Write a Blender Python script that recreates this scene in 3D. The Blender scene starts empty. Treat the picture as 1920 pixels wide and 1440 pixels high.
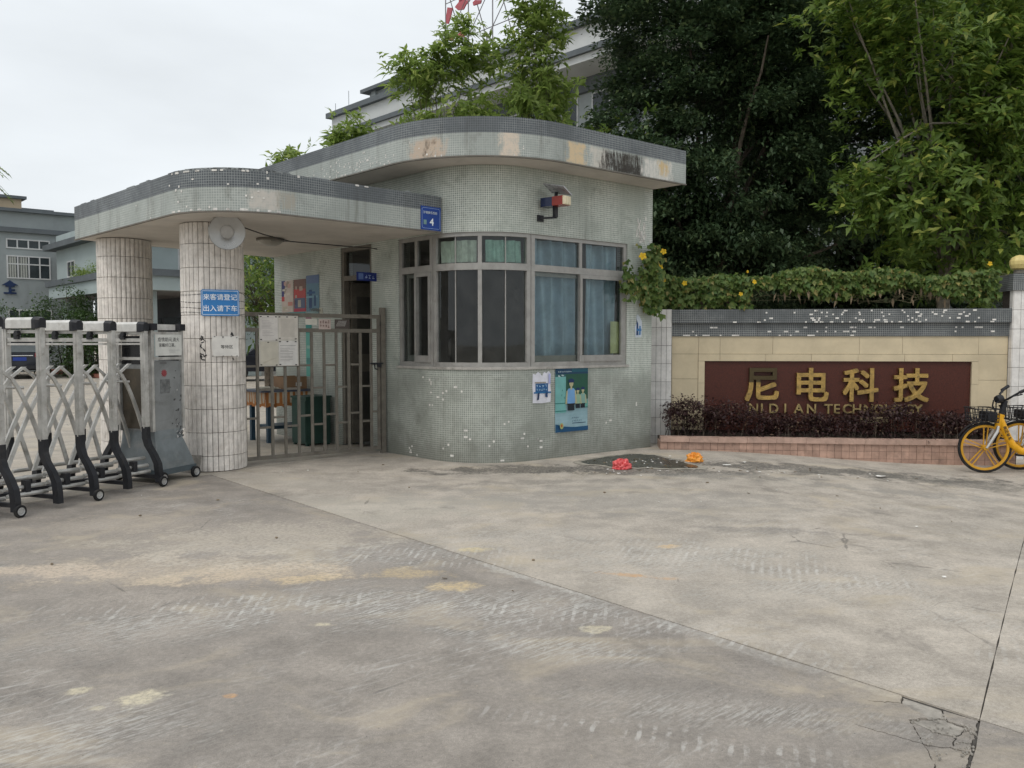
import bpy, math, random
import numpy as np
from mathutils import Vector, Matrix, noise as mnoise
R = math.radians
PI = math.pi
random.seed(7)
rng = np.random.default_rng(11)
scn = bpy.context.scene
COL = scn.collection

# ------------------------------------------------------------------ camera
cam_d = bpy.data.cameras.new('camera')
cam = bpy.data.objects.new('camera', cam_d)
COL.objects.link(cam)
cam_d.sensor_fit = 'HORIZONTAL'
cam_d.sensor_width = 36.0
cam_d.lens = 36.0 * 1510 / 1920
cam_d.clip_start = 0.05
cam_d.clip_end = 2000
cam.location = (0, 0, 1.5)
cam.rotation_euler = (R(90 - 2.95), 0, 0)
scn.camera = cam

# ------------------------------------------------------------------ sky and sun (thin overcast)
SUN_EL, SUN_AZ = 58, 215          # azimuth measured clockwise from +Y
world = bpy.data.worlds.new('World')
scn.world = world
world.use_nodes = True
wn = world.node_tree
wn.nodes.clear()
w_out = wn.nodes.new('ShaderNodeOutputWorld')
w_bg = wn.nodes.new('ShaderNodeBackground')
w_sky = wn.nodes.new('ShaderNodeTexSky')
w_sky.sky_type = 'NISHITA'
w_sky.sun_disc = False
w_sky.sun_elevation = R(SUN_EL)
w_sky.sun_rotation = R(SUN_AZ)
w_sky.air_density = 1.0
w_sky.dust_density = 4.0
w_tc = wn.nodes.new('ShaderNodeTexCoord')
w_map = wn.nodes.new('ShaderNodeMapping')
w_map.inputs['Scale'].default_value = (1.6, 1.6, 5.0)
w_no = wn.nodes.new('ShaderNodeTexNoise')
w_no.inputs['Scale'].default_value = 1.3
w_no.inputs['Detail'].default_value = 5
w_cr = wn.nodes.new('ShaderNodeMapRange')
w_cr.inputs['From Min'].default_value = 0.3
w_cr.inputs['From Max'].default_value = 0.7
w_cr.inputs['To Min'].default_value = 9.3
w_cr.inputs['To Max'].default_value = 11.5
w_cc = wn.nodes.new('ShaderNodeCombineColor')
w_m1 = wn.nodes.new('ShaderNodeMath'); w_m1.operation = 'MULTIPLY'; w_m1.inputs[1].default_value = 0.925
w_mix = wn.nodes.new('ShaderNodeMix'); w_mix.data_type = 'RGBA'
w_mix.inputs[0].default_value = 0.88
L = wn.links.new
L(w_tc.outputs['Generated'], w_map.inputs['Vector'])
L(w_map.outputs[0], w_no.inputs['Vector'])
L(w_no.outputs[0], w_cr.inputs['Value'])
L(w_cr.outputs[0], w_m1.inputs[0])
w_m2 = wn.nodes.new('ShaderNodeMath'); w_m2.operation = 'MULTIPLY'; w_m2.inputs[1].default_value = 0.97
L(w_cr.outputs[0], w_m2.inputs[0])
L(w_m1.outputs[0], w_cc.inputs[0])
L(w_m2.outputs[0], w_cc.inputs[1])
L(w_cr.outputs[0], w_cc.inputs[2])
L(w_sky.outputs[0], w_mix.inputs[6])
L(w_cc.outputs[0], w_mix.inputs[7])
L(w_mix.outputs[2], w_bg.inputs['Color'])
w_bg.inputs['Strength'].default_value = 0.1
L(w_bg.outputs[0], w_out.inputs['Surface'])

sun_d = bpy.data.lights.new('sun', 'SUN')
sun = bpy.data.objects.new('sun', sun_d)
COL.objects.link(sun)
sun_d.energy = 1.15
sun_d.angle = R(25)
sun_d.color = (1.0, 0.96, 0.9)
_a = R(SUN_AZ)
_dir = Vector((math.sin(_a) * math.cos(R(SUN_EL)), math.cos(_a) * math.cos(R(SUN_EL)), math.sin(R(SUN_EL))))
sun.rotation_euler = _dir.to_track_quat('Z', 'Y').to_euler()
sun.location = (0, -5, 30)

scn.view_settings.view_transform = 'Standard'
scn.view_settings.look = 'None'
scn.view_settings.exposure = 0.0
scn.view_settings.gamma = 1.0
scn.view_settings.use_curve_mapping = False
scn.cycles.max_bounces = 6
scn.cycles.diffuse_bounces = 3
scn.cycles.glossy_bounces = 2
scn.cycles.use_adaptive_sampling = True
scn.cycles.adaptive_threshold = 0.025
scn.cycles.transparent_max_bounces = 12
scn.cycles.use_denoising = True
scn.render.film_transparent = False


# ================================================================== material helpers
def srgb(r, g, b):
    f = lambda c: (c / 12.92 if c <= .04045 else ((c + .055) / 1.055) ** 2.4)
    return (f(r / 255), f(g / 255), f(b / 255))


class G:
    """small node-graph writer"""
    def __init__(s, name):
        s.m = bpy.data.materials.new(name)
        s.m.use_nodes = True
        s.nt = s.m.node_tree
        s.nt.nodes.clear()
        s.out = s.nt.nodes.new('ShaderNodeOutputMaterial')
        s.b = s.nt.nodes.new('ShaderNodeBsdfPrincipled')
        s.nt.links.new(s.b.outputs[0], s.out.inputs['Surface'])
        s.b.inputs['Specular IOR Level'].default_value = 0.35

    def node(s, t, **kw):
        n = s.nt.nodes.new(t)
        for k, v in kw.items():
            setattr(n, k, v)
        return n

    def put(s, sock, v):
        if isinstance(v, bpy.types.NodeSocket):
            s.nt.links.new(v, sock)
        elif isinstance(v, (tuple, list)) and len(v) == 3 and sock.type == 'RGBA':
            sock.default_value = (*v, 1)
        else:
            sock.default_value = v

    def pos(s):
        return s.node('ShaderNodeNewGeometry').outputs['Position']

    def obj(s):
        return s.node('ShaderNodeTexCoord').outputs['Object']

    def uv(s):
        return s.node('ShaderNodeTexCoord').outputs['UV']

    def island(s):
        return s.node('ShaderNodeNewGeometry').outputs['Random Per Island']

    def orand(s):
        return s.node('ShaderNodeObjectInfo').outputs['Random']

    def map(s, vec, scale=(1, 1, 1), rot=(0, 0, 0), loc=(0, 0, 0)):
        n = s.node('ShaderNodeMapping')
        s.put(n.inputs['Vector'], vec)
        n.inputs['Scale'].default_value = scale
        n.inputs['Rotation'].default_value = rot
        n.inputs['Location'].default_value = loc
        return n.outputs[0]

    def noise(s, vec, scale, detail=4, rough=.55, dist=0.0):
        n = s.node('ShaderNodeTexNoise')
        s.put(n.inputs['Vector'], vec)
        n.inputs['Scale'].default_value = scale
        n.inputs['Detail'].default_value = detail
        n.inputs['Roughness'].default_value = rough
        n.inputs['Distortion'].default_value = dist
        return n.outputs[0]

    def vor(s, vec, scale, feature='F1', out='Distance', rnd=1.0):
        n = s.node('ShaderNodeTexVoronoi', feature=feature)
        s.put(n.inputs['Vector'], vec)
        n.inputs['Scale'].default_value = scale
        n.inputs['Randomness'].default_value = rnd
        return n.outputs[out]

    def math(s, op, a, b=0.0, c=0.0, clamp=False):
        n = s.node('ShaderNodeMath', operation=op, use_clamp=clamp)
        s.put(n.inputs[0], a)
        s.put(n.inputs[1], b)
        s.put(n.inputs[2], c)
        return n.outputs[0]

    def ss(s, v, lo, hi, a=0.0, b=1.0):
        n = s.node('ShaderNodeMapRange', interpolation_type='SMOOTHSTEP')
        s.put(n.inputs['Value'], v)
        n.inputs['From Min'].default_value = lo
        n.inputs['From Max'].default_value = hi
        n.inputs['To Min'].default_value = a
        n.inputs['To Max'].default_value = b
        return n.outputs[0]

    def mix(s, fac, a, b, blend='MIX'):
        n = s.node('ShaderNodeMix', data_type='RGBA', blend_type=blend)
        s.put(n.inputs[0], fac)
        s.put(n.inputs[6], a)
        s.put(n.inputs[7], b)
        return n.outputs[2]

    def scale(s, col, fac):
        """multiply a colour by a scalar socket"""
        n = s.node('ShaderNodeVectorMath', operation='SCALE')
        s.put(n.inputs[0], col)
        s.put(n.inputs['Scale'], fac)
        return n.outputs[0]

    def sep(s, vec):
        n = s.node('ShaderNodeSeparateXYZ')
        s.put(n.inputs[0], vec)
        return n.outputs

    def blob(s, x, y, rx, ry, warp, amt=.25, rot=0.0, edge=.6):
        """soft irregular patch on the ground, centred at x, y"""
        n = s.node('ShaderNodeMapping')
        n.vector_type = 'TEXTURE'
        s.put(n.inputs['Vector'], s._pos2)
        n.inputs['Location'].default_value = (x, y, 0)
        n.inputs['Rotation'].default_value = (0, 0, rot)
        n.inputs['Scale'].default_value = (rx, ry, 1)
        ln = s.node('ShaderNodeVectorMath', operation='LENGTH')
        s.put(ln.inputs[0], n.outputs[0])
        d = s.math('ADD', ln.outputs['Value'], s.math('MULTIPLY', s.math('SUBTRACT', warp, .5), amt * 4))
        return s.ss(d, 1.0, edge, 0.0, 1.0)

    def bump(s, h, strength=.4, dist=.01):
        n = s.node('ShaderNodeBump')
        n.inputs['Strength'].default_value = strength
        n.inputs['Distance'].default_value = dist
        s.put(n.inputs['Height'], h)
        s.nt.links.new(n.outputs[0], s.b.inputs['Normal'])

    def done(s, col=None, rough=None, metal=None):
        if col is not None:
            s.put(s.b.inputs['Base Color'], col)
        if rough is not None:
            s.put(s.b.inputs['Roughness'], rough)
        if metal is not None:
            s.put(s.b.inputs['Metallic'], metal)
        return s.m


def simple(name, col, rough=.6, metal=0.0, var=.18, nscale=6.0, bump=.12, grime=0.0, gcol=(.05, .045, .035), coords='obj', rnd=0.0):
    g = G(name)
    p = g.obj() if coords == 'obj' else g.pos()
    n1 = g.noise(p, nscale, 5, .6)
    n2 = g.noise(p, nscale * 9, 3, .6)
    f = g.math('ADD', g.ss(n1, .25, .75, 1 - var, 1 + var), g.math('MULTIPLY', g.math('SUBTRACT', n2, .5), var * .8))
    if rnd:
        f = g.math('MULTIPLY', f, g.ss(g.orand(), 0, 1, 1 - rnd, 1 + rnd))
    c = g.scale(col, f)
    if grime:
        n3 = g.noise(p, nscale * .8, 6, .7, .6)
        c = g.mix(g.math('MULTIPLY', g.ss(n3, .5, .72), grime), c, gcol)
    rr = g.ss(n1, .2, .8, max(.05, rough - .1), min(1, rough + .12))
    if bump:
        g.bump(n2, bump, .004)
    return g.done(c, rr, metal)


def mosaic(name, c1, c2, grout, size=.027, dirt=.5, dcol=(.10, .095, .075), lowdirt=0.0, streak=.5, stains=()):
    g = G(name)
    uv = g.uv()
    p = g.pos()
    br = g.node('ShaderNodeTexBrick', offset=0.0, offset_frequency=2, squash=1.0)
    g.put(br.inputs['Vector'], uv)
    for k, v in (('Scale', 1.0), ('Mortar Size', size * .10), ('Mortar Smooth', .2), ('Bias', 0.0), ('Brick Width', size), ('Row Height', size)):
        br.inputs[k].default_value = v
    g.put(br.inputs['Color1'], c1)
    g.put(br.inputs['Color2'], c2)
    g.put(br.inputs['Mortar'], grout)
    col = br.outputs['Color']
    fac = br.outputs['Fac']
    # patches where the joints are dirty and hardly show
    big = g.noise(p, 1.4, 5, .65)
    tile = g.mix(.5, c1, c2)
    col = g.mix(g.ss(big, .44, .60, .0, .6), col, tile)
    big2 = g.noise(p, .75, 4, .6)
    col = g.scale(col, g.ss(big2, .3, .7, .88, 1.08))
    if lowdirt:
        zl = g.sep(p)[2]
        col = g.mix(g.math('MULTIPLY', g.ss(g.math('ADD', zl, g.math('MULTIPLY', big2, .5)), 1.55, 1.2), g.ss(big, .35, .6, .25, .48)), col, (.215, .22, .19))
    st = g.noise(g.map(uv, (9, .8, 1)), 1.0, 5, .6)
    col = g.mix(g.math('MULTIPLY', g.ss(st, .52, .75), streak), col, dcol)
    di = g.noise(p, 3.2, 8, .72, .4)
    col = g.mix(g.math('MULTIPLY', g.ss(di, .54, .74), dirt), col, dcol)
    if lowdirt:
        z = g.sep(p)[2]
        zz = g.math('ADD', z, g.math('MULTIPLY', g.math('SUBTRACT', di, .5), 1.0))
        col = g.mix(g.math('MULTIPLY', g.ss(zz, .55, -.05), lowdirt), col, (.085, .08, .062))
    z = g.sep(p)[2]
    for (sx, sy, hw, z0, z1, scol, kind) in stains:
        dn = g.node('ShaderNodeVectorMath', operation='DISTANCE')
        cb = g.node('ShaderNodeCombineXYZ')
        xx = g.sep(p)
        g.put(cb.inputs[0], xx[0]); g.put(cb.inputs[1], xx[1])
        g.put(dn.inputs[0], cb.outputs[0]); dn.inputs[1].default_value = (sx, sy, 0)
        d = g.math('DIVIDE', dn.outputs['Value'], hw)
        w = g.noise(g.map(uv, (5, 2.2, 1)), 3.0, 6, .7, .3)
        d = g.math('ADD', d, g.math('MULTIPLY', g.math('SUBTRACT', w, .5), 1.3))
        m = g.ss(d, 1.05, .75)
        zn = g.math('ADD', z, g.math('MULTIPLY', g.math('SUBTRACT', w, .5), .12))
        m = g.math('MULTIPLY', m, g.math('MULTIPLY', g.ss(zn, z0 - .02, z0 + .03), g.ss(zn, z1 + .02, z1 - .05)))
        m = g.math('MULTIPLY', m, g.ss(g.noise(p, 16, 5, .75), .34, .54, .6, 1))
        if kind == 'streak':
            s2 = g.noise(g.map(uv, (55, 3.5, 1)), 1.0, 6, .7)
            m = g.math('MULTIPLY', m, g.ss(s2, .38, .50))
        col = g.mix(m, col, scol)
    g.bump(g.math('ADD', g.math('MULTIPLY', fac, -1.0), g.math('MULTIPLY', di, .6)), .25, .003)
    return g.done(col, g.ss(di, .3, .7, .38, .7))


def leafmat(name, c1, c2, c3=None, trans=.25, rough=.42):
    g = G(name)
    r = g.island()
    col = g.mix(r, c1, c2)
    if c3 is not None:
        col = g.mix(g.ss(r, .88, .97), col, c3)
    g.b.inputs['Specular IOR Level'].default_value = .3
    g.done(col, rough)
    t = g.node('ShaderNodeBsdfTranslucent')
    hs = g.scale(col, 1.5)
    g.put(t.inputs['Color'], hs)
    mx = g.node('ShaderNodeMixShader')
    mx.inputs[0].default_value = trans
    g.nt.links.new(g.b.outputs[0], mx.inputs[1])
    g.nt.links.new(t.outputs[0], mx.inputs[2])
    g.nt.links.new(mx.outputs[0], g.out.inputs['Surface'])
    return g.m


def glassmat(name, tint=(.80, .86, .84), refl=.07):
    g = G(name)
    tr = g.node('ShaderNodeBsdfTransparent')
    tr.inputs[0].default_value = (*tint, 1)
    gl = g.node('ShaderNodeBsdfGlossy')
    gl.inputs['Roughness'].default_value = .03
    gl.inputs['Color'].default_value = (.9, .93, .95, 1)
    lw = g.node('ShaderNodeLayerWeight')
    lw.inputs['Blend'].default_value = .35
    df = g.node('ShaderNodeBsdfDiffuse')
    df.inputs['Color'].default_value = (.3, .3, .28, 1)
    n = g.noise(g.pos(), 4, 6, .7)
    md = g.node('ShaderNodeMixShader')
    g.put(md.inputs[0], g.ss(n, .35, .8, .015, .09))
    g.nt.links.new(tr.outputs[0], md.inputs[1])
    g.nt.links.new(df.outputs[0], md.inputs[2])
    mx = g.node('ShaderNodeMixShader')
    g.put(mx.inputs[0], g.ss(lw.outputs['Fresnel'], 0, 1, refl * .5, .9))
    g.nt.links.new(md.outputs[0], mx.inputs[1])
    g.nt.links.new(gl.outputs[0], mx.inputs[2])
    g.nt.links.new(mx.outputs[0], g.out.inputs['Surface'])
    return g.m


# ================================================================== geometry helpers
class MB:
    """collects faces for ONE mesh object"""
    def __init__(s):
        s.v, s.f, s.m, s.uv = [], [], [], []

    def poly(s, pts, m=0, uv=None):
        i = len(s.v)
        s.v.extend(tuple(p) for p in pts)
        s.f.append(tuple(range(i, i + len(pts))))
        s.m.append(m)
        s.uv.append(uv)
        return s

    def grid(s, rows, m=0, closed=False, uvs=None):
        i = len(s.v)
        n = len(rows[0])
        for r in rows:
            s.v.extend(tuple(p) for p in r)
        for a in range(len(rows) - 1):
            for b in range(n if closed else n - 1):
                c = (b + 1) % n
                s.f.append((i + a * n + b, i + a * n + c, i + (a + 1) * n + c, i + (a + 1) * n + b))
                s.m.append(m)
                s.uv.append([uvs[a][b], uvs[a][c], uvs[a + 1][c], uvs[a + 1][b]] if uvs else None)
        return s

    def obox(s, c, ax, ay, az, m=0):
        """oriented box: centre and three half-axis vectors"""
        c, ax, ay, az = Vector(c), Vector(ax), Vector(ay), Vector(az)
        i = len(s.v)
        for k in (-1, 1):
            for j in (-1, 1):
                for q in (-1, 1):
                    s.v.append(tuple(c + ax * q + ay * j + az * k))
        for f in ((0, 2, 3, 1), (4, 5, 7, 6), (0, 1, 5, 4), (2, 6, 7, 3), (0, 4, 6, 2), (1, 3, 7, 5)):
            s.f.append(tuple(i + q for q in f))
            s.m.append(m)
            s.uv.append(None)
        return s

    def box(s, x0, x1, y0, y1, z0, z1, m=0):
        return s.obox(((x0 + x1) / 2, (y0 + y1) / 2, (z0 + z1) / 2), ((x1 - x0) / 2, 0, 0), (0, (y1 - y0) / 2, 0), (0, 0, (z1 - z0) / 2), m)

    def bar(s, p, q, w, h, up=(0, 0, 1), m=0):
        """rectangular bar from p to q, w across, h along up"""
        p, q = Vector(p), Vector(q)
        d = q - p
        u = Vector(up)
        side = d.cross(u)
        if side.length < 1e-6:
            side = d.cross(Vector((1, 0, 0)))
        side.normalize()
        u2 = side.cross(d).normalized()
        return s.obox((p + q) / 2, d / 2, side * w / 2, u2 * h / 2, m)

    def tube(s, pts, r, n=8, m=0, caps=True, closed=False):
        pts = [Vector(p) for p in pts]
        rr = r if isinstance(r, (list, tuple)) else [r] * len(pts)
        rows = []
        prev = None
        for k, p in enumerate(pts):
            a = pts[(k - 1) % len(pts)] if (k > 0 or closed) else p
            b = pts[(k + 1) % len(pts)] if (k < len(pts) - 1 or closed) else p
            t = (b - a).normalized()
            if prev is None:
                x = t.cross(Vector((0, 0, 1)))
                if x.length < .05:
                    x = t.cross(Vector((1, 0, 0)))
            else:
                x = prev - t * prev.dot(t)
            x.normalize()
            prev = x
            y = t.cross(x)
            rows.append([p + (x * math.cos(2 * PI * j / n) + y * math.sin(2 * PI * j / n)) * rr[k] for j in range(n)])
        if closed:
            rows.append(rows[0])
        s.grid(rows, m, closed=True)
        if caps and not closed:
            s.poly(rows[0][::-1], m)
            s.poly(rows[-1], m)
        return s

    def lathe(s, prof, c, ax=(0, 0, 1), n=20, m=0):
        """prof: list of (radius, distance along axis)"""
        c, ax = Vector(c), Vector(ax).normalized()
        x = ax.cross(Vector((0, 0, 1)))
        if x.length < .05:
            x = ax.cross(Vector((1, 0, 0)))
        x.normalize()
        y = ax.cross(x)
        rows = [[c + ax * h + (x * math.cos(2 * PI * j / n) + y * math.sin(2 * PI * j / n)) * max(r, 1e-4) for j in range(n)] for r, h in prof]
        return s.grid(rows, m, closed=True)

    def prism(s, pts2, o, ux, uy, th, m=0):
        """flat outline pts2 (in ux, uy from o) with thickness th along ux x uy"""
        o, ux, uy = Vector(o), Vector(ux), Vector(uy)
        nz = ux.cross(uy).normalized() * th
        a = [o + ux * p[0] + uy * p[1] for p in pts2]
        b = [p + nz for p in a]
        s.poly(b, m)
        s.poly(a[::-1], m)
        for k in range(len(a)):
            j = (k + 1) % len(a)
            s.poly([a[k], a[j], b[j], b[k]], m)
        return s

    def build(s, name, mats, parent=None, smooth=False, sharp=38):
        me = bpy.data.meshes.new(name)
        o = bpy.data.objects.new(name, me)
        COL.objects.link(o)
        off = Vector((0, 0, 0))
        if parent is not None:
            o.parent = parent
            q = parent
            while q is not None:
                off += q.location
                q = q.parent
        vs = [(p[0] - off.x, p[1] - off.y, p[2] - off.z) for p in s.v]
        me.from_pydata(vs, [], s.f)
        mats = mats if isinstance(mats, (list, tuple)) else [mats]
        for mt in mats:
            me.materials.append(mt)
        if len(mats) > 1:
            me.polygons.foreach_set('material_index', s.m)
        if any(u is not None for u in s.uv):
            lay = me.uv_layers.new(name='UVMap')
            flat = []
            for f, u in zip(s.f, s.uv):
                for k in range(len(f)):
                    flat.extend(u[k] if u is not None else (0.013, 0.013))
            lay.data.foreach_set('uv', flat)
        if smooth:
            me.polygons.foreach_set('use_smooth', [True] * len(me.polygons))
            try:
                me.set_sharp_from_angle(angle=R(sharp))
            except Exception:
                pass
        me.update()
        return o


def tag(o, label=None, cat=None, group=None, kind=None):
    if label:
        o['label'] = label
    if cat:
        o['category'] = cat
    if group:
        o['group'] = group
    if kind:
        o['kind'] = kind
    return o


def thing(name, loc, label, cat, group=None):
    o = bpy.data.objects.new(name, None)
    COL.objects.link(o)
    o.empty_display_size = .2
    o.location = loc
    return tag(o, label, cat, group)


def link_copy(src, parent, loc=None, rotz=None):
    c = src.copy()
    COL.objects.link(c)
    c.parent = parent
    if loc is not None:
        c.location = loc
    if rotz is not None:
        c.rotation_euler = (0, 0, rotz)
    return c


def copy_tree(o, parent=None):
    c = o.copy()
    COL.objects.link(c)
    c.parent = parent
    for ch in o.children:
        copy_tree(ch, c)
    return c


def fillet(pts, radii, step=.09):
    """2D polyline with rounded corners"""
    out = [Vector(pts[0])]
    for k in range(1, len(pts) - 1):
        p, a, b = Vector(pts[k]), Vector(pts[k - 1]), Vector(pts[k + 1])
        r = radii[k]
        if r <= 0:
            out.append(p)
            continue
        da, db = (a - p).normalized(), (b - p).normalized()
        th = da.angle(db)
        t = r / math.tan(th / 2)
        c = p + (da + db).normalized() * (r / math.sin(th / 2))
        p0, p1 = p + da * t, p + db * t
        a0 = math.atan2(p0.y - c.y, p0.x - c.x)
        a1 = math.atan2(p1.y - c.y, p1.x - c.x)
        d = (a1 - a0 + PI) % (2 * PI) - PI
        n = max(3, int(abs(d) * r / step))
        for j in range(n + 1):
            q = a0 + d * j / n
            out.append(Vector((c.x + r * math.cos(q), c.y + r * math.sin(q))))
    out.append(Vector(pts[-1]))
    return out


def v3(p, z):
    return Vector((p[0], p[1], z))


_tcache = {}


def text_geo(body, bold=0.0, extrude=0.0):
    key = (body, bold, extrude)
    if key in _tcache:
        return _tcache[key]
    c = bpy.data.curves.new('lettering', 'FONT')
    c.body = body
    c.size = 1.0
    c.offset = bold
    c.extrude = extrude
    c.resolution_u = 3
    c.align_x = 'CENTER'
    o = bpy.data.objects.new('lettering', c)
    me = o.to_mesh()
    vs = [tuple(v.co) for v in me.vertices]
    fs = [tuple(p.vertices) for p in me.polygons]
    o.to_mesh_clear()
    bpy.data.objects.remove(o)
    bpy.data.curves.remove(c)
    if vs:
        xs = [v[0] for v in vs]; ys = [v[1] for v in vs]
        cx, cy = (min(xs) + max(xs)) / 2, (min(ys) + max(ys)) / 2
        W, H = max(xs) - min(xs), max(ys) - min(ys)
        vs = [(v[0] - cx, v[1] - cy, v[2]) for v in vs]
    else:
        W = H = 1
    _tcache[key] = (vs, fs, W, H)
    return _tcache[key]


def put_text(mb, body, o, ux, uy, w=None, h=None, m=0, bold=0.0, extrude=0.0, lift=0.0):
    """write text centred on o in the plane ux, uy (unit vectors); w or h set the size; bold thickens the strokes by overprinting"""
    vs, fs, W, H = text_geo(body, 0.0, extrude)
    o, ux, uy = Vector(o), Vector(ux).normalized(), Vector(uy).normalized()
    nz = ux.cross(uy)
    sx = (w / W) if w else (h / H)
    sy = (h / H) if h else sx
    shifts = [(0, 0)] if not bold else [(-bold, -bold), (bold, -bold), (bold, bold), (-bold, bold)]
    for k, (bx_, by_) in enumerate(shifts):
        i = len(mb.v)
        dl = lift + k * (.00012 if not extrude else .0009)
        for v in vs:
            mb.v.append(tuple(o + ux * (v[0] + bx_) * sx + uy * (v[1] + by_) * sy + nz * (v[2] * sx + dl)))
        for f in fs:
            mb.f.append(tuple(i + q for q in f))
            mb.m.append(m)
            mb.uv.append(None)


def board(name, tl, ux, uy, w, h, th, base, items=(), label=None, cat=None, parent=None, outline=None, rough=.5, group=None):
    """a flat printed sheet; tl = top-left corner, ux right, uy up; items: ('p', pts01, colour) or ('t', text, cx, cy, width01, colour, bold)"""
    ux, uy = Vector(ux).normalized(), Vector(uy).normalized()
    nz = ux.cross(uy)
    mats = [paint(base, rough)]
    mb = MB()
    ol = outline or [(0, 0), (1, 0), (1, 1), (0, 1)]
    bl = Vector(tl) - uy * h
    mb.prism([(x * w, y * h) for x, y in ol], bl, ux, uy, th)
    lift = th + .0005
    for it in items:
        col = it[2] if it[0] == 'p' else it[5]
        mt = paint(col, rough)
        if mt not in mats:
            mats.append(mt)
        mi = mats.index(mt)
        if it[0] == 'p':
            mb.poly([bl + ux * x * w + uy * y * h + nz * lift for x, y in it[1]], mi)
        else:
            put_text(mb, it[1], bl + ux * it[2] * w + uy * it[3] * h, ux, uy, w=it[4] * w, m=mi, bold=it[6] if len(it) > 6 else 0, lift=lift)
        lift += .0003 if it[0] == 'p' else .001
    o = mb.build(name, mats, parent)
    if label:
        tag(o, label, cat, group)
    return o


_paints = {}


def paint(col, rough=.5):
    key = (tuple(round(c, 3) for c in col), rough)
    if key not in _paints:
        _paints[key] = simple('print', col, rough, var=.1, nscale=9, bump=.05)
    return _paints[key]


def rect(x0, y0, x1, y1):
    return [(x0, y0), (x1, y0), (x1, y1), (x0, y1)]


def ground_z(x, y):
    t = min(1, max(0, (x - 2.3) / 3.9))
    return -.165 * t * t * (3 - 2 * t)


# ================================================================== materials
M = {}
WHITE = (.78, .78, .76)


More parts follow.
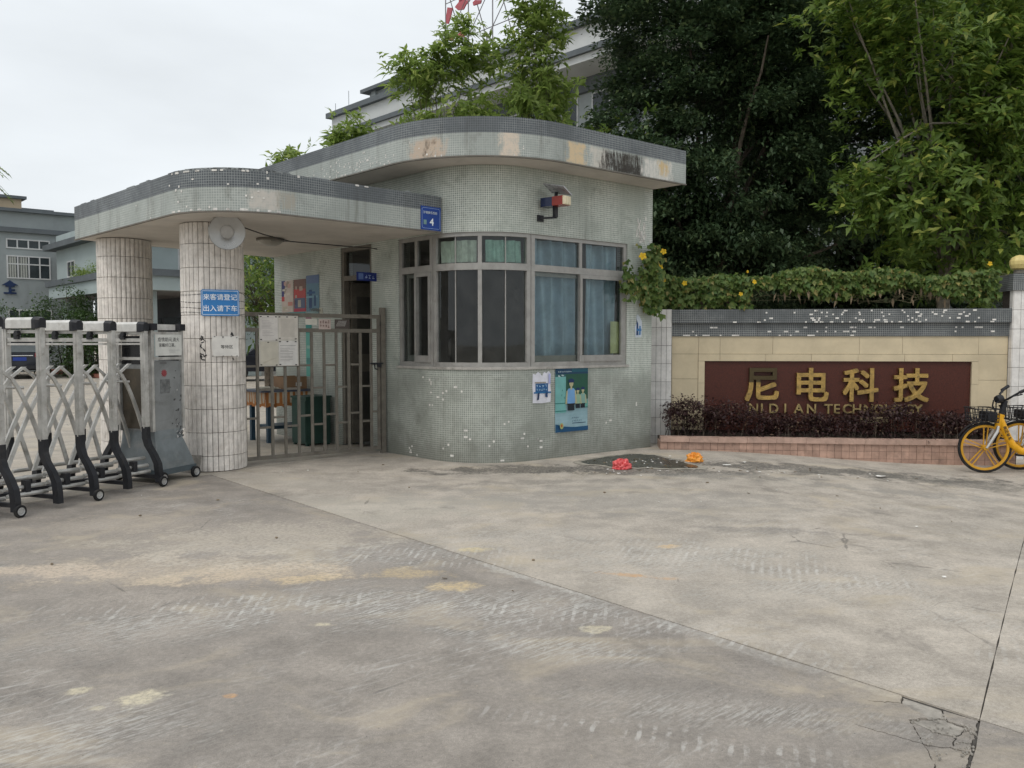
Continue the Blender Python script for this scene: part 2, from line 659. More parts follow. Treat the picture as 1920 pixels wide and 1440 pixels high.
def concrete_mat(name, base, warm, scuff=.5, blobs=()):
    g = G(name)
    p = g.pos()
    g._pos2 = p
    n1 = g.noise(p, .55, 6, .6, .3)
    n2 = g.noise(p, 3.1, 8, .68)
    n3 = g.noise(p, 42, 5, .7)
    n4 = g.noise(p, 210, 2, .6)
    n3b = g.noise(p, 30, 7, .75)
    hatch = g.noise(g.map(g.map(p, (1, 1, 1), (0, 0, -.75)), (10, 66, 1)), 1.0, 6, .7, .2)
    col = g.mix(g.ss(n1, .3, .7), base, warm)
    col = g.scale(col, g.ss(n2, .25, .75, .74, 1.2))
    col = g.scale(col, g.ss(n3, .2, .8, .80, 1.17))
    col = g.scale(col, g.ss(n4, .25, .8, .80, 1.18))
    # tan dust lying in drifts
    n5 = g.noise(g.map(p, (1, 1.6, 1), (0, 0, .5)), 1.1, 6, .62, .8)
    col = g.mix(g.math('MULTIPLY', g.ss(n5, .50, .70), .6), col, (.47, .40, .30))
    # dark greasy stains
    n6 = g.noise(g.map(p, (1, 1, 1), loc=(7, 3, 0)), 1.5, 7, .7, .5)
    col = g.mix(g.math('MULTIPLY', g.ss(n6, .56, .74), .5), col, (.12, .11, .10))
    # pale scrape marks, in bundles running two ways
    msk = g.ss(g.noise(g.map(p, loc=(3, 9, 0)), .95, 4, .6, .5), .50, .64)
    for ang, sc, th in ((-.6, (4, 30, 1), .60), (-.8, (6, 44, 1), .61), (-1.35, (9, 34, 1), .61)):
        s1 = g.noise(g.map(g.map(p, (1, 1, 1), (0, 0, ang)), sc), 1.0, 3, .55, .15)
        k = g.math('MULTIPLY', g.ss(s1, th - .07, th + .13), msk)
        col = g.mix(g.math('MULTIPLY', k, scuff * .62), col, (.60, .585, .55))
    # rows of tyre lugs printed in pale dust
    for (ang, bx, by, brx, bry) in ((.35, 1.3, 5.65, 1.3, .55), (.15, .2, 4.35, .9, .30), (.62, 1.05, 4.05, .9, .16), (.3, 2.0, 5.1, .9, .30), (.5, 2.6, 3.7, .7, .28), (-.1, -1.6, 4.5, 1.3, .35), (.1, -.6, 5.6, 1.2, .4), (.3, .6, 3.0, 1.0, .12)) if blobs else ():
        wv = g.node('ShaderNodeTexWave', wave_type='BANDS', bands_direction='X', wave_profile='SIN')
        g.put(wv.inputs['Vector'], g.map(p, (1, 1, 1), (0, 0, ang)))
        wv.inputs['Scale'].default_value = 5.5
        wv.inputs['Distortion'].default_value = 1.6
        wv.inputs['Detail'].default_value = 3
        wv.inputs['Detail Scale'].default_value = 2.5
        b = g.blob(bx, by, brx, bry, n2, .5, -ang, .2)
        k = g.math('MULTIPLY', g.ss(wv.outputs['Fac'], .60, .9), g.math('MULTIPLY', b, g.ss(g.noise(p, 7, 6, .75), .44, .60)))
        col = g.mix(g.math('MULTIPLY', k, scuff * 1.05), col, (.60, .58, .545))
    for (x, y, rx, ry, rot, c, a) in blobs:
        b = g.blob(x, y, rx * 1.15, ry * 1.15, n2, .62, rot, .0)
        if c is WPALE:      # chalky dust dragged into fine strokes
            b = g.math('MULTIPLY', g.math('MULTIPLY', b, .72), g.math('MULTIPLY', g.ss(hatch, .44, .60), g.ss(n3b, .32, .58, .3, 1)))
        else:
            b = g.math('MULTIPLY', g.ss(g.math('ADD', b, g.math('MULTIPLY', g.math('SUBTRACT', n3b, .5), .9)), .08, .75), g.ss(n3b, .36, .6, .3, 1))
        col = g.mix(g.math('MULTIPLY', b, a), col, c)
    # specks of grit
    sp = g.vor(p, 26)
    spm = g.math('MULTIPLY', g.ss(sp, .11, .06), g.ss(g.noise(p, 5.5, 3), .55, .62))
    col = g.mix(g.math('MULTIPLY', spm, .75), col, (.07, .065, .06))
    # hair cracks
    ck = g.vor(g.map(p, (1, 1, 1)), .8, 'DISTANCE_TO_EDGE')
    ckw = g.math('ADD', ck, g.math('MULTIPLY', g.math('SUBTRACT', n2, .5), .05))
    ckm = g.math('MULTIPLY', g.ss(g.math('ABSOLUTE', ckw), .006, .002), g.ss(n1, .55, .62))
    col = g.mix(g.math('MULTIPLY', ckm, .5), col, (.08, .075, .07))
    g.bump(g.math('ADD', g.math('MULTIPLY', n3, .5), g.math('ADD', g.math('MULTIPLY', n4, .35), g.math('MULTIPLY', n2, .8))), .45, .006)
    return g.done(col, g.ss(n2, .3, .7, .72, .92))


OCHRE = (.60, .46, .26)
PALE = (.60, .535, .39)
ORANGE = (.56, .33, .16)
WPALE = (.66, .65, .61)
BL_F = [(-.36, 4.88, .20, .13, .1, OCHRE, .8), (-1.60, 3.32, .13, .10, .3, PALE, .95), (-1.87, 3.40, .08, .05, .2, PALE, .8), (-1.70, 3.24, .07, .05, 0, PALE, .6),
        (-1.36, 5.05, .34, .13, .2, OCHRE, .6), (-2.3, 5.3, 1.3, .5, .1, (.64, .53, .40), .42), (-1.6, 5.15, .8, .3, .1, (.66, .53, .38), .5), (-2.9, 5.2, .7, .25, .0, (.66, .54, .42), .5), (-1.9, 6.1, 1.5, .8, .3, (.53, .47, .39), .65), (-3.2, 6.6, .8, .5, .2, (.46, .40, .33), .5), (-.69, 5.17, .32, .16, -.2, OCHRE, .55),
        (.45, 4.15, .12, .07, .2, PALE, .75), (-1.02, 4.22, .08, .05, 0, PALE, .9), (-1.2, 3.35, .04, .03, 0, ORANGE, .8), (-1.05, 3.05, .05, .04, 0, (.6, .38, .16), .0),
        (.2, 3.9, .8, .22, -.4, WPALE, .6), (-.2, 4.5, 1.2, .4, .1, WPALE, .7), (-1.9, 4.2, .9, .4, .5, WPALE, .65), (-1.2, 5.6, 1.4, .5, .1, WPALE, .55), (-.9, 4.6, .8, .4, .3, WPALE, .5), (-1.7, 3.0, .7, .3, .4, WPALE, .6), (.9, 3.2, .9, .2, -.2, WPALE, .5), (-2.1, 2.9, .16, .1, .6, WPALE, .6), (-2.75, 4.2, .06, .04, 0, WPALE, .9),
        (.2, 5.0, .7, .13, -.75, (.62, .6, .55), .5), (1.1, 3.95, .7, .10, -.85, (.55, .53, .49), .3), (1.55, 3.45, .25, .08, -.85, (.58, .52, .42), .4)]
BL_R = [(1.14, 5.86, .13, .08, .1, (.62, .44, .24), .85), (.76, 5.13, .20, .06, -.3, (.55, .34, .18), .85), (1.0, 5.05, .1, .05, 0, ORANGE, .5), (-.31, 5.78, .16, .08, .1, (.62, .52, .30), .7),
        (-1.2, 7.2, 1.5, .8, .2, (.50, .47, .40), .4), (.9, 7.6, 2.4, .9, -.1, (.30, .29, .27), .35), (3.9, 9.75, 2.8, .55, -.1, (.085, .083, .076), .9), (.2, 9.45, 1.7, .42, .1, (.085, .08, .07), .95), (1.6, 9.3, 1.5, .3, .0, (.09, .085, .075), .85), (5.2, 9.3, 1.8, .5, -.2, (.12, .115, .1), .7),
        (2.4, 9.0, 1.2, .3, -.1, (.16, .16, .15), .55), (2.0, 6.4, .8, .14, -.2, (.2, .19, .18), .5), (.3, 8.6, 1.5, .18, .15, (.2, .19, .17), .5), (4.6, 8.3, 2.0, .3, -.2, (.24, .235, .22), .5),
        (1.2, 5.6, 1.2, .5, .2, WPALE, .6), (1.9, 4.9, .9, .35, .3, WPALE, .55), (.2, 6.2, .9, .4, .1, WPALE, .45), (-2.3, 8.6, .9, .3, -.6, (.46, .42, .36), .5), (2.45, 4.5, .3, .5, .3, WPALE, .3)]
M['conc_f'] = concrete_mat('concrete_worn', (.266, .240, .213), (.322, .287, .25), .48, BL_F)
M['conc_r'] = concrete_mat('concrete_light', (.398, .358, .308), (.462, .412, .352), .42, BL_R)
M['conc_y'] = concrete_mat('concrete_yard', (.40, .36, .31), (.46, .41, .34), .3, ())
M['joint'] = simple('joint_dirt', (.075, .068, .06), .95, var=.4, nscale=20, coords='pos')
M['rubble'] = simple('broken_concrete', (.31, .285, .25), .95, var=.3, nscale=14, bump=.7, grime=.5, coords='pos')
M['wet'] = simple('wet_silt', (.055, .054, .044), .28, var=.35, nscale=5, bump=.3, coords='pos')
M['silt_edge'] = simple('dry_silt', (.31, .285, .24), .9, var=.25, nscale=9, bump=.4, coords='pos')

LG1, LG2, GROUT = (.275, .31, .275), (.37, .405, .36), (.74, .76, .70)
M['mosaic'] = mosaic('wall_mosaic', LG1, LG2, GROUT, dirt=.4, streak=.25, lowdirt=.5)
M['mosaic_fascia'] = mosaic('fascia_mosaic', (.275, .305, .285), (.335, .36, .335), (.50, .52, .49), dirt=.5, streak=.5, stains=[
    (-.93, 9.78, .30, 3.66, 3.90, (.50, .40, .31), 'blot'), (-.90, 9.77, .20, 3.66, 3.88, (.10, .075, .05), 'streak'),
    (-.05, 9.62, .17, 3.60, 4.0, (.62, .53, .43), 'blot'), (-.05, 9.62, .08, 3.60, 3.88, (.50, .30, .11), 'blot'),
    (.72, 10.02, .20, 3.66, 3.94, (.62, .48, .30), 'blot'), (1.02, 10.28, .22, 3.66, 3.93, (.56, .53, .47), 'blot'),
    (1.35, 10.52, .46, 3.66, 3.93, (.04, .033, .026), 'streak'), (1.42, 10.58, .30, 3.66, 3.80, (.035, .03, .024), 'blot'), (1.85, 10.92, .34, 3.66, 3.92, (.62, .60, .55), 'streak'), (1.95, 11.0, .16, 3.72, 3.93, (.58, .43, .22), 'blot'),
    (-2.6, 8.57, .17, 2.90, 3.12, (.52, .49, .44), 'blot'), (-2.42, 8.73, .12, 2.92, 3.12, (.36, .34, .29), 'streak'), (-3.1, 8.55, .05, 2.9, 3.12, (.5, .5, .46), 'streak')])
M['mosaic_dark'] = mosaic('dark_mosaic', (.075, .086, .095), (.105, .117, .127), (.27, .29, .29), dirt=.35, dcol=(.05, .05, .05), streak=.3, stains=[
    (-.93, 9.78, .09, 3.9, 4.09, (.58, .5, .43), 'blot'), (-.05, 9.62, .09, 3.9, 4.10, (.62, .55, .47), 'blot'), (.72, 10.02, .03, 3.9, 4.08, (.6, .58, .54), 'streak')])
M['coping_mosaic'] = mosaic('coping_mosaic', (.06, .068, .072), (.09, .10, .105), (.34, .35, .34), dirt=.3, dcol=(.04, .04, .04), streak=.3)
M['soffit'] = simple('soffit_plaster', (.58, .54, .49), .9, var=.12, nscale=1.6, bump=.1, grime=.25, gcol=(.28, .25, .2), coords='pos')
M['roofing'] = simple('roof_felt', (.16, .16, .15), .95, var=.3, nscale=3, coords='pos')
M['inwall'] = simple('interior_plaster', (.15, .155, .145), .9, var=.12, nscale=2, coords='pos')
M['tile_white'] = simple('pillar_tile', (.70, .655, .605), .62, var=.16, nscale=11, bump=.5, grime=.3, gcol=(.33, .28, .22), rnd=.07, coords='pos')
M['tile_core'] = simple('tile_joint', (.075, .062, .052), .95, var=.3, nscale=15, coords='pos')
M['walltile'] = simple('wall_tile', (.70, .68, .65), .4, var=.12, nscale=9, bump=.3, grime=.25, gcol=(.4, .35, .28), rnd=.06, coords='pos')
M['pinktile'] = simple('pink_tile', (.40, .26, .20), .55, var=.2, nscale=9, bump=.2, grime=.45, gcol=(.16, .12, .1), rnd=.1, coords='pos')
M['pinkrim'] = simple('pink_rim', (.44, .30, .24), .6, var=.2, nscale=7, bump=.2, grime=.4, gcol=(.2, .16, .13), coords='pos')
M['beige'] = simple('beige_stone', (.58, .49, .335), .5, var=.1, nscale=3, bump=.1, grime=.25, gcol=(.38, .31, .2), rnd=.035, coords='pos')
M['red'] = simple('red_granite', (.070, .018, .011), .5, var=.35, nscale=60, bump=.05, coords='pos')
M['alu'] = simple('window_aluminium', (.34, .33, .31), .5, .35, var=.15, nscale=7, bump=.1, grime=.35, gcol=(.2, .18, .15))
M['alu_bright'] = simple('gate_aluminium', (.52, .51, .485), .42, .5, var=.2, nscale=9, bump=.1, grime=.6, gcol=(.22, .20, .165))
M['cap_white'] = simple('gate_cap', (.60, .59, .56), .45, .15, var=.15, nscale=9, bump=.05, grime=.5, gcol=(.4, .37, .32))
M['black'] = simple('black_plastic', (.017, .018, .022), .5, var=.3, nscale=9, bump=.1, grime=.3, gcol=(.09, .08, .07))
M['rubber'] = simple('tyre_rubber', (.016, .016, .017), .85, var=.3, nscale=20, bump=.2, grime=.4, gcol=(.1, .09, .075))
M['gatepaint'] = simple('gate_paint', (.155, .14, .115), .6, var=.2, nscale=10, bump=.15, grime=.5, gcol=(.085, .062, .045))
M['glass'] = glassmat('window_glass')
M['dark'] = simple('dark_recess', (.03, .032, .034), .8, var=.2)
M['curtain'] = simple('blue_curtain', (.40, .53, .62), .9, var=.15, nscale=6, bump=.15)
M['sheet'] = simple('crumpled_sheet', (.62, .68, .58), .5, var=.2, nscale=12, bump=.5)
M['sheet_g'] = simple('green_sheet', (.36, .56, .48), .5, var=.2, nscale=12, bump=.5)
M['chip'] = simple('bare_mortar', (.68, .66, .62), .9, var=.2, nscale=20, coords='pos')
M['steel'] = simple('steel', (.5, .5, .5), .35, .8, var=.15, nscale=10, grime=.2)
M['cable'] = simple('cable', (.03, .03, .03), .6)
M['grey_wall'] = simple('grey_render', (.285, .315, .318), .9, var=.10, nscale=.7, bump=.1, grime=.35, gcol=(.19, .205, .205), coords='pos')
M['grey_light'] = simple('pale_render', (.52, .535, .53), .9, var=.08, nscale=.6, bump=.1, grime=.25, gcol=(.33, .34, .33), coords='pos')
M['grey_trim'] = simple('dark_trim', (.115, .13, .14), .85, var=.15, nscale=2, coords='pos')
M['blue_wall'] = simple('pale_blue_render', (.36, .42, .42), .9, var=.08, nscale=.8, coords='pos')
M['tan_wall'] = simple('tan_render', (.47, .38, .265), .9, var=.08, nscale=.8, coords='pos')
M['winglass'] = simple('far_glass', (.035, .045, .05), .12, var=.3, nscale=1.5, bump=0, coords='pos')
M['winframe'] = simple('far_frame', (.55, .56, .56), .6, var=.1)
M['white'] = simple('white_paint', WHITE, .6, var=.1, grime=.2, gcol=(.5, .48, .43))
M['redkerb'] = simple('red_kerb', (.30, .12, .085), .8, var=.2, nscale=3, coords='pos')
M['bark'] = simple('bark', (.105, .085, .065), .95, var=.4, nscale=12, bump=.8, coords='pos')
M['bark_pale'] = simple('pale_bark', (.19, .17, .135), .95, var=.35, nscale=12, bump=.8, coords='pos')
M['leaf_dark'] = leafmat('ficus_leaf', (.032, .060, .028), (.072, .115, .050), (.13, .175, .075), .22, .5)
M['leaf_mid'] = leafmat('broad_leaf', (.068, .122, .022), (.155, .225, .042), (.28, .31, .065), .35, .5)
M['leaf_light'] = leafmat('young_leaf', (.14, .21, .045), (.25, .33, .085), (.36, .42, .13), .42, .5)
M['leaf_vine'] = leafmat('vine_leaf', (.060, .12, .028), (.17, .22, .06), (.30, .26, .09), .3, .5)
M['leaf_shrub'] = leafmat('purple_leaf', (.030, .015, .017), (.075, .040, .038), (.13, .09, .06), .18, .5)
M['leaf_bush'] = leafmat('bush_leaf', (.035, .072, .022), (.07, .12, .035), None, .2, .45)
M['dead'] = leafmat('dry_leaf', (.16, .12, .075), (.26, .20, .13), None, .2, .7)
M['flower'] = leafmat('yellow_petal', (.72, .46, .02), (.80, .55, .04), None, .3, .5)
M['yellow'] = simple('yellow_enamel', (.74, .37, .012), .3, var=.08, bump=.02, grime=.12, gcol=(.35, .2, .05))
M['yellow_rim'] = simple('yellow_rim', (.58, .30, .025), .4, var=.12, bump=.03, grime=.3, gcol=(.2, .13, .06))
M['silver'] = simple('silver_fork', (.58, .57, .55), .35, .6, var=.1)
M['carpaint'] = simple('car_paint', (.018, .020, .028), .16, var=.1, bump=0)
M['carglass'] = simple('car_glass', (.10, .115, .12), .08, var=.1, bump=0)
M['taillight'] = simple('tail_light', (.24, .012, .015), .2, var=.1, bump=0)
M['chrome'] = simple('chrome', (.75, .75, .76), .15, .9, var=.05, bump=0)
M['plate_blue'] = simple('plate_blue', (.02, .05, .28), .4, var=.05)
M['globe'] = simple('yellowed_globe', (.62, .50, .20), .35, var=.15, nscale=8, grime=.3, gcol=(.3, .22, .1))
M['sign_red'] = simple('faded_red', (.42, .105, .125), .7, var=.15, nscale=2)
M['pipe'] = simple('white_pipe', (.62, .63, .63), .5, var=.1)


def gold_mat(name, bare=None):
    g = G(name)
    p = g.pos()
    n = g.noise(p, 9, 6, .65, .4)
    col = g.mix(g.ss(n, .3, .7), (.55, .36, .115), (.34, .23, .085))
    n2 = g.noise(g.map(p, loc=(4, 2, 8)), 14, 6, .7)
    col = g.mix(g.math('MULTIPLY', g.ss(n2, .52, .68), .7), col, (.12, .10, .055))
    if bare:
        z = g.sep(p)[2]
        col = g.mix(g.ss(z, bare - .01, bare + .01), col, (.085, .065, .035))
    g.bump(n2, .6, .01)
    return g.done(col, g.ss(n, .3, .7, .25, .5), .75)


M['gold'] = gold_mat('worn_gold')
M['gold_bare'] = gold_mat('stripped_gold', .915)
M['gold_dim'] = simple('dull_gold', (.36, .27, .12), .45, .5, var=.4, nscale=12, bump=.4, grime=.5, coords='pos')


def scrib(x0, y0, x1, y1, n, col, seed=0):
    """a line of n small blurred characters, too small to read"""
    r = random.Random(seed)
    out = []
    cw = (x1 - x0) / n
    for k in range(n):
        a, w, h = x0 + cw * k, cw * .8, y1 - y0
        for _ in range(3):
            yy = y0 + h * r.uniform(0, .85)
            out.append(('p', rect(a + w * r.uniform(0, .3), yy, a + w * r.uniform(.6, 1), yy + h * .14), col))
        xx = a + w * r.uniform(.15, .7)
        out.append(('p', rect(xx, y0 + h * r.uniform(0, .3), xx + w * .16, y0 + h * r.uniform(.7, 1)), col))
    return out


# ================================================================== axes of the place
U = Vector((-0.7009, 0.7133))     # gatehouse wall running back and left
V = Vector((0.7880, 0.6157))      # gatehouse wall running back and right
NU = Vector((-0.7133, -0.7009))   # outward of the U wall
NV = Vector((0.6157, -0.7880))    # outward of the V wall
C0 = Vector((-0.4194, 9.6376))    # where both walls would meet
WD = Vector((math.cos(R(5.4)), -math.sin(R(5.4))))   # along the name wall
WN = Vector((-math.sin(R(5.4)), -math.cos(R(5.4))))  # out of the name wall, to the street
W0 = Vector((2.22, 12.0))
Z3 = Vector((0, 0, 1))


def d3(v):
    return Vector((v[0], v[1], 0))

# ================================================================== ground
gnd = MB()
xs = [-900, -300, -90, -40] + [-30 + 1.0 * i for i in range(56)] + [30, 45, 90, 300, 900]
ys = [-300, -60, -20, -8] + [-4 + 1.0 * i for i in range(50)] + [55, 70, 110, 300, 900]
gnd.grid([[(x, y, ground_z(x, y) - .02) for x in xs] for y in ys])
tag(gnd.build('ground', M['conc_y']), kind='structure')

KX = Vector((1.86, 3.13))         # joint crossing
JA = Vector((-.664, .748))        # along the long joint
JB = Vector((.568, .823))         # along the cross joint


def jp(a, b):
    return KX + JA * a + JB * b


def slab(name, a0, a1, b0, b1, mat, rough_edges, parent, step=.125):
    """one concrete slab: a grid in joint coordinates, jagged where rough_edges says (a0, a1, b0, b1)"""
    def seq(lo, hi):
        n = max(2, int((hi - lo) / step))
        e = [lo + (hi - lo) * i / n for i in range(n + 1)]
        return e
    As, Bs = seq(a0, a1), seq(b0, b1)
    mb = MB()
    rows = []
    for i, b in enumerate(Bs):
        row = []
        for j, a in enumerate(As):
            q = jp(a, b)
            da = db = 0.0
            n = mnoise.noise((a * 5.1, b * 5.1, 3.0)) * .007 + mnoise.noise((a * 17, b * 17, 8.0)) * .007
            if j == 0 and rough_edges[0]: da = abs(n)
            if j == len(As) - 1 and rough_edges[1]: da = -abs(n)
            if i == 0 and rough_edges[2]: db = abs(n)
            if i == len(Bs) - 1 and rough_edges[3]: db = -abs(n)
            q = jp(a + da, b + db)
            row.append((q.x, q.y, ground_z(q.x, q.y) + mnoise.noise((q.x * .7, q.y * .7, 0)) * .004))
        rows.append(row)
    mb.grid(rows)
    # skirt down the edges so the joint has depth
    rim = rows[0] + [r[-1] for r in rows[1:]] + rows[-1][-2::-1] + [r[0] for r in rows[-2:0:-1]]
    low = [(x, y, z - .019) for x, y, z in rim]
    mb.grid([rim, low], closed=True)
    return mb.build(name, mat, parent)


pav = bpy.data.objects.new('pavement', None)
COL.objects.link(pav)
tag(pav, kind='structure')
GAP = .0035
slab('concrete_slab', .42, 7.95, -9, -GAP - .002, M['conc_f'], (0, 1, 0, 1), pav)
slab('concrete_slab', GAP, .42, -9, -.644, M['conc_f'], (1, 0, 0, 1), pav, .1)
slab('concrete_slab', .0012, 7.95, GAP, 11, M['conc_r'], (1, 1, 1, 0), pav)
slab('concrete_slab', -9, -.0012, GAP, 11, M['conc_r'], (0, 1, 1, 0), pav)
slab('concrete_slab', -9, -GAP, -9, -GAP, M['conc_f'], (0, 1, 0, 1), pav)
slab('concrete_slab', 7.97, 16, -12, 14, M['conc_y'], (1, 0, 0, 0), pav, .5)
# dirt lying in the joints
mb = MB()
for (p, q, w) in ((jp(7.95, 0), jp(-6, 0), .016), (jp(0, -3), jp(0, 9), .013), (jp(7.96, -9), jp(7.96, 11), .03)):
    d = (q - p)
    n = int(d.length / .3)
    s = Vector((-d.y, d.x)).normalized() * w / 2
    mb.grid([[v3(p + d * k / n + s * e, ground_z(*(p + d * k / n)) - .0065) for e in (-1, 1)] for k in range(n + 1)])
tag(mb.build('joint_filler', M['joint'], pav), kind='stuff')
# the broken corner: pieces that fit each other, cracked apart, flush with the slab where they still hang on to it
mb = MB()
mb.poly([v3(jp(a, b), -.013) for a, b in ((0, -.646), (.422, -.646), (.422, 0.0), (0, 0.0))])
mb.build('joint_dirt', M['joint'], pav)
HA, HB = .42, -.644
N_ = {'k': (GAP, -GAP), 't1': (.10, -GAP), 't2': (.215, -GAP), 't3': (HA, -GAP), 'm1': (.028, -.075), 'm2': (.085, -.062), 'm3': (.125, -.098), 'm4': (.205, -.055), 'm5': (.17, -.15), 'm6': (.095, -.17), 'm7': (.045, -.15), 'r1': (GAP, -.10), 'r2': (GAP, -.22), 'm8': (.05, -.235), 'm9': (.115, -.27), 'r3': (GAP, -.33), 'm10': (.07, -.36), 'e1': (HA, -.12), 'e2': (HA, -.30), 'b1': (HA, HB), 'b2': (.085, HB), 'b3': (GAP, HB)}
N_ = {k_: tuple((HA if abs(c - .42) < 1e-6 or c == HA else HB if c == HB else (c if abs(abs(c) - GAP) < 1e-9 else c * 1.4)) for c in v_) for k_, v_ in N_.items()}
CELLS = ['k t1 m2 m1 r1', 't1 t2 m4 m3 m2', 't2 t3 e1 m4', 'm4 e1 e2 m9 m5 m3', 'm2 m3 m5 m6 m7 m1', 'm1 m7 m8 r2 r1', 'm7 m6 m5 m9 m8', 'm8 m9 m10 r3 r2', 'm9 e2 b1 b2 m10', 'm10 b2 b3 r3']


def jag(q):
    on = abs(q.x - HA) < 1e-4 or abs(q.y - HB) < 1e-4 or abs(q.y + GAP) < 1e-4
    if on:
        return q
    return q + Vector((mnoise.noise((q.x * 45, q.y * 45, 2)) + .5 * mnoise.noise((q.x * 130, q.y * 130, 4)), mnoise.noise((q.x * 45, q.y * 45, 7)) + .5 * mnoise.noise((q.x * 130, q.y * 130, 9)))) * .010


for k, cell in enumerate(CELLS):
    vs_ = [Vector(N_[q]) for q in cell.split()]
    cen_ = sum(vs_, Vector((0, 0))) / len(vs_)
    loose = k in (0, 1, 4, 5, 6, 7)
    zt = random.uniform(-.009, -.002) if loose else 0.0
    tx, ty = (random.uniform(-.05, .05), random.uniform(-.05, .05)) if loose else (0, 0)
    out = []
    for i in range(len(vs_)):
        a_, b_ = vs_[i], vs_[(i + 1) % len(vs_)]
        nn = max(2, int((b_ - a_).length / .015))
        for j in range(nn):
            q = jag(a_.lerp(b_, j / nn))
            edge = abs(q.x - HA) < 1e-4 or abs(q.y - HB) < 1e-4
            if not edge:
                q = q + (cen_ - q).normalized() * (.003 + .004 * abs(mnoise.noise((q.x * 60, q.y * 60, k))))
            out.append(q)
    top = [v3(jp(q.x, q.y), zt + tx * (q.x - cen_.x) + ty * (q.y - cen_.y) + (mnoise.noise((*(jp(q.x, q.y) * .7), 0)) * .004)) for q in out]
    mb = MB()
    mb.poly(top)
    mb.grid([top, [p - Z3 * .015 for p in top]], closed=True)
    mb.build('broken_piece', M['rubble'] if k in (1, 4) else M['conc_f'], pav)
mb = MB()
for k in range(150):
    if k < 90:
        c1, c2 = random.choice(('m1', 'm2', 'm3', 'm5', 'm6', 'm7', 'm8', 'r1', 'r2', 'r3', 'm9', 'm10')), random.choice(('m1', 'm2', 'm3', 'm7', 'm8', 'r2'))
        q0 = Vector(N_[c1]).lerp(Vector(N_[c2]), random.random() * .3) + Vector((random.gauss(0, .012), random.gauss(0, .012)))
    else:
        q0 = Vector((abs(random.gauss(0, .02)), random.uniform(-1.2, 0)))
    q = jp(q0.x, q0.y)
    s = random.uniform(.0015, .005)
    an_ = random.uniform(0, PI)
    mb.obox(v3(q, s * .4 - .002), (s * math.cos(an_), s * math.sin(an_), s * .2), (-s * .7 * math.sin(an_), s * .7 * math.cos(an_), 0), (0, s * .2, s * .6))
tag(mb.build('crumbled_concrete', M['rubble'], pav), kind='stuff')

# wet silt by the gatehouse corner
mb = MB()
ol = [(.86, 10.06), (1.02, 10.28), (1.25, 10.50), (1.50, 10.68), (1.72, 10.74), (1.88, 10.62), (1.98, 10.38), (2.12, 10.08), (2.24, 9.70), (2.22, 9.50), (1.9, 9.50), (1.55, 9.55), (1.25, 9.62), (1.0, 9.78), (.86, 9.92)]
pts = []
for k in range(len(ol)):
    a, b = Vector(ol[k]), Vector(ol[(k + 1) % len(ol)])
    for t in (0, .2, .4, .6, .8):
        q = a.lerp(b, t)
        q += Vector((mnoise.noise((q.x * 6, q.y * 6, 1)), mnoise.noise((q.x * 6, q.y * 6, 5)))) * .05
        pts.append(q)
cen = Vector((1.55, 10.05))
mb.grid([[v3(cen + (q - cen) * s, z) for q in pts] for s, z in ((.02, .016), (.6, .015), (.93, .013), (1.0, .006))], closed=True)
tag(mb.build('silt_puddle', M['wet']), kind='stuff')
mb = MB()
mb.grid([[v3(cen + (q - cen) * (s + .04 * mnoise.noise((q.x * 9, q.y * 9, 2))), z) for q in pts] for s, z in ((.985, .008), (1.05, .012), (1.13, .005))], closed=True)
tag(mb.build('silt_crust', M['silt_edge']), kind='stuff')
mb = MB()
md = MB()
for k in range(150):
    if k < 60:
        q = Vector((random.gauss(1.6, .3), random.gauss(9.95, .25)))
    else:
        q = Vector((random.uniform(-4, 5.5), random.uniform(4.2, 9.9)))
        if random.random() < .6:
            q = Vector((random.gauss(2.4, 1.0), random.gauss(9.35, .22)))
    s = random.uniform(.006, .018) * (1 if k < 180 else 1.5)
    a = random.uniform(0, PI)
    b = md if random.random() < .6 else mb
    cs, sn = math.cos(a) * s, math.sin(a) * s
    b.obox(v3(q, ground_z(*q) + .018 if k < 60 else ground_z(*q) + .008), (cs, sn, 0), (-sn * .5, cs * .5, .002), (0, 0, .002))
tag(mb.build('paper_scraps', M['chip']), 'tiny pale scraps of litter strewn over the concrete', 'litter', kind='stuff')
tag(md.build('dry_leaf_litter', M['dead']), 'small dry leaf bits strewn over the concrete', 'litter', kind='stuff')
for (x, y, s, a) in ((2.62, 9.75, .05, .3), (2.9, 10.0, .035, 1.0), (4.35, 9.42, .07, .1)):
    mb = MB()
    ux, uy = Vector((math.cos(a), math.sin(a), 0)), Vector((-math.sin(a), math.cos(a), 0))
    z = ground_z(x, y) + .012
    mb.grid([[Vector((x, y, z)) + ux * (i * s) + uy * (j * s * .5) + Z3 * random.uniform(0, .015) for i in (-1, -.3, .4, 1)] for j in (-1, 0, 1)])
    tag(mb.build('paper_scrap', M['chip']), {2.62: 'white paper scrap lying in front of the orange bag', 2.9: 'small white paper scrap near the pink tiled planter', 4.35: 'larger white paper scrap on the dark wet ground by the planter'}[x], 'litter')


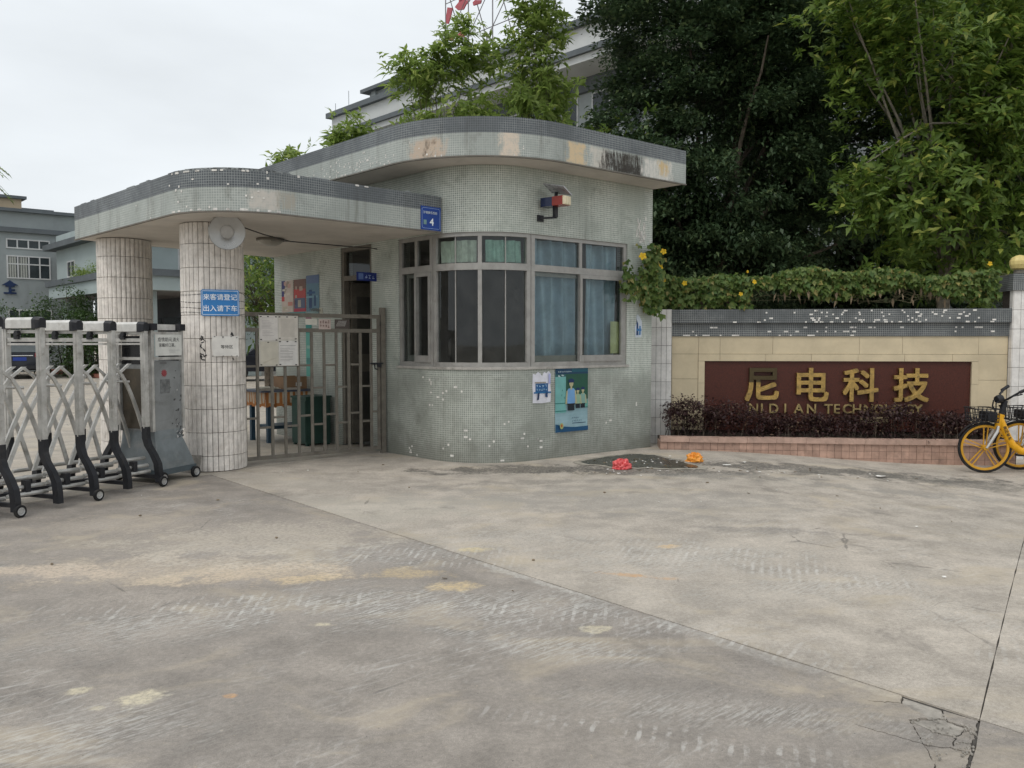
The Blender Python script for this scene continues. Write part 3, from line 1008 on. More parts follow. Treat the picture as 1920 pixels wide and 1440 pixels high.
def plastic_bag(name, x, y, w, d, h, mat, label, seed):
    mb = MB()
    rows = []
    nu, nv = 72, 30
    for i in range(nv + 1):
        ph = PI / 2 * i / nv
        row = []
        for j in range(nu):
            th = 2 * PI * j / nu
            n = mnoise.noise((math.cos(th) * 2.2 + seed, math.sin(th) * 2.2, ph * 2.2)) * .30 + abs(mnoise.noise((math.cos(th) * 4 + seed, math.sin(th) * 4, ph * 4))) * -.35 + mnoise.noise((math.cos(th) * 11 + seed, math.sin(th) * 11, ph * 11)) * .06
            r = (1 + n) * math.cos(ph) ** .8
            zz = math.sin(ph) * (1 + n * .9)
            row.append((x + math.cos(th) * w * r, y + math.sin(th) * d * r, ground_z(x, y) + .004 + max(0, h * zz)))
        rows.append(row)
    mb.grid(rows, closed=True)
    o = mb.build(name, mat, smooth=True, sharp=75)
    return tag(o, label, 'plastic bag')


def bagmat(name, c1, c2):
    g = G(name)
    n = g.noise(g.pos(), 22, 5, .65, .6)
    g.b.inputs['Specular IOR Level'].default_value = .5
    return g.done(g.mix(g.ss(n, .3, .7), c1, c2), .3)


plastic_bag('plastic_bag', 1.30, 9.50, .115, .08, .115, bagmat('red_plastic', (.60, .035, .045), (.75, .16, .15)), 'crumpled red plastic bag at the edge of the dark silt', 3.1)
plastic_bag('plastic_bag', 2.30, 10.07, .115, .08, .11, bagmat('orange_plastic', (.72, .22, .015), (.85, .40, .06)), 'crumpled orange plastic bag in front of the pink planter', 8.7)

# ================================================================== gatehouse
RC = .95
_th = U.angle(V)
TL = RC / math.tan(_th / 2)
_cen = C0 + (U + V).normalized() * (RC / math.sin(_th / 2))
_a0 = math.atan2(*((C0 + U * TL) - _cen).yx)
_a1 = math.atan2(*((C0 + V * TL) - _cen).yx)
_da = (_a1 - _a0 + PI) % (2 * PI) - PI
LA = abs(_da) * RC
UE, VE = 4.90, 3.06


def hp(w, off=0.0):
    """point on the gatehouse outer wall, w metres along it from the start of the rounded corner; off = outwards"""
    if w < 0:
        return C0 + U * (TL - w) + NU * off
    if w > LA:
        return C0 + V * (TL + w - LA) + NV * off
    a = _a0 + _da * w / LA
    return _cen + Vector((math.cos(a), math.sin(a))) * (RC + off)


def hn(w):
    return (hp(w, 1) - hp(w, 0))


def wsteps(w0, w1, st=.07):
    out = [w0]
    for k in range(0, int(LA / st) + 2):
        q = min(LA, k * st)
        if w0 + 1e-4 < q < w1 - 1e-4 and q > out[-1] + 1e-4:
            out.append(q)
    out.append(w1)
    return out


WU = -(UE - TL)
WV = LA + VE - TL
tU = lambda t: -(t - TL)
sV = lambda s: LA + (s - TL)

house = thing('gatehouse', v3(_cen, 0), 'grey mosaic-tiled gatehouse with rounded corner and flat overhanging roof', 'building')


def band(mb, w0, w1, z0, z1, th=.2):
    W = wsteps(w0, w1)
    mb.grid([[v3(hp(w), z) for w in W] for z in (z0, z1)], uvs=[[(w + 6, z) for w in W] for z in (z0, z1)])
    mb.grid([[v3(hp(w, -th), z) for w in W] for z in (z0, z1)], m=1)
    mb.poly([v3(hp(w), z1) for w in W] + [v3(hp(w, -th), z1) for w in W[::-1]], 1)
    mb.poly([v3(hp(w), z0) for w in W] + [v3(hp(w, -th), z0) for w in W[::-1]], 1)
    for w in (w0, w1):
        mb.poly([v3(hp(w), z0), v3(hp(w, -th), z0), v3(hp(w, -th), z1), v3(hp(w), z1)], 0, [(0.0, z0), (th, z0), (th, z1), (0.0, z1)])


ZS, ZH, ZT, ZR, ZTOP = 1.19, 2.86, 2.41, 3.67, 4.12
WD0, WD1 = tU(2.94), tU(2.17)
WW0, WW1 = tU(1.56), sV(2.56)
mb = MB()
band(mb, WU, WD0, 0, ZH)
band(mb, WD1, WW0, 0, ZH)
band(mb, WW0, WW1, 0, ZS)
band(mb, WW1, WV, 0, ZH)
band(mb, WU, WV, ZH, ZR)
mb.build('wall', [M['mosaic'], M['inwall']], house, smooth=True)
# the other walls, floor and ceiling
EE, AA = C0 + U * UE, C0 + V * VE
FF = EE + V * VE
mb = MB()


def plainwall(mb, p, q, z0, z1, nin, th=.2):
    p, q = Vector(p), Vector(q)
    n = Vector(nin) * th
    ln = (q - p).length
    mb.poly([v3(p, z0), v3(q, z0), v3(q, z1), v3(p, z1)], 0, [(0, z0), (ln, z0), (ln, z1), (0, z1)])
    mb.poly([v3(p + n, z0), v3(q + n, z0), v3(q + n, z1), v3(p + n, z1)], 1)
    for a in (p, q):
        mb.poly([v3(a, z0), v3(a + n, z0), v3(a + n, z1), v3(a, z1)], 1)
    for z in (z0, z1):
        mb.poly([v3(p, z), v3(q, z), v3(q + n, z), v3(p + n, z)], 1)


plainwall(mb, AA + U * .202, AA + U * UE, 0, ZR, -V)
B1, B2 = EE + V * 1.22, EE + V * 1.62
plainwall(mb, EE + V * .202, B1, 0, ZR, -U)
plainwall(mb, B2, FF, 0, ZR, -U)
plainwall(mb, B1, B2, 0, .95, -U)
plainwall(mb, B1, B2, 2.45, ZR, -U)
mb.build('rear_wall', [M['mosaic'], M['inwall']], house)
mb = MB()
inn = [v3(hp(w, -.15), 0) for w in wsteps(WU, WV)] + [v3(FF - U * .15 - V * .1, 0)]
mb.poly([p + Z3 * .03 for p in inn])
mb.build('floor', M['inwall'], house)
mb = MB()
mb.poly([p + Z3 * 2.98 for p in inn])
mb.build('ceiling', M['inwall'], house)

# windows round the front
AL = M['alu']


def fbar(mb, w0, w1, z, h, d=.06, off=-.05):
    W = wsteps(w0, w1, .12)
    for a, b in zip(W, W[1:]):
        p, q = hp(a, off), hp(b, off)
        e = (q - p).normalized() * .002
        mb.bar(v3(p - e, z), v3(q + e, z), d, h)


def fpost(mb, w, z0, z1, wd=.06, d=.06, off=-.05):
    p = hp(w, off)
    n = d3(hn(w)).normalized()
    t = n.cross(Z3)
    mb.obox(v3(p, (z0 + z1) / 2), t * wd / 2, n * d / 2, Z3 * (z1 - z0) / 2)


def pane(w0, w1, z0, z1, parent, off=-.05, name='pane'):
    W = wsteps(w0, w1, .12)
    mb = MB()
    mb.grid([[v3(hp(w, off), z) for w in W] for z in (z0, z1)])
    return mb.build(name, M['glass'], parent)


def window(name_w0, w1, splits, low_sash=(), label=None):
    """one window: outer frame, transom, mullions, panes above and below"""
    w0 = name_w0
    mb = MB()
    fbar(mb, w0, w1, ZS + .03, .06)
    fbar(mb, w0, w1, ZH - .025, .05)
    fbar(mb, w0, w1, ZT + .03, .085, .07)
    for w in (w0 + .03, w1 - .03):
        fpost(mb, w, ZS + .06, ZH - .05, .06, .064)
    fr = mb.build('window', AL, house)
    edges = [w0 + .06] + list(splits) + [w1 - .06]
    for w in splits:
        m2 = MB()
        fpost(m2, w, ZS + .06, ZH - .05, .05, .058)
        m2.build('mullion', AL, fr)
    for a, b in zip(edges, edges[1:]):
        pane(a, b, ZT + .072, ZH - .05, fr)
        pane(a, b, ZS + .06, ZT - .012, fr)
    for (a, b, off) in low_sash:
        m2 = MB()
        fbar(m2, a, b, ZS + .10, .085, .03, off)
        fbar(m2, a, b, ZT - .04, .05, .03, off)
        for w in (a + .02, b - .02):
            fpost(m2, w, ZS + .14, ZT - .065, .04, .034, off)
        m2.build('sash', AL, fr)
    return fr


wl = window(WW0, 0.0 - .005, [WW0 + .36], [(WW0 + .10, WW0 + .36, -.09), (WW0 + .34, -.05, -.02)])
mid = LA / 2
wc = window(0.005, LA - .005, [mid], [])
wr = window(LA + .005, WW1, [sV(1.70)], [(LA + .07, sV(1.72), -.09), (sV(1.68), WW1 - .07, -.02)])
for w in (LA * .26, LA * .74):
    m2 = MB()
    fpost(m2, w, ZS + .06, ZH - .05, .012, .016, -.045)
    m2.build('glass_joint', AL, wc)
# thin sill of mortar
mb = MB()
fbar(mb, WW0 - .03, WW1 + .03, ZS - .012, .03, .10, -.03)
mb.build('sill', simple('sill_mortar', (.40, .38, .35), .9, grime=.4, coords='pos'), house)
# the rear window that shows daylight through the door
mb = MB()
q1, q2 = B1 - U * .1, B2 - U * .1
for p, q, z0, z1 in ((q1, q1 + V * .05, .95, 2.45), (q2 - V * .05, q2, .95, 2.45), (q1 + V * .05, q2 - V * .05, .95, 1.0), (q1 + V * .05, q2 - V * .05, 2.40, 2.45)):
    mb.obox(v3((p + q) / 2, (z0 + z1) / 2), d3((q - p) / 2), d3(U * .025), (0, 0, (z1 - z0) / 2))
mb.build('rear_window_frame', AL, house)

# door with transom, set open inwards
mb = MB()
for w in (WD0 + .03, WD1 - .03):
    fpost(mb, w, .02, ZH, .06, .09, -.06)
fbar(mb, WD0 + .06, WD1 - .06, 2.42, .07, .09, -.06)
fbar(mb, WD0 + .06, WD1 - .06, ZH - .03, .06, .09, -.06)
dr = mb.build('door_frame', M['gatepaint'], house)
pane(WD0 + .06, WD1 - .06, 2.455, ZH - .06, dr, -.06, 'transom_pane')
hinge = hp(WD0 + .07, -.12)
dd = (-NU * .97 + U * .05).normalized()
mb = MB()
nn = d3(Vector((-dd.y, dd.x)))
mb.obox(v3(hinge + dd * .31, 1.2), d3(dd) * .31, nn * .02, (0, 0, 1.17))
for zc, hh in ((1.75, .42), (.72, .35)):
    mb.obox(v3(hinge + dd * .31, zc), d3(dd) * .22, nn * .026, (0, 0, hh), 1)
dl = mb.build('door_leaf', [M['gatepaint'], simple('door_panel', (.075, .072, .062), .6)], house)
m2 = MB()
m2.tube([v3(hinge + dd * .55 - nn.xy * .05, 1.05), v3(hinge + dd * .55 + nn.xy * .05, 1.05)], .018, 10)
m2.build('door_handle', M['steel'], dl)

# roof slab
RP = [C0 + U * (UE + .25) + NU * .55, None, AA + V * .10 + NV * .51]
a_l, b_l = C0 + NU * .55, C0 + NV * .51
den = U.x * V.y - U.y * V.x
r_ = b_l - a_l
tt = (r_.x * V.y - r_.y * V.x) / den
RP[1] = a_l + U * tt
rpath = fillet(RP, [0, 1.6, 0])
rpath += [rpath[-1] + U * (UE + .6)]
ru = [0.0]
for a, b in zip(rpath, rpath[1:]):
    ru.append(ru[-1] + (b - a).length)


def fascia(path, us, z0, z1, mat, name, parent, out=0.0, close=False):
    mb = MB()
    zs = (z0, z1)
    mb.grid([[v3(p, z) for p in path] for z in zs], uvs=[[(u, z) for u in us] for z in zs])
    return mb.build(name, mat, parent, smooth=True)


def slabcore(path, z0, z1, name, parent, inset=.002):
    cx = sum((p for p in path), Vector((0, 0))) / len(path)
    pp = [p + (cx - p).normalized() * inset for p in path]
    mb = MB()
    mb.poly([v3(p, z0) for p in pp], 0)
    mb.poly([v3(p, z1) for p in pp], 1)
    mb.grid([[v3(p, z) for p in pp] for z in (z0, z1)], m=1, closed=True)
    return mb.build(name, [M['soffit'], M['roofing']], parent)


slabcore(rpath, ZR + .002, ZTOP - .012, 'roof_slab', house)
fascia(rpath, ru, ZR, ZR + .265, M['mosaic_fascia'], 'fascia', house)
fascia(rpath, ru, ZR + .265, ZTOP, M['mosaic_dark'], 'fascia_trim', house)
# thin lip under the fascia, coloured dark as the drip groove's shadow line
mb = MB()
for a, b in zip(rpath[:-2], rpath[1:-1]):
    mb.bar(v3(a, ZR - .008), v3(b, ZR - .008), .03, .016)
mb.build('drip_edge', simple('drip_shade', (.16, .15, .13), .95, coords='pos'), house)

# bare spots where single mosaic tiles have dropped off
mb = MB()


def chip_on(mb, p, t, n, z, w, h):
    c = v3(p, z) + n * .0025
    mb.obox(c, t * w / 2, n * .0015, Z3 * h / 2)


S27 = .027
spots = []
for cw, cz, nn, sp in ((-.10, .92, 5, .10), (.18, .84, 4, .08), (.02, .70, 2, .05), (.45, .98, 2, .04), (.50, .38, 1, .02), (.52, .30, 2, .05), (.85, .18, 3, .09), (1.02, .48, 2, .03), (sV(.75), .30, 3, .05), (sV(.95), .22, 4, .06), (sV(2.2), .45, 2, .03), (sV(2.75), .62, 2, .02), (-.42, .12, 5, .07), (.30, .10, 3, .08)):
    for _ in range(nn):
        spots.append((cw + random.gauss(0, sp), cz + random.gauss(0, sp)))
for w, z in spots:
    w, z = round(w / S27) * S27, max(.03, round(z / S27) * S27)
    n = d3(hn(w)).normalized()
    t = n.cross(Z3)
    chip_on(mb, hp(w), t, n, z, S27 * random.choice((.8, .95, 1.8)), S27 * random.choice((.8, .95, .95)))
for cf, nn, sp in ((.36, 34, .09), (.42, 16, .06), (.30, 14, .08), (.55, 4, .06), (.66, 3, .06), (.48, 4, .04)):
    tot = ru[-2]
    for _ in range(nn):
        uu = min(tot - .05, max(.4, cf * tot + random.gauss(0, sp * 4)))
        uu = round(uu / S27) * S27
        i = max(k_ for k_ in range(len(ru)) if ru[k_] <= uu)
        i = min(i, len(rpath) - 3)
        a, b = rpath[i], rpath[i + 1]
        p = a.lerp(b, min(1, (uu - ru[i]) / max(1e-6, ru[i + 1] - ru[i])))
        t = d3(b - a).normalized()
        n = t.cross(Z3)
        z = ZR + S27 * (int(abs(random.gauss(0, 4.0))) + .5)
        chip_on(mb, p, t, n, min(z, ZTOP - .02), S27 * random.uniform(.4, .95), S27 * random.uniform(.4, .95))
tag(mb.build('bare_mortar_spots', M['chip'], house), kind='stuff')
# scar of torn glue near the right edge
mb = MB()
for k in range(46):
    s = 2.83 + random.gauss(0, .055)
    z = 3.04 + random.gauss(0, .085)
    n, t = d3(NV), d3(V)
    chip_on(mb, C0 + V * s, t, n, z, random.uniform(.006, .03), random.uniform(.02, .09))
tag(mb.build('glue_scar', M['chip'], house), kind='stuff')

# curtains and sheets hung inside the glass


def curtain(name, w0, w1, z0, z1, mat, label, cat, waves, amp=.035, off=-.20, taper=.0):
    mb = MB()
    n = 80
    rows = []
    for z in [z0 + (z1 - z0) * i / 9 for i in range(10)]:
        f = (z - z0) / (z1 - z0)
        row = []
        for j in range(n + 1):
            u = j / n
            w = w0 + (w1 - w0) * (u - taper * (1 - f) * (u - .5) * .6)
            a = amp * (math.sin(u * waves * 2 * PI + .6 * math.sin(u * 9 + 2 * f)) + .4 * math.sin(u * waves * 4.3 * PI + 1 + f))
            row.append(v3(hp(w, off + a), z))
        rows.append(row)
    mb.grid(rows)
    return tag(mb.build(name, mat, smooth=True), label, cat)


curtain('curtain', sV(.96), sV(1.84), ZS + .02, ZH - .04, M['curtain'], 'blue curtain in folds behind the left sliding pane of the straight window', 'curtain', 4, .07)
curtain('curtain', sV(1.90), sV(2.50), ZS + .02, ZH - .04, M['curtain'], 'narrower blue curtain behind the pane with the yellow sheet', 'curtain', 2.6, .07)
curtain('window_sheet', LA * .06, LA * .46, ZT + .09, ZH - .09, M['sheet'], 'crumpled cream sheet behind the left transom pane of the rounded corner', 'sheet', 3, .02, -.10)
curtain('window_sheet', LA * .55, LA * .93, ZT + .09, ZH - .09, M['sheet_g'], 'crumpled pale green sheet behind the right transom pane of the rounded corner', 'sheet', 3, .02, -.10)
mb = MB()
for a, b in ((sV(2.30), sV(2.47)),):
    mb.grid([[v3(hp(w, -.065), z) for w in (a, b)] for z in (ZS + .16, ZS + .60)])
    mb.grid([[v3(hp(w, -.067), z) for w in (a, b)] for z in (ZS + .16, ZS + .60)])
tag(mb.build('yellow_sheet', simple('yellow_sheet', (.58, .60, .32), .6, grime=.2, coords='pos')), 'pale yellow sheet stuck inside the right end of the window', 'sheet')
# furniture inside: desk and chair seen dimly through the glass
t = thing('guard_desk', v3(_cen + V * .3, .03), 'dark desk standing inside the rounded window', 'desk')
mb = MB(); b0 = _cen + V * .1 + U * .1
mb.obox(v3(b0, .76), d3(V) * .6, d3(U) * .3, (0, 0, .02)); mb.build('desk_top', M['dark'], t)
for sx in (-1, 1):
    mb = MB(); mb.obox(v3(b0 + V * sx * .55, .385), d3(V) * .03, d3(U) * .28, (0, 0, .355)); mb.build('side_panel', M['dark'], t)

# ---- printed sheets on the gatehouse wall
pz = d3(V)
up = Z3
SKIN, NAVY, TEAL, LBLUE = (.42, .40, .24), (.012, .03, .10), (.03, .22, .22), (.16, .34, .60)


def officer(cx, y0, s, shirt, bare=False):
    it = [('p', [(cx - .10 * s, y0), (cx + .10 * s, y0), (cx + .09 * s, y0 + .10 * s), (cx - .09 * s, y0 + .10 * s)], (.008, .014, .022)),
          ('p', [(cx - .11 * s, y0 + .10 * s), (cx + .11 * s, y0 + .10 * s), (cx + .13 * s, y0 + .29 * s), (cx + .07 * s, y0 + .33 * s), (cx - .07 * s, y0 + .33 * s), (cx - .13 * s, y0 + .29 * s)], shirt),
          ('p', rect(cx - .11 * s, y0 + .085 * s, cx + .11 * s, y0 + .105 * s), (.01, .015, .02)),
          ('p', [(cx - .17 * s, y0 + .10 * s), (cx - .12 * s, y0 + .10 * s), (cx - .10 * s, y0 + .30 * s), (cx - .14 * s, y0 + .29 * s)], SKIN),
          ('p', [(cx + .12 * s, y0 + .10 * s), (cx + .17 * s, y0 + .10 * s), (cx + .14 * s, y0 + .29 * s), (cx + .10 * s, y0 + .30 * s)], SKIN),
          ('p', rect(cx - .025 * s, y0 + .31 * s, cx + .025 * s, y0 + .36 * s), SKIN)]
    it.append(('p', [(cx + .062 * s * math.cos(a), y0 + .40 * s + .048 * s * math.sin(a)) for a in [2 * PI * k / 10 for k in range(10)]], SKIN))
    it.append(('p', [(cx - .075 * s, y0 + .415 * s), (cx + .075 * s, y0 + .415 * s), (cx + .085 * s, y0 + .455 * s), (cx, y0 + .48 * s), (cx - .085 * s, y0 + .455 * s)], NAVY))
    return it


items = []
for k in range(14):           # printed backdrop, dark teal above to pale blue below
    f = k / 13
    c = tuple(a * (1 - f) + b * f for a, b in zip((.30, .45, .50), (.012, .085, .09)))
    items.append(('p', rect(0, .12 + .86 * k / 14, 1, .12 + .86 * (k + 1) / 14), c))
items += [('p', [(0, .30), (.32, .30), (.32, .86), (0, .86)], (.16, .40, .38)), ('p', rect(0, .44, .34, .455), (.03, .17, .15)), ('p', rect(0, .32, .34, .335), (.03, .17, .15)),
          ('p', rect(.85, .36, 1, .375), (.03, .17, .15)), ('p', rect(.9, .38, 1, .48), (.12, .36, .30)), ('p', rect(.32, .5, 1, .9), (.02, .085, .055)), ('p', rect(0, .9, 1, 1), (.012, .05, .10)), ('p', rect(.5, .93, 1, 1), (.015, .09, .13))]
items += officer(.84, .36, .70, (.22, .38, .33)) + officer(.68, .36, .68, (.26, .40, .28)) + officer(.47, .33, 1.05, LBLUE)
items += [('p', [(0, 0), (1, 0), (1, .07), (.6, .065), (.25, .085), (0, .13)], (.012, .075, .17)),
          *scrib(.06, .855, .27, .895, 2, (.6, .7, .72), 1), *scrib(.06, .925, .48, .95, 7, (.55, .66, .7), 2),
          *scrib(.16, .64, .22, .67, 1, (.03, .12, .12), 3), *scrib(.14, .56, .2, .59, 1, (.03, .12, .12), 4), *scrib(.22, .52, .28, .55, 1, (.03, .12, .12), 5), *scrib(.46, .2, .68, .23, 4, (.04, .1, .16), 6), *scrib(.46, .155, .76, .185, 6, (.04, .1, .16), 7), ('p', rect(.46, .127, .88, .139), (.03, .06, .12)),
          ('p', [(.14 + .055 * math.cos(a), .10 + .048 * math.sin(a)) for a in [2 * PI * k / 14 for k in range(14)]], (.36, .42, .16)), ('p', [(.14 + .028 * math.cos(a), .105 + .026 * math.sin(a)) for a in [2 * PI * k / 12 for k in range(12)]], (.42, .10, .04))]
board('police_poster', v3(C0 + V * 1.235 + NV * .003, 1.172), pz, up, .575, .84, .002, (.30, .45, .50), items, 'teal poster of three officers in caps under the straight window', 'poster')
torn = [(.02, .02), (.5, 0), (.98, .03), (1.0, .38), (.97, .6), (1, .9), (.88, 1.0), (.74, .93), (.62, .98), (.52, .84), (.42, .93), (.3, .98), (.16, .9), (.03, .93), (0, .55), (.03, .3)]
board('torn_notice', v3(hp(sV(.855), .003), 1.135), d3(hp(sV(1.15)) - hp(sV(.86))), up, .31, .41, .002, (.68, .68, .74), [
    ('p', rect(.16, .33, .84, .62), (.02, .10, .26)), *scrib(.2, .5, .8, .58, 4, (.35, .5, .66), 8), *scrib(.2, .39, .8, .46, 5, (.3, .48, .62), 9), ('p', rect(.05, .31, .97, .36), (.02, .14, .32)), ('p', [(.22, .1), (.32, .12), (.36, .34), (.27, .34)], (.01, .03, .09)), ('p', [(.66, .2), (.78, .18), (.8, .34), (.68, .34)], (.02, .06, .16)),
    ('p', rect(.84, .6, .94, .92), (.42, .45, .72)), ('p', rect(.1, .63, .7, .67), (.3, .28, .24))], 'torn white and blue notice left of the teal poster', 'notice', outline=torn)
torn2 = [(.1, 0), (.9, .02), (1, .4), (.95, .68), (.7, .86), (.4, 1.0), (.2, .9), (.28, .6), (0, .45)]
board('torn_notice', v3(C0 + V * 2.71 + NV * .003, 1.90), pz, up, .15, .33, .002, (.55, .60, .66), [
    ('p', [(.2, .1), (.5, .1), (.45, .6), (.25, .75)], (.015, .05, .14)), ('p', rect(.25, .28, .9, .38), (.04, .16, .38)), ('p', [(.55, .1), (.8, .12), (.8, .5), (.6, .5)], (.07, .2, .40))], 'torn blue scrap of a notice beside the right end of the window', 'notice', outline=torn2)

# left wall behind the gate
uz = d3(-U)


def on_u(t, z, off=.003):
    return v3(C0 + U * t + NU * off, z)


def mini(seed, n, cols):
    r = random.Random(seed)
    out = []
    for k in range(n):
        x, y = r.uniform(.05, .75), r.uniform(.05, .85)
        out.append(('p', rect(x, y, min(.97, x + r.uniform(.1, .3)), min(.96, y + r.uniform(.03, .14))), r.choice(cols)))
    return out


board('wall_poster', on_u(4.66, 2.48), uz, up, .36, .50, .002, (.50, .42, .36), [('p', rect(0, .5, .3, 1), (.03, .03, .14)), ('p', [(.25, .55), (.7, .95), (.5, .98), (.2, .7)], (.30, .24, .18)), ('p', rect(0, .35, .25, .5), (.45, .05, .05)), ('p', rect(.1, .05, .45, .18), (.42, .38, .28)), ('p', rect(.55, .2, .95, .32), (.5, .2, .15))] + mini(3, 7, [(.06, .05, .05), (.5, .3, .25), (.55, .5, .42)]), 'cream and purple poster farthest back on the wall behind the gate', 'poster')
board('wall_poster', on_u(4.28, 2.48), uz, up, .36, .50, .002, (.36, .08, .07), [('p', rect(0, .7, 1, 1), (.16, .08, .06)), ('p', rect(0, .42, 1, .7), (.42, .045, .04)), ('p', rect(.05, .1, .95, .42), (.08, .10, .17)), ('p', rect(.35, .14, .6, .36), (.38, .34, .28)), ('p', rect(0, 0, 1, .09), (.38, .03, .06))] + mini(5, 5, [(.4, .3, .24), (.05, .06, .1)]), 'red poster with dark figures on the wall behind the gate', 'poster')
board('wall_poster', on_u(3.90, 2.52), uz, up, .37, .62, .002, (.10, .20, .27), [('p', rect(0, .8, 1, 1), (.10, .15, .27)), ('p', rect(.2, .2, .45, .65), (.015, .05, .14)), ('p', rect(0, .45, .9, .5), (.16, .3, .38)), ('p', rect(.6, .25, .75, .5), (.02, .06, .15)), ('p', rect(0, .02, .9, .12), (.2, .3, .3)), ('p', rect(.05, .55, .7, .6), (.02, .08, .2))], 'blue-grey poster nearest the door on the wall behind the gate', 'poster')
board('wall_notice', on_u(4.55, 1.975), uz, up, .62, .085, .002, (.06, .24, .25), [('p', rect(.05, .1, .3, .9), (.02, .12, .15)), ('p', rect(.3, .35, .9, .75), (.18, .36, .36)), ('p', rect(.12, .3, .22, .7), (.4, .5, .48))], 'teal strip notice under the two coloured posters', 'notice')
board('wall_notice', on_u(3.93, 1.93), uz, up, .17, .95, .002, (.10, .36, .30), [('p', rect(0, .88, 1, 1), (.26, .12, .16)), ('p', rect(0, .70, 1, .88), (.02, .24, .22)), ('p', rect(.1, .45, .9, .5), (.25, .46, .4)), ('p', rect(.1, .2, .9, .3), (.05, .22, .2))], 'tall green strip notice hanging behind the gate', 'notice')
board('wall_notice', on_u(3.80, 2.02), uz, up, .36, .15, .002, (.46, .45, .36), scrib(.1, .56, .92, .86, 5, (.09, .09, .07), 10) + scrib(.1, .14, .92, .44, 5, (.09, .09, .07), 11), 'small cream notice with two dark lines of writing near the door', 'notice')

# hanging door sign and number plate
board('door_sign', v3(hp(tU(2.06), .32), 2.45), d3(-NU), up, .32, .115, .012, (.012, .028, .17), [('p', rect(.08, .15, .32, .85), (.1, .16, .36)), *scrib(.4, .25, .92, .75, 3, (.3, .38, .56), 12)], 'small blue sign standing out from the wall beside the door', 'sign')

# ================================================================== entrance canopy
CZ, CZT = 2.875, 3.305
fl0, fl1 = Vector((-.880, 10.108)), Vector((-2.70, 8.48))
ll0, ll1 = Vector((-5.84, 10.85)), Vector((-3.78, 8.84))
df, dl_ = (fl1 - fl0).normalized(), (ll1 - ll0).normalized()
den = df.x * dl_.y - df.y * dl_.x
r_ = ll0 - fl0
qc = fl0 + df * ((r_.x * dl_.y - r_.y * dl_.x) / den)
cpath = [Vector((-3.86, 13.16))] + fillet([ll0, qc, fl0], [0, .92, 0])
cu = [0.0]
for a, b in zip(cpath, cpath[1:]):
    cu.append(cu[-1] + (b - a).length)
canopy = thing('entrance_canopy', v3(Vector((-3.4, 11.2)), 0), 'flat mosaic-edged canopy with rounded corner over the pedestrian entrance', 'canopy')
slabcore(cpath + [C0 + U * .95 - NU * .1, EE - NU * .1], CZ + .002, CZT - .012, 'canopy_slab', canopy)
fascia(cpath, cu, CZ, CZ + .247, M['mosaic_fascia'], 'fascia', canopy)
fascia(cpath, cu, CZ + .247, CZT, M['mosaic_dark'], 'fascia_trim', canopy)
mb = MB()
for a, b in zip(cpath[1:], cpath[2:]):
    mb.bar(v3(a, CZ - .007), v3(b, CZ - .007), .028, .014)
mb.build('drip_edge', simple('drip_shade', (.17, .155, .135), .95, coords='pos'), canopy)  # dark colour paints the shadow line below the canopy fascia
mb = MB()
for k in range(50):
    i = random.randrange(1, len(cpath) - 1)
    a, b = cpath[i], cpath[i + 1]
    p = a.lerp(b, random.random())
    t = d3(b - a).normalized()
    n = t.cross(Z3)
    q = random.random()
    z = CZT - S27 * .45 if q < .35 else (CZ + S27 * .6 if q < .75 else random.uniform(CZ + .02, CZT - .02))
    chip_on(mb, p, t, n, z, S27 * random.uniform(.6, 2.2 if q < .75 else 1), S27 * random.uniform(.5, .95))
tag(mb.build('bare_mortar_spots', M['chip'], canopy), kind='stuff')
# uneven stubs of mortar along the top edge
mb = MB()
for k in range(60):
    i = random.randrange(1, len(cpath) - 1)
    p = cpath[i].lerp(cpath[i + 1], random.random())
    t = d3(cpath[i + 1] - cpath[i]).normalized()
    n = t.cross(Z3)
    mb.obox(v3(p, CZT + .004) - n * .02, t * random.uniform(.02, .12), n * .015, Z3 * random.uniform(.006, .014))
tag(mb.build('edge_mortar', M['mosaic_dark'], canopy), kind='stuff')

# round tiled columns


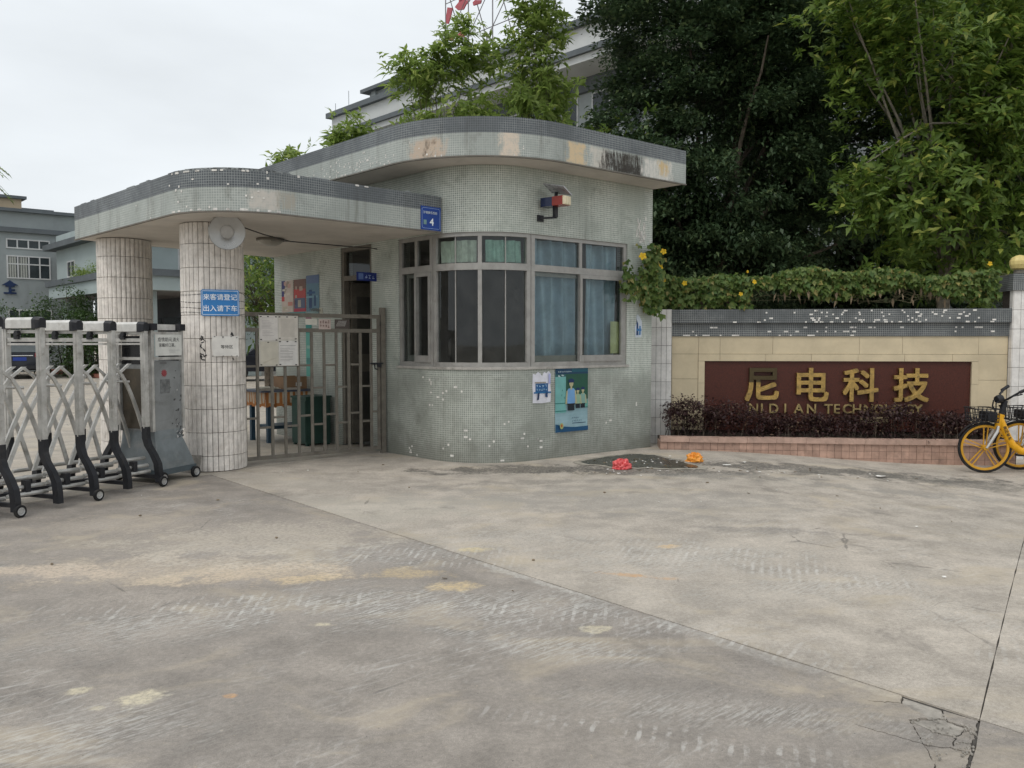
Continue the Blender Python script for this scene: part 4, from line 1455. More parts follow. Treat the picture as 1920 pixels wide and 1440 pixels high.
def tiled_column(name, x, y, r, nt, label, zt, phase=0.0, first_row=.24):
    col = thing(name, (x, y, 0), label, 'column', 'round tiled columns under the canopy')
    MB().lathe([(r - .014, 0), (r - .014, zt)], (x, y, 0), n=48).build('column_core', M['tile_core'], col, smooth=True)
    # row heights from the top down
    rows = []
    z = zt - .004
    h = first_row
    while z > .02:
        z0 = max(.005, z - h)
        rows.append((z0, z))
        z = z0
        h = .272
    meshes = {}
    da = 2 * PI / nt
    cand = []
    for ri, (z0, z1) in enumerate(rows):
        for k in range(nt):
            cand.append((math.cos(k * da + phase - math.atan2(-y, -x)), ri, k, z0, z1))
    cand.sort(key=lambda c: -c[0])
    rest = MB()

    def tile_mb(hh, jag=0.0):
        mb = MB()
        n = 4
        g = .0032 / r
        prof = []
        aa = [-da / 2 + g + (da - 2 * g) * i / n for i in range(n + 1)]
        bul = [0, .0035, .005, .0035, 0]
        rows_ = [[Vector(((r - .012) * math.cos(a), (r - .012) * math.sin(a), .0025)) for a in aa]]
        for zz, dr_ in ((.0025, -.003), (.006, 0), (hh * .33, .0015), (hh * .66, .0005), (hh - .006, 0), (hh - .0025, -.003)):
            rows_.append([Vector(((r + bul[i] + dr_ + jag * random.uniform(-.002, .002)) * math.cos(a), (r + bul[i] + dr_) * math.sin(a), zz)) for i, a in enumerate(aa)])
        rows_.append([Vector(((r - .012) * math.cos(a), (r - .012) * math.sin(a), hh - .0025)) for a in aa])
        mb.grid(rows_)
        for e in (0, -1):
            mb.poly([q[e] for q in rows_])
        return mb
    for idx, (_, ri, k, z0, z1) in enumerate(cand):
        hh = z1 - z0
        if idx < 296:
            key = (round(hh, 3), (ri * 7 + k * 3) % 3)
            if key not in meshes:
                o = tile_mb(hh, 1.0).build('tile', M['tile_white'])
                o.parent = col
                o.location = (0, 0, z0)
                o.rotation_euler = (0, 0, k * da + phase)
                meshes[key] = o
            else:
                link_copy(meshes[key], col, (0, 0, z0), k * da + phase)
        else:
            t_ = tile_mb(hh)
            i0 = len(rest.v)
            c, s = math.cos(k * da + phase), math.sin(k * da + phase)
            rest.v += [(p[0] * c - p[1] * s + x, p[0] * s + p[1] * c + y, p[2] + z0) for p in t_.v]
            rest.f += [tuple(i0 + q for q in f) for f in t_.f]
            rest.m += t_.m
            rest.uv += t_.uv
    if rest.v:
        tag(rest.build('rear_tiles', M['tile_white'], col), kind='stuff')
    return col


PX, PY, PR = -3.55, 9.60, .350
tiled_column('tiled_column', PX, PY, PR, 36, 'front round white-tiled column carrying the blue two-line sign', CZ)
tiled_column('tiled_column', -5.24, 10.96, .335, 36, 'rear round white-tiled column seen behind the folding gate', CZ, .05)
# skim of cement at the foot of the front column
mb = MB()
mb.grid([[v3(Vector((PX, PY)) + Vector((math.cos(a), math.sin(a))) * (PR + q), z) for a in [PI * 1.05 + PI * .42 * k / 14 for k in range(15)]] for q, z in ((.012, .20), (.03, .13), (.06, .05), (.085, .002))])
mb.build('cement_skim', M['rubble'], bpy.data.objects['tiled_column'])


def on_col(a, z, off):
    return Vector((PX + (PR + off) * math.cos(a), PY + (PR + off) * math.sin(a), z))


# signs on the front column: facing the street (direction of the camera side)
fa = math.atan2(-PY, -PX) - .02
fn = Vector((math.cos(fa), math.sin(fa), 0))
fx = Vector((-fn.y, fn.x, 0))
ANG2 = R(10)
fx2 = (fx * math.cos(ANG2) + fn * math.sin(ANG2))
fx2 = fx
sgc = Vector((PX, PY, 0)) + fn * (PR + .012) + fx * .085
BLU = (.035, .20, .50)
bw, bh = .415, .30
rr = [(.04, 0), (.96, 0), (1, .05), (1, .95), (.96, 1), (.04, 1), (0, .95), (0, .05)]
frame_w = [('p', rect(.035, .04, .965, .06), (.62, .70, .78)), ('p', rect(.035, .94, .965, .96), (.62, .70, .78)), ('p', rect(.025, .06, .04, .94), (.62, .70, .78)), ('p', rect(.96, .06, .975, .94), (.62, .70, .78))]
board('visitor_sign', sgc - fx * bw / 2 + Vector((0, 0, 2.105)), fx, up, bw, bh, .003, BLU, frame_w + [('t', '来客请登记', .5, .72, .88, (.80, .84, .88), .011), ('t', '出入请下车', .5, .29, .88, (.80, .84, .88), .011)], 'blue metal sign with two lines of white characters on the front column', 'sign', outline=rr)
mb = MB()
for z in (2.07, 1.98, 1.90, 1.84):
    for rot in (0,):
        zz = z + random.uniform(-.01, .01)
        pts = [on_col(fa + q, zz + .02 * math.sin(q * 2 + z * 9) - .012 * abs(q), .004) for q in [-1.6 + 3.2 * k / 20 for k in range(21)]]
        mb.tube(pts, .0035, 5)
tag(mb.build('tie_wire', M['cable']), 'dark wire turns binding the blue sign to the front column', 'wire')
ptl = Vector((PX, PY, 0)) + fn * (PR + .008) + fx * -.02
mb_items = [('t', '等待区', .56, .47, .44, (.05, .05, .05), .014)]
for k in range(10):
    mb_items.append(('p', rect(*(lambda x, y: (x, y, x + .05, y + .035))(random.choice((0.02, .1, .4, .7, .9)), random.choice((.0, .03, .9, .95)))), (.05, .05, .05)))
board('paper_notice', ptl + Vector((0, 0, 1.575)), fx, up, .30, .235, .0015, (.66, .64, .60), mb_items, 'white paper notice with three black characters taped to the front column', 'notice', outline=[(0.05, 0), (.5, .02), (1, 0), (.98, .5), (1, 1), (.5, .98), (.04, 1), (0, .6)])
# scraps of old tape
mb = MB()
for k in range(34):
    a = fa + random.choice((-.35, -.30, .62, .66)) + random.gauss(0, .05)
    z = random.uniform(1.30, 1.62)
    p = on_col(a, z, .0065)
    n = Vector((math.cos(a), math.sin(a), 0))
    t = Vector((-n.y, n.x, 0))
    e = random.uniform(.006, .02)
    th = random.uniform(0, PI)
    mb.obox(p, (t * math.cos(th) + Z3 * math.sin(th)) * e, (Z3 * math.cos(th) - t * math.sin(th)) * e * .35, n * .001)
tag(mb.build('old_tape', M['black']), 'scraps of old black tape round the paper notice on the column', 'tape', kind='stuff')
board('blue_sticker', Vector((-5.24, 10.96, 0)) + Vector((.38, -.93, 0)).normalized() * .346 + Vector((-.09, 0, 2.28)), (.93, .38, 0), up, .06, .085, .002, (.10, .27, .46), [('p', rect(.1, .4, .7, .9), (.03, .12, .3))], 'small blue sticker on the rear column', 'sticker', outline=[(0, 0), (.8, .1), (1, .5), (.9, 1), (.1, .95)])

# number plate on the canopy edge where it meets the gatehouse
npd = d3(fl0 - fl1).normalized()
nn_ = npd.cross(Z3)
ntl = v3(fl0, 0) - npd * .315 + nn_ * .006
PB = (.012, .055, .28)
ln = (.30, .40, .62)
board('number_plate', ntl + Vector((0, 0, 3.165)), npd, up, .30, .285, .004, PB, [
    ('p', [(.10, .06), (.90, .06), (.90, .075), (.10, .075)], ln), ('p', [(.10, .925), (.90, .925), (.90, .94), (.10, .94)], ln), ('p', [(.05, .12), (.065, .12), (.065, .88), (.05, .88)], ln), ('p', [(.935, .12), (.95, .12), (.95, .88), (.935, .88)], ln),
    ('p', [(.05, .12), (.10, .06), (.112, .07), (.062, .13)], ln), ('p', [(.95, .12), (.90, .06), (.888, .07), (.938, .13)], ln), ('p', [(.05, .88), (.10, .94), (.112, .93), (.062, .87)], ln), ('p', [(.95, .88), (.90, .94), (.888, .93), (.938, .87)], ln),
    ('t', '沙塘康乐西街', .46, .74, .70, (.62, .70, .74), .006), ('t', '4', .53, .35, .19, (.80, .86, .90), .012), ('p', rect(.12, .22, .27, .42), (.16, .28, .28))], 'blue house-number plate reading 4 on the canopy edge', 'sign')

# round spun-metal lamp by the column head
t = thing('floodlight', (-3.16, 9.02, 2.80), 'round spun-metal dish lamp hung at the head of the front column', 'lamp')
lc = Vector((-3.15, 8.98, 2.72))
ax = Vector((.25, -.95, -.10)).normalized()
MB().lathe([(.192, .030), (.196, .026), (.19, .016), (.13, .004), (.078, -.008), (.07, -.012), (.03, -.014), (.001, -.014)], lc, ax, 36).build('reflector', simple('spun_aluminium', (.36, .355, .34), .3, .7, var=.1, nscale=4, grime=.2), t, smooth=True)
MB().lathe([(.0, .004), (.060, .003), (.072, -.006)], lc, ax, 24).build('bulb_cover', simple('lamp_cover', (.42, .41, .39), .45), t, smooth=True)
mb = MB(); mb.tube([lc - ax * .08, lc - ax * .14 + Z3 * .05, lc - ax * .15 + Z3 * .14], .014, 8); mb.build('bracket', M['black'], t)
# ceiling lamp and loose cable
t = thing('ceiling_lamp', (-3.20, 10.75, CZ), 'oval bulkhead lamp under the canopy ceiling', 'lamp')
lc = Vector((-3.20, 10.75, CZ))
MB().lathe([(.001, -.10), (.07, -.095), (.13, -.07), (.165, -.035), (.17, 0)], lc, (0, 0, 1), 24).build('lamp_shade', simple('lamp_glass', (.36, .34, .30), .35, grime=.3), t, smooth=True)
MB().lathe([(.172, -.035), (.182, -.03), (.182, -.005), (.172, 0)], lc, (0, 0, 1), 24).build('lamp_base', M['gatepaint'], t, smooth=True)
mb = MB()
p0, p1 = Vector((-3.1, 9.12, 2.84)), Vector((-1.75, 11.05, 2.72))
pts = [Vector((-3.1, 9.12, 2.82)), Vector((-2.9, 9.5, 2.76)), Vector((-2.7, 9.9, 2.73)), Vector((-2.45, 10.3, 2.75)), Vector((-2.1, 10.7, 2.76)), Vector((-1.9, 10.9, 2.77)), hp(tU(2.0), .02).to_3d() + Z3 * 2.77]
mb.tube(pts, .007, 6)
mb.tube([Vector((-2.7, 9.9, 2.73)), Vector((-2.95, 10.25, 2.78)), Vector((-3.15, 10.62, 2.83))], .005, 6)
tag(mb.build('cable', M['cable']), 'slack black cable drooping under the canopy ceiling', 'cable')

# blue and red flashing lamp with solar panel on the rounded corner
aw = sV(.98)
ap = hp(aw)
an = d3(hn(aw)).normalized()
at_ = d3(V)
t = thing('warning_lamp', v3(ap, 3.05), 'blue and red warning lamp with tilted solar panel on the upper wall', 'lamp')
mb = MB()
ac = v3(ap, 3.06) + an * .0
mb.bar(ac + an * .01, ac + an * .20 + at_ * .10, .045, .02)
mb.bar(ac + an * .19 + at_ * .09, ac + an * .19 + at_ * .09 + Z3 * .13, .05, .05, at_)
mb.obox(ac + an * .008 - at_ * .0, at_ * .05, an * .008, Z3 * .04)
mb.build('bracket', M['black'], t)
bx = ac + an * .20 + at_ * .085 + Z3 * .185
# the lamp bar points to the right and out from the wall
lb = Vector((.78, -.63, 0)).normalized()
ln_ = lb.cross(Z3)
bx = ac + an * .22 + at_ * .07 + Z3 * .185
for nm, d0, d1, mt in (('blue_lens', -.18, -.005, simple('blue_lens', (.012, .022, .075), .15, bump=0)), ('red_lens', -.005, .16, simple('red_lens', (.30, .035, .022), .2, bump=0))):
    mb = MB(); mb.obox(bx + lb * ((d0 + d1) / 2), lb * ((d1 - d0) / 2 - .0005), ln_ * .075, Z3 * .055); mb.build(nm, mt, t)
mb = MB()
for q in (-.05, 0, .05):
    mb.lathe([(.027, -.05), (.027, .05)], bx + lb * .162 + ln_ * q, Z3, 10)
mb.obox(bx + lb * .168, lb * .006, ln_ * .075, Z3 * .052); mb.build('end_lens', simple('cream_lens', (.70, .62, .44), .4), t)
mb = MB(); mb.bar(bx + Z3 * .05, bx + Z3 * .12 + lb * .01, .03, .03, lb); mb.build('panel_stem', M['black'], t)
mb = MB(); pc = bx + Z3 * .15 + lb * .03
tl_ = (lb + Z3 * -.22).normalized(); tw = (ln_ * .9 + Z3 * .42).normalized(); tn = (tl_.cross(tw)).normalized()
mb.obox(pc, tl_ * .16, tw * .10, tn * .007); mb.build('solar_panel', simple('solar_panel', (.42, .43, .45), .25, .3), t)

# ================================================================== pedestrian gate
G0 = Vector((-3.26, 9.75)); G1 = Vector((-1.735, 10.935))
GD = (G1 - G0).normalized(); GN = Vector((GD.y, -GD.x))
g3, gn3 = d3(GD), d3(GN)
gate = thing('pedestrian_gate', v3(G0, 0), 'brown-grey barred steel gate between the front column and the gatehouse', 'gate')
GP = M['gatepaint']


def gpos(s, z, off=0):
    return v3(G0 + GD * s + GN * off, z)


mb = MB()
mb.bar(gpos(.0, .075), gpos(1.86, .075), .035, .045)
mb.build('bottom_rail', GP, gate)
for z in (1.845, 1.655):
    mb = MB(); mb.bar(gpos(.0, z), gpos(1.86, z), .035, .05); mb.build('top_rail', GP, gate)
for k, s in enumerate((.018, .178, .36, .53, .707, .886, 1.055, 1.227, 1.403, 1.574, 1.733, 1.842)):
    mb = MB()
    wd = .036 if k in (0, 11) else .032
    top = 1.82 if k in (0, 11) else 1.63
    mb.obox(gpos(s, (.0975 + top) / 2), g3 * wd / 2, gn3 * .014, (0, 0, (top - .0975) / 2)); mb.build('bar', GP, gate)
SS = (.018, .178, .36, .53, .707, .886, 1.055, 1.227, 1.403, 1.574, 1.733, 1.842)
for k in range(11):
    for z in ((1.21, .57) if k % 2 == 0 else (.92, .45)):
        if k == 9 and z > 1: continue
        mb = MB(); mb.bar(gpos(SS[k] + .02, z), gpos(SS[k + 1] - .02, z), .022, .026); mb.build('cross_piece', GP, gate)
mb = MB(); mb.obox(gpos(1.905, .985), g3 * .033, gn3 * .033, (0, 0, .985)); mb.build('gate_post', GP, gate)
mb = MB(); mb.bar(gpos(1.70, 1.22, .03), gpos(1.89, 1.22, .045), .018, .018); mb.tube([gpos(1.76, 1.22, .05), gpos(1.76, 1.15, .055), gpos(1.80, 1.14, .055)], .01, 6)
mb.obox(gpos(1.83, 1.20, .045), g3 * .03, gn3 * .012, (0, 0, .03)); mb.build('latch', M['black'], gate)
for z in (.3, 1.75):
    mb = MB(); mb.tube([gpos(1.866, z - .03), gpos(1.866, z + .03)], .012, 8); mb.build('hinge', M['black'], gate)
# white notice board tied to the bars
nb = thing('notice_board', gpos(.45, 1.2), 'white notice board with taped papers hung on the pedestrian gate', 'notice board')
b0 = gpos(.195, 1.845, .022)
board('backing_board', b0, g3, up, .51, .645, .006, (.58, .55, .49), [('p', rect(0, .985, 1, 1), (.05, .045, .04)), ('p', rect(0, 0, 1, .012), (.05, .045, .04)), ('p', rect(.988, .012, 1, .985), (.06, .05, .045))], parent=nb)


def lines(x0, x1, ys, c):
    return [('p', rect(x0, y, x0 + (x1 - x0) * random.uniform(.5, 1), y + .012), c) for y in ys]


GRY = (.30, .28, .27)
tapes = lambda: [('p', rect(x, y, x + .10, y + .04), (.045, .04, .04)) for x, y in ((.0, .95), (.85, .95), (.0, .02), (.86, .0), (.4, .955))]
board('paper', b0 + g3 * .012 - Z3 * .02 + gn3 * .0085, g3, up, .225, .30, .001, (.66, .63, .59), lines(.12, .9, [.92, .80, .74, .68, .62, .56, .50, .38, .32, .26, .2], (.42, .38, .38)) + tapes(), parent=nb)
board('paper', b0 + g3 * .250 - Z3 * .02 + gn3 * .0085, g3, up, .24, .285, .001, (.62, .58, .52), [('p', rect(.1, .1, .86, .90), (.56, .52, .46))] + tapes(), parent=nb)
board('paper', b0 + g3 * .012 - Z3 * .335 + gn3 * .0085, g3, up, .225, .295, .001, (.56, .525, .44), [('p', [(.15, .15), (.7, .3), (.9, .35), (.9, .3), (.5, .2), (.2, .08)], (.50, .46, .37))] + tapes()[2:], parent=nb)
board('paper', b0 + g3 * .250 - Z3 * .325 + gn3 * .0085, g3, up, .24, .305, .001, (.66, .64, .61), [('p', rect(.05, .80, .9, .815), (.2, .2, .2))] + lines(.06, .9, [.70, .66, .60, .56, .48, .42, .36, .32, .24, .18], GRY) + tapes(), parent=nb)
board('paper_slip', gpos(.80, 1.80, .02), g3, up, .155, .075, .001, (.55, .53, .46), lines(.4, .95, [.55, .35], (.3, .28, .24)), 'blank cream slip stuck between the upper gate rails', 'notice')
board('paper_slip', gpos(.98, 1.80, .02), g3, up, .165, .13, .001, (.50, .40, .36), scrib(.08, .55, .92, .88, 4, (.12, .06, .05), 21) + scrib(.08, .15, .92, .45, 4, (.12, .06, .05), 22), 'pinkish slip with brown writing stuck between the upper gate rails', 'notice')
board('gate_plate', gpos(1.20, 1.80, .02), g3, up, .21, .12, .002, (.075, .06, .052), [('p', [(.05 + .08 * k, .2), (.12 + .08 * k, .3), (.3 + .07 * k, .85), (.26 + .07 * k, .85)], (.30, .28, .26)) for k in range(8)], 'dark scratched plate fixed between the upper gate rails', 'plate')

# things behind the gate
DK = Vector((-3.45, 12.45))
dt = thing('table', v3(DK, 0), 'small table with blue legs and striped cloth behind the gate', 'table')
tv, tu = V, U
mb = MB(); mb.obox(v3(DK, .775), d3(tv) * .62, d3(tu) * .36, (0, 0, .014)); mb.build('tabletop', simple('slate_top', (.075, .085, .115), .5), dt)
mats = [simple('orange_cloth', (.40, .16, .05), .8), simple('cream_cloth', (.52, .47, .37), .8)]
mb = MB()
for side, o_, ax_, ln2 in ((0, DK - tu * .33, tv, 1.06), (1, DK - tv * .53, tu, .62)):
    n = 26
    nrm = d3(-tu if side == 0 else -tv)
    for k in range(n):
        a, b = -ln2 / 2 + ln2 * k / n, -ln2 / 2 + ln2 * (k + 1) / n
        m_ = 0 if (k % 5) in (0, 3) else 1
        z0 = .54 + .012 * math.sin(k * 1.7)
        f = lambda q, z: v3(o_ + ax_ * q, z) + nrm * (.012 * math.sin(q * 40) * (1 if z < .7 else .3))
        mb.poly([f(a, z0 + .05), f(b, z0 + .05), f(b, .757), f(a, .757)], m_)
        mb.poly([f(a, z0), f(b, z0), f(b, z0 + .05), f(a, z0 + .05)], 0)
mb.build('striped_cloth', mats, dt)
for sx in (-1, 1):
    for sy in (-1, 1):
        mb = MB(); mb.obox(v3(DK + tv * sx * .46 + tu * sy * .26, .38), d3(tv) * .03, d3(tu) * .03, (0, 0, .38)); mb.build('leg', simple('blue_leg', (.022, .055, .085), .5), dt)
mb = MB(); mb.obox(v3(DK, .22), d3(tv) * .42, d3(tu) * .22, (0, 0, .025)); mb.build('lower_shelf', simple('blue_shelf', (.022, .05, .075), .5), dt)
t = thing('carton', v3(DK, .79), 'open brown cardboard carton standing on the table behind the gate', 'box')
BC = DK + tv * .08
mb = MB()
CB = simple('cardboard', (.27, .165, .095), .85, var=.12)
for sx, sy in ((-1, 0), (1, 0), (0, -1), (0, 1)):
    if sx: mb.obox(v3(BC + tv * sx * .25, .885), d3(tv) * .004, d3(tu) * .17, (0, 0, .095))
    else: mb.obox(v3(BC + tu * sy * .174, .885), d3(tv) * .25, d3(tu) * .004, (0, 0, .095))
mb.obox(v3(BC, .794), d3(tv) * .24, d3(tu) * .16, (0, 0, .003))
bb = mb.build('box_walls', CB, t)
m2 = MB(); m2.obox(v3(BC - tu * .1795, .86) - d3(tv) * .02, d3(tv) * .05, d3(tu) * .001, (0, 0, .03)); m2.build('box_label', paint((.5, .48, .45)), t)
t = thing('paper_pile', v3(DK - tv * .4, .79), 'loose pile of pale papers on the left end of the table', 'papers')
for k in range(5):
    a = random.uniform(-.5, .5); ux = d3(tv) * math.cos(a) + d3(tu) * math.sin(a); uy = d3(tu) * math.cos(a) - d3(tv) * math.sin(a)
    mb = MB(); mb.obox(v3(DK - tv * .38 - tu * .08, .794 + k * .008) + ux * random.uniform(-.04, .04), ux * .13, uy * .09, (0, 0, .0035)); mb.build('sheet', paint((.55, .52, .43)), t)
t = thing('white_cloth', v3(DK + tv * .48, .79), 'crumpled white cloth on the right end of the table', 'cloth')
mb = MB()
mb.grid([[v3(DK + tv * (.38 + .22 * i / 9) - tu * (.25 - .3 * j / 7), .795 + .035 * abs(mnoise.noise((i * .7, j * .8, 4)))) for i in range(10)] for j in range(8)])
mb.build('cloth', paint((.5, .49, .45), .9), t, smooth=True)
# dark green cupboard against the wall
CK = C0 + U * 3.35 + NU * .27
t = thing('cupboard', v3(CK, 0), 'low dark green cupboard against the wall behind the gate', 'cupboard')
CG = simple('green_cupboard', (.022, .055, .042), .55, var=.2)
mb = MB(); mb.obox(v3(CK, .36), d3(U) * .20, d3(NU) * .2, (0, 0, .33)); mb.build('carcass', CG, t)
mb = MB(); mb.obox(v3(CK, .705), d3(U) * .215, d3(NU) * .215, (0, 0, .014)); mb.build('top', CG, t)
for q in (-1, 1):
    mb = MB(); mb.obox(v3(CK + U * q * .098 + NU * .206, .36), d3(U) * .09, d3(NU) * .005, (0, 0, .30)); dd_ = mb.build('door', CG, t)
    m2 = MB(); m2.obox(v3(CK + U * q * .02 + NU * .216, .40), d3(U) * .006, d3(NU) * .006, (0, 0, .04)); m2.build('handle', M['black'], dd_)
for q in (-1, 1):
    for q2 in (-1, 1):
        mb = MB(); mb.obox(v3(CK + U * q * .17 + NU * q2 * .17, .015), d3(U) * .02, d3(NU) * .02, (0, 0, .015)); mb.build('foot', CG, t)

# ================================================================== folding driveway gate
RD = Vector((.363, .932)).normalized()       # along the run, away from the street side
RS = Vector((RD.y, -RD.x))                    # towards the street
RF0 = Vector((-4.25, 6.85)) - RS * .40        # centre line of the run
rd3, rs3 = d3(RD), d3(RS)
fold = thing('folding_gate', v3(RF0 + RD * .8, 0), 'aluminium folding driveway gate of arched frames on small wheels', 'gate')


def fp(t, s, z):
    return v3(RF0 + RD * t + RS * s, z)


AB, CW, BK = M['alu_bright'], M['cap_white'], M['black']
HT = .22
LEGZ = .60
wheel_rim = simple('wheel_rim', (.55, .55, .54), .35, .6)


def leg_path(sg):
    pr = [(HT, LEGZ + .02), (HT + .002, .50), (HT + .03, .42), (HT + .10, .33), (HT + .15, .24), (HT + .165, .14), (HT + .168, .045)]
    return [(sg * a, z) for a, z in pr]


def small_wheel(parent, c, axis, r=.055, w=.03):
    mb = MB().lathe([(r * .62, -w / 2), (r * .93, -w / 2), (r, -w * .3), (r, w * .3), (r * .93, w / 2), (r * .62, w / 2)], c, axis, 22)
    o = mb.build('wheel', M['rubber'], parent, smooth=True)
    rim = MB().lathe([(.001, w * .34), (r * .2, w * .42), (r * .24, w * .3)], c, axis, 16)
    rim.lathe([(r * .52, w * .38), (r * .64, w * .5), (r * .66, w * .3)], c, axis, 22)
    A = Vector(axis).normalized()
    X = A.cross(Z3).normalized()
    for k in range(6):
        a = 2 * PI * k / 6
        d = X * math.cos(a) + Z3 * math.sin(a)
        rim.bar(c + A * w * .36 + d * r * .15, c + A * w * .36 + d * r * .58, r * .17, w * .15, A)
    rim.lathe([(.001, w * .2), (r * .6, w * .2)], c, axis, 18, 0)
    rim.build('rim', wheel_rim, o)
    return o


FT = [0.0, .41, .80, 1.19, 1.60]
for k, tt_ in enumerate([-.40] + FT):
    zt = 1.715 if k < 3 else 1.70
    # the frame as a part of the gate, with its own pieces
    mb = MB()
    for sg in (-1, 1):
        mb.obox(fp(tt_, sg * HT, (LEGZ + zt - .06) / 2), rd3 * .024, rs3 * .031, (0, 0, (zt - .06 - LEGZ) / 2))
        mb.obox(fp(tt_, sg * (HT), (LEGZ + zt - .06) / 2) - rd3 * .026, rd3 * .002, rs3 * .008, (0, 0, (zt - .07 - LEGZ) / 2))
    fr = mb.build('arch_frame', AB, fold)
    m2 = MB()
    pr = [(-.042, -.03), (.042, -.03), (.042, .045), (.022, .068), (-.022, .068), (-.042, .045)]
    rows = [[fp(tt_ + a, s, zt - .055 + z) for a, z in pr] for s in (-HT + .045, HT - .045)]
    m2.grid(rows, closed=True); m2.poly(rows[0]); m2.poly(rows[1])
    m2.build('top_cap', CW, fr)
    for sg in (-1, 1):
        m2 = MB()
        pr2 = [(-.046, -.036), (.046, -.036), (.046, .047), (.024, .073), (-.024, .073), (-.046, .047)]
        ss_ = sorted((sg * (HT - .05), sg * (HT + .034)))
        rows = [[fp(tt_ + a * f, s, zt - .055 + z * f + (0 if f == 1 else .004)) for a, z in pr2] for s, f in ((ss_[0], 1 if sg > 0 else .8), ((ss_[0] + ss_[1]) / 2, 1), (ss_[1], .8 if sg > 0 else 1))]
        m2.grid(rows, closed=True); m2.poly(rows[0]); m2.poly(rows[-1])
        m2.build('corner_knob', BK, fr)
        m2 = MB()
        pth = leg_path(sg)
        rows = []
        for s, z in pth:
            rows.append([fp(tt_ + a, s + b * .034, z) for a, b in ((-.027, -1), (.027, -1), (.027, 1), (-.027, 1))])
        m2.grid(rows, closed=True); m2.poly(rows[0]); m2.poly(rows[-1])
        m2.build('leg', BK, fr)
    m2 = MB()
    for z, w in ((1.60, .030), (1.525, .036), (1.485, .020)):
        m2.bar(fp(tt_, -HT + .03, z), fp(tt_, HT - .03, z), .03, w)
    m2.build('cross_tube', AB, fr)
    m2 = MB()
    m2.bar(fp(tt_, -HT - .14, .10), fp(tt_, HT + .14, .10), .04, .035)
    m2.build('foot_bar', BK, fr)
    m2 = MB(); m2.lathe([(.001, .018), (.026, .018), (.026, -.018), (.001, -.018)], fp(tt_ - .03, -.03, 1.585), rd3, 10)
    m2.obox(fp(tt_ - .02, -.05, 1.56), rs3 * .03, rd3 * .012, (0, 0, .03)); m2.build('clamp', BK, fr)
    if k in (1, 3, 5):
        for sg in (-1, 1):
            small_wheel(fr, fp(tt_, sg * (HT + .168) + sg * .05, .055), rs3 * sg)
# sloping links between the frames
for k in range(5):
    t0 = ([-.40] + FT)[k]; t1 = ([-.40] + FT)[k + 1]
    for sg in (-1, 1):
        s = sg * .12
        mb = MB()
        pts = []
        for q in range(11):
            f = q / 10
            pts.append((t0 + .08 + (t1 - t0 + .06) * f ** .58, 1.27 - (.97) * f))
        mb.grid([[fp(a + e[0], s + e[1], z) for e in ((-.019, -.010), (.019, -.010), (.019, .010), (-.019, .010))] for a, z in pts], closed=True)
        mb.build('link_bar', AB, fold)
        mb = MB()
        pts = []
        for q in range(11):
            f = q / 10
            pts.append((t1 - .05 - (t1 - t0 + .22) * f ** .66, 1.28 - .98 * f))
        mb.grid([[fp(a + e[0], s * .55 + e[1], z) for e in ((-.020, -.010), (.020, -.010), (.020, .010), (-.020, .010))] for a, z in pts], closed=True)
        mb.build('link_bar', CW, fold)
    mb = MB(); mb.tube([fp(t0 + .16, -.04, 1.10), fp(t1 - .05, .06, 1.09)], .014, 8); mb.build('pivot_rod', AB, fold)
    for z, s in ((.30, .20), (.225, .24), (.165, .27), (.30, -.20), (.2, -.25)):
        mb = MB(); mb.tube([fp(t0 + .01, s, z), fp(t1 - .01, s, z - .01)], .019, 8); mb.build('lower_tube', AB, fold)
    for z, s in ((.25, .25), (.2, -.25)):
        mb = MB(); mb.obox(fp((t0 + t1) / 2, s, z - .03), rd3 * .025, rs3 * .03, (0, 0, .06)); mb.build('tube_clamp', BK, fold)
    mb = MB(); mb.bar(fp(t0 + .02, -.05, .135), fp(t1 - .02, .1, .12), .05, .05); mb.build('chain_cover', BK, fold)
# motor cabinet at the end of the run
mc = thing('gate_motor_cabinet', fp(1.95, .05, 0), 'scuffed grey motor cabinet on wheels at the end of the folding gate', 'cabinet')
GRYM = simple('cabinet_grey', (.25, .26, .26), .5, .2, var=.15, nscale=5, grime=.6, gcol=(.14, .14, .135))
c0, c1 = 1.70, 2.10
mb = MB()
mb.obox(fp((c0 + c1) / 2, .0, .93), rd3 * (c1 - c0) / 2, rs3 * .225, (0, 0, .37))
mb.build('body', GRYM, mc)
mb = MB()    # flared skirt
prof = [(.225, .56), (.232, .46), (.255, .34), (.275, .22), (.28, .10)]
for sg in (1, -1):
    rows = [[fp(t_, sg * s, z) for t_ in (c0 - (.34 - z) * .06, c1 + max(0, .46 - z) * .40)] for s, z in prof]
    mb.grid(rows)
rows = [[fp(c0 - (.34 - z) * .06, sg * s, z) for sg in (-1, 1)] for s, z in prof]; mb.grid(rows)
rows = [[fp(c1 + max(0, .46 - z) * .40, sg * s, z) for sg in (-1, 1)] for s, z in prof]; mb.grid(rows)
mb.build('skirt', simple('skirt_grey', (.20, .225, .235), .45, .2, grime=.6, gcol=(.35, .34, .32)), mc)
mb = MB(); mb.obox(fp(1.96, 0, .115), rd3 * .28, rs3 * .29, (0, 0, .03)); mb.build('chassis', simple('chassis_grey', (.075, .095, .105), .5), mc)
for t_ in (c0 + .03, c1 + .10):
    for sg in (-1, 1):
        small_wheel(mc, fp(t_, sg * .312, .062), rs3 * sg, .062, .035)
for t_ in (c0 - .012, c1 + .012):
    mb = MB()
    for sg in (-1, 1):
        mb.obox(fp(t_, sg * .225, 1.10), rd3 * .016, rs3 * .02, (0, 0, .545))
    mb.build('side_post', AB, mc)
mb = MB()
for z in (1.33, 1.60):
    for sg in (-1, 1):
        mb.bar(fp(c0, sg * .235, z), fp(c1, sg * .235, z), .028, .03)
    mb.bar(fp(c0 - .02, -.2, z), fp(c0 - .02, .2, z), .028, .03)
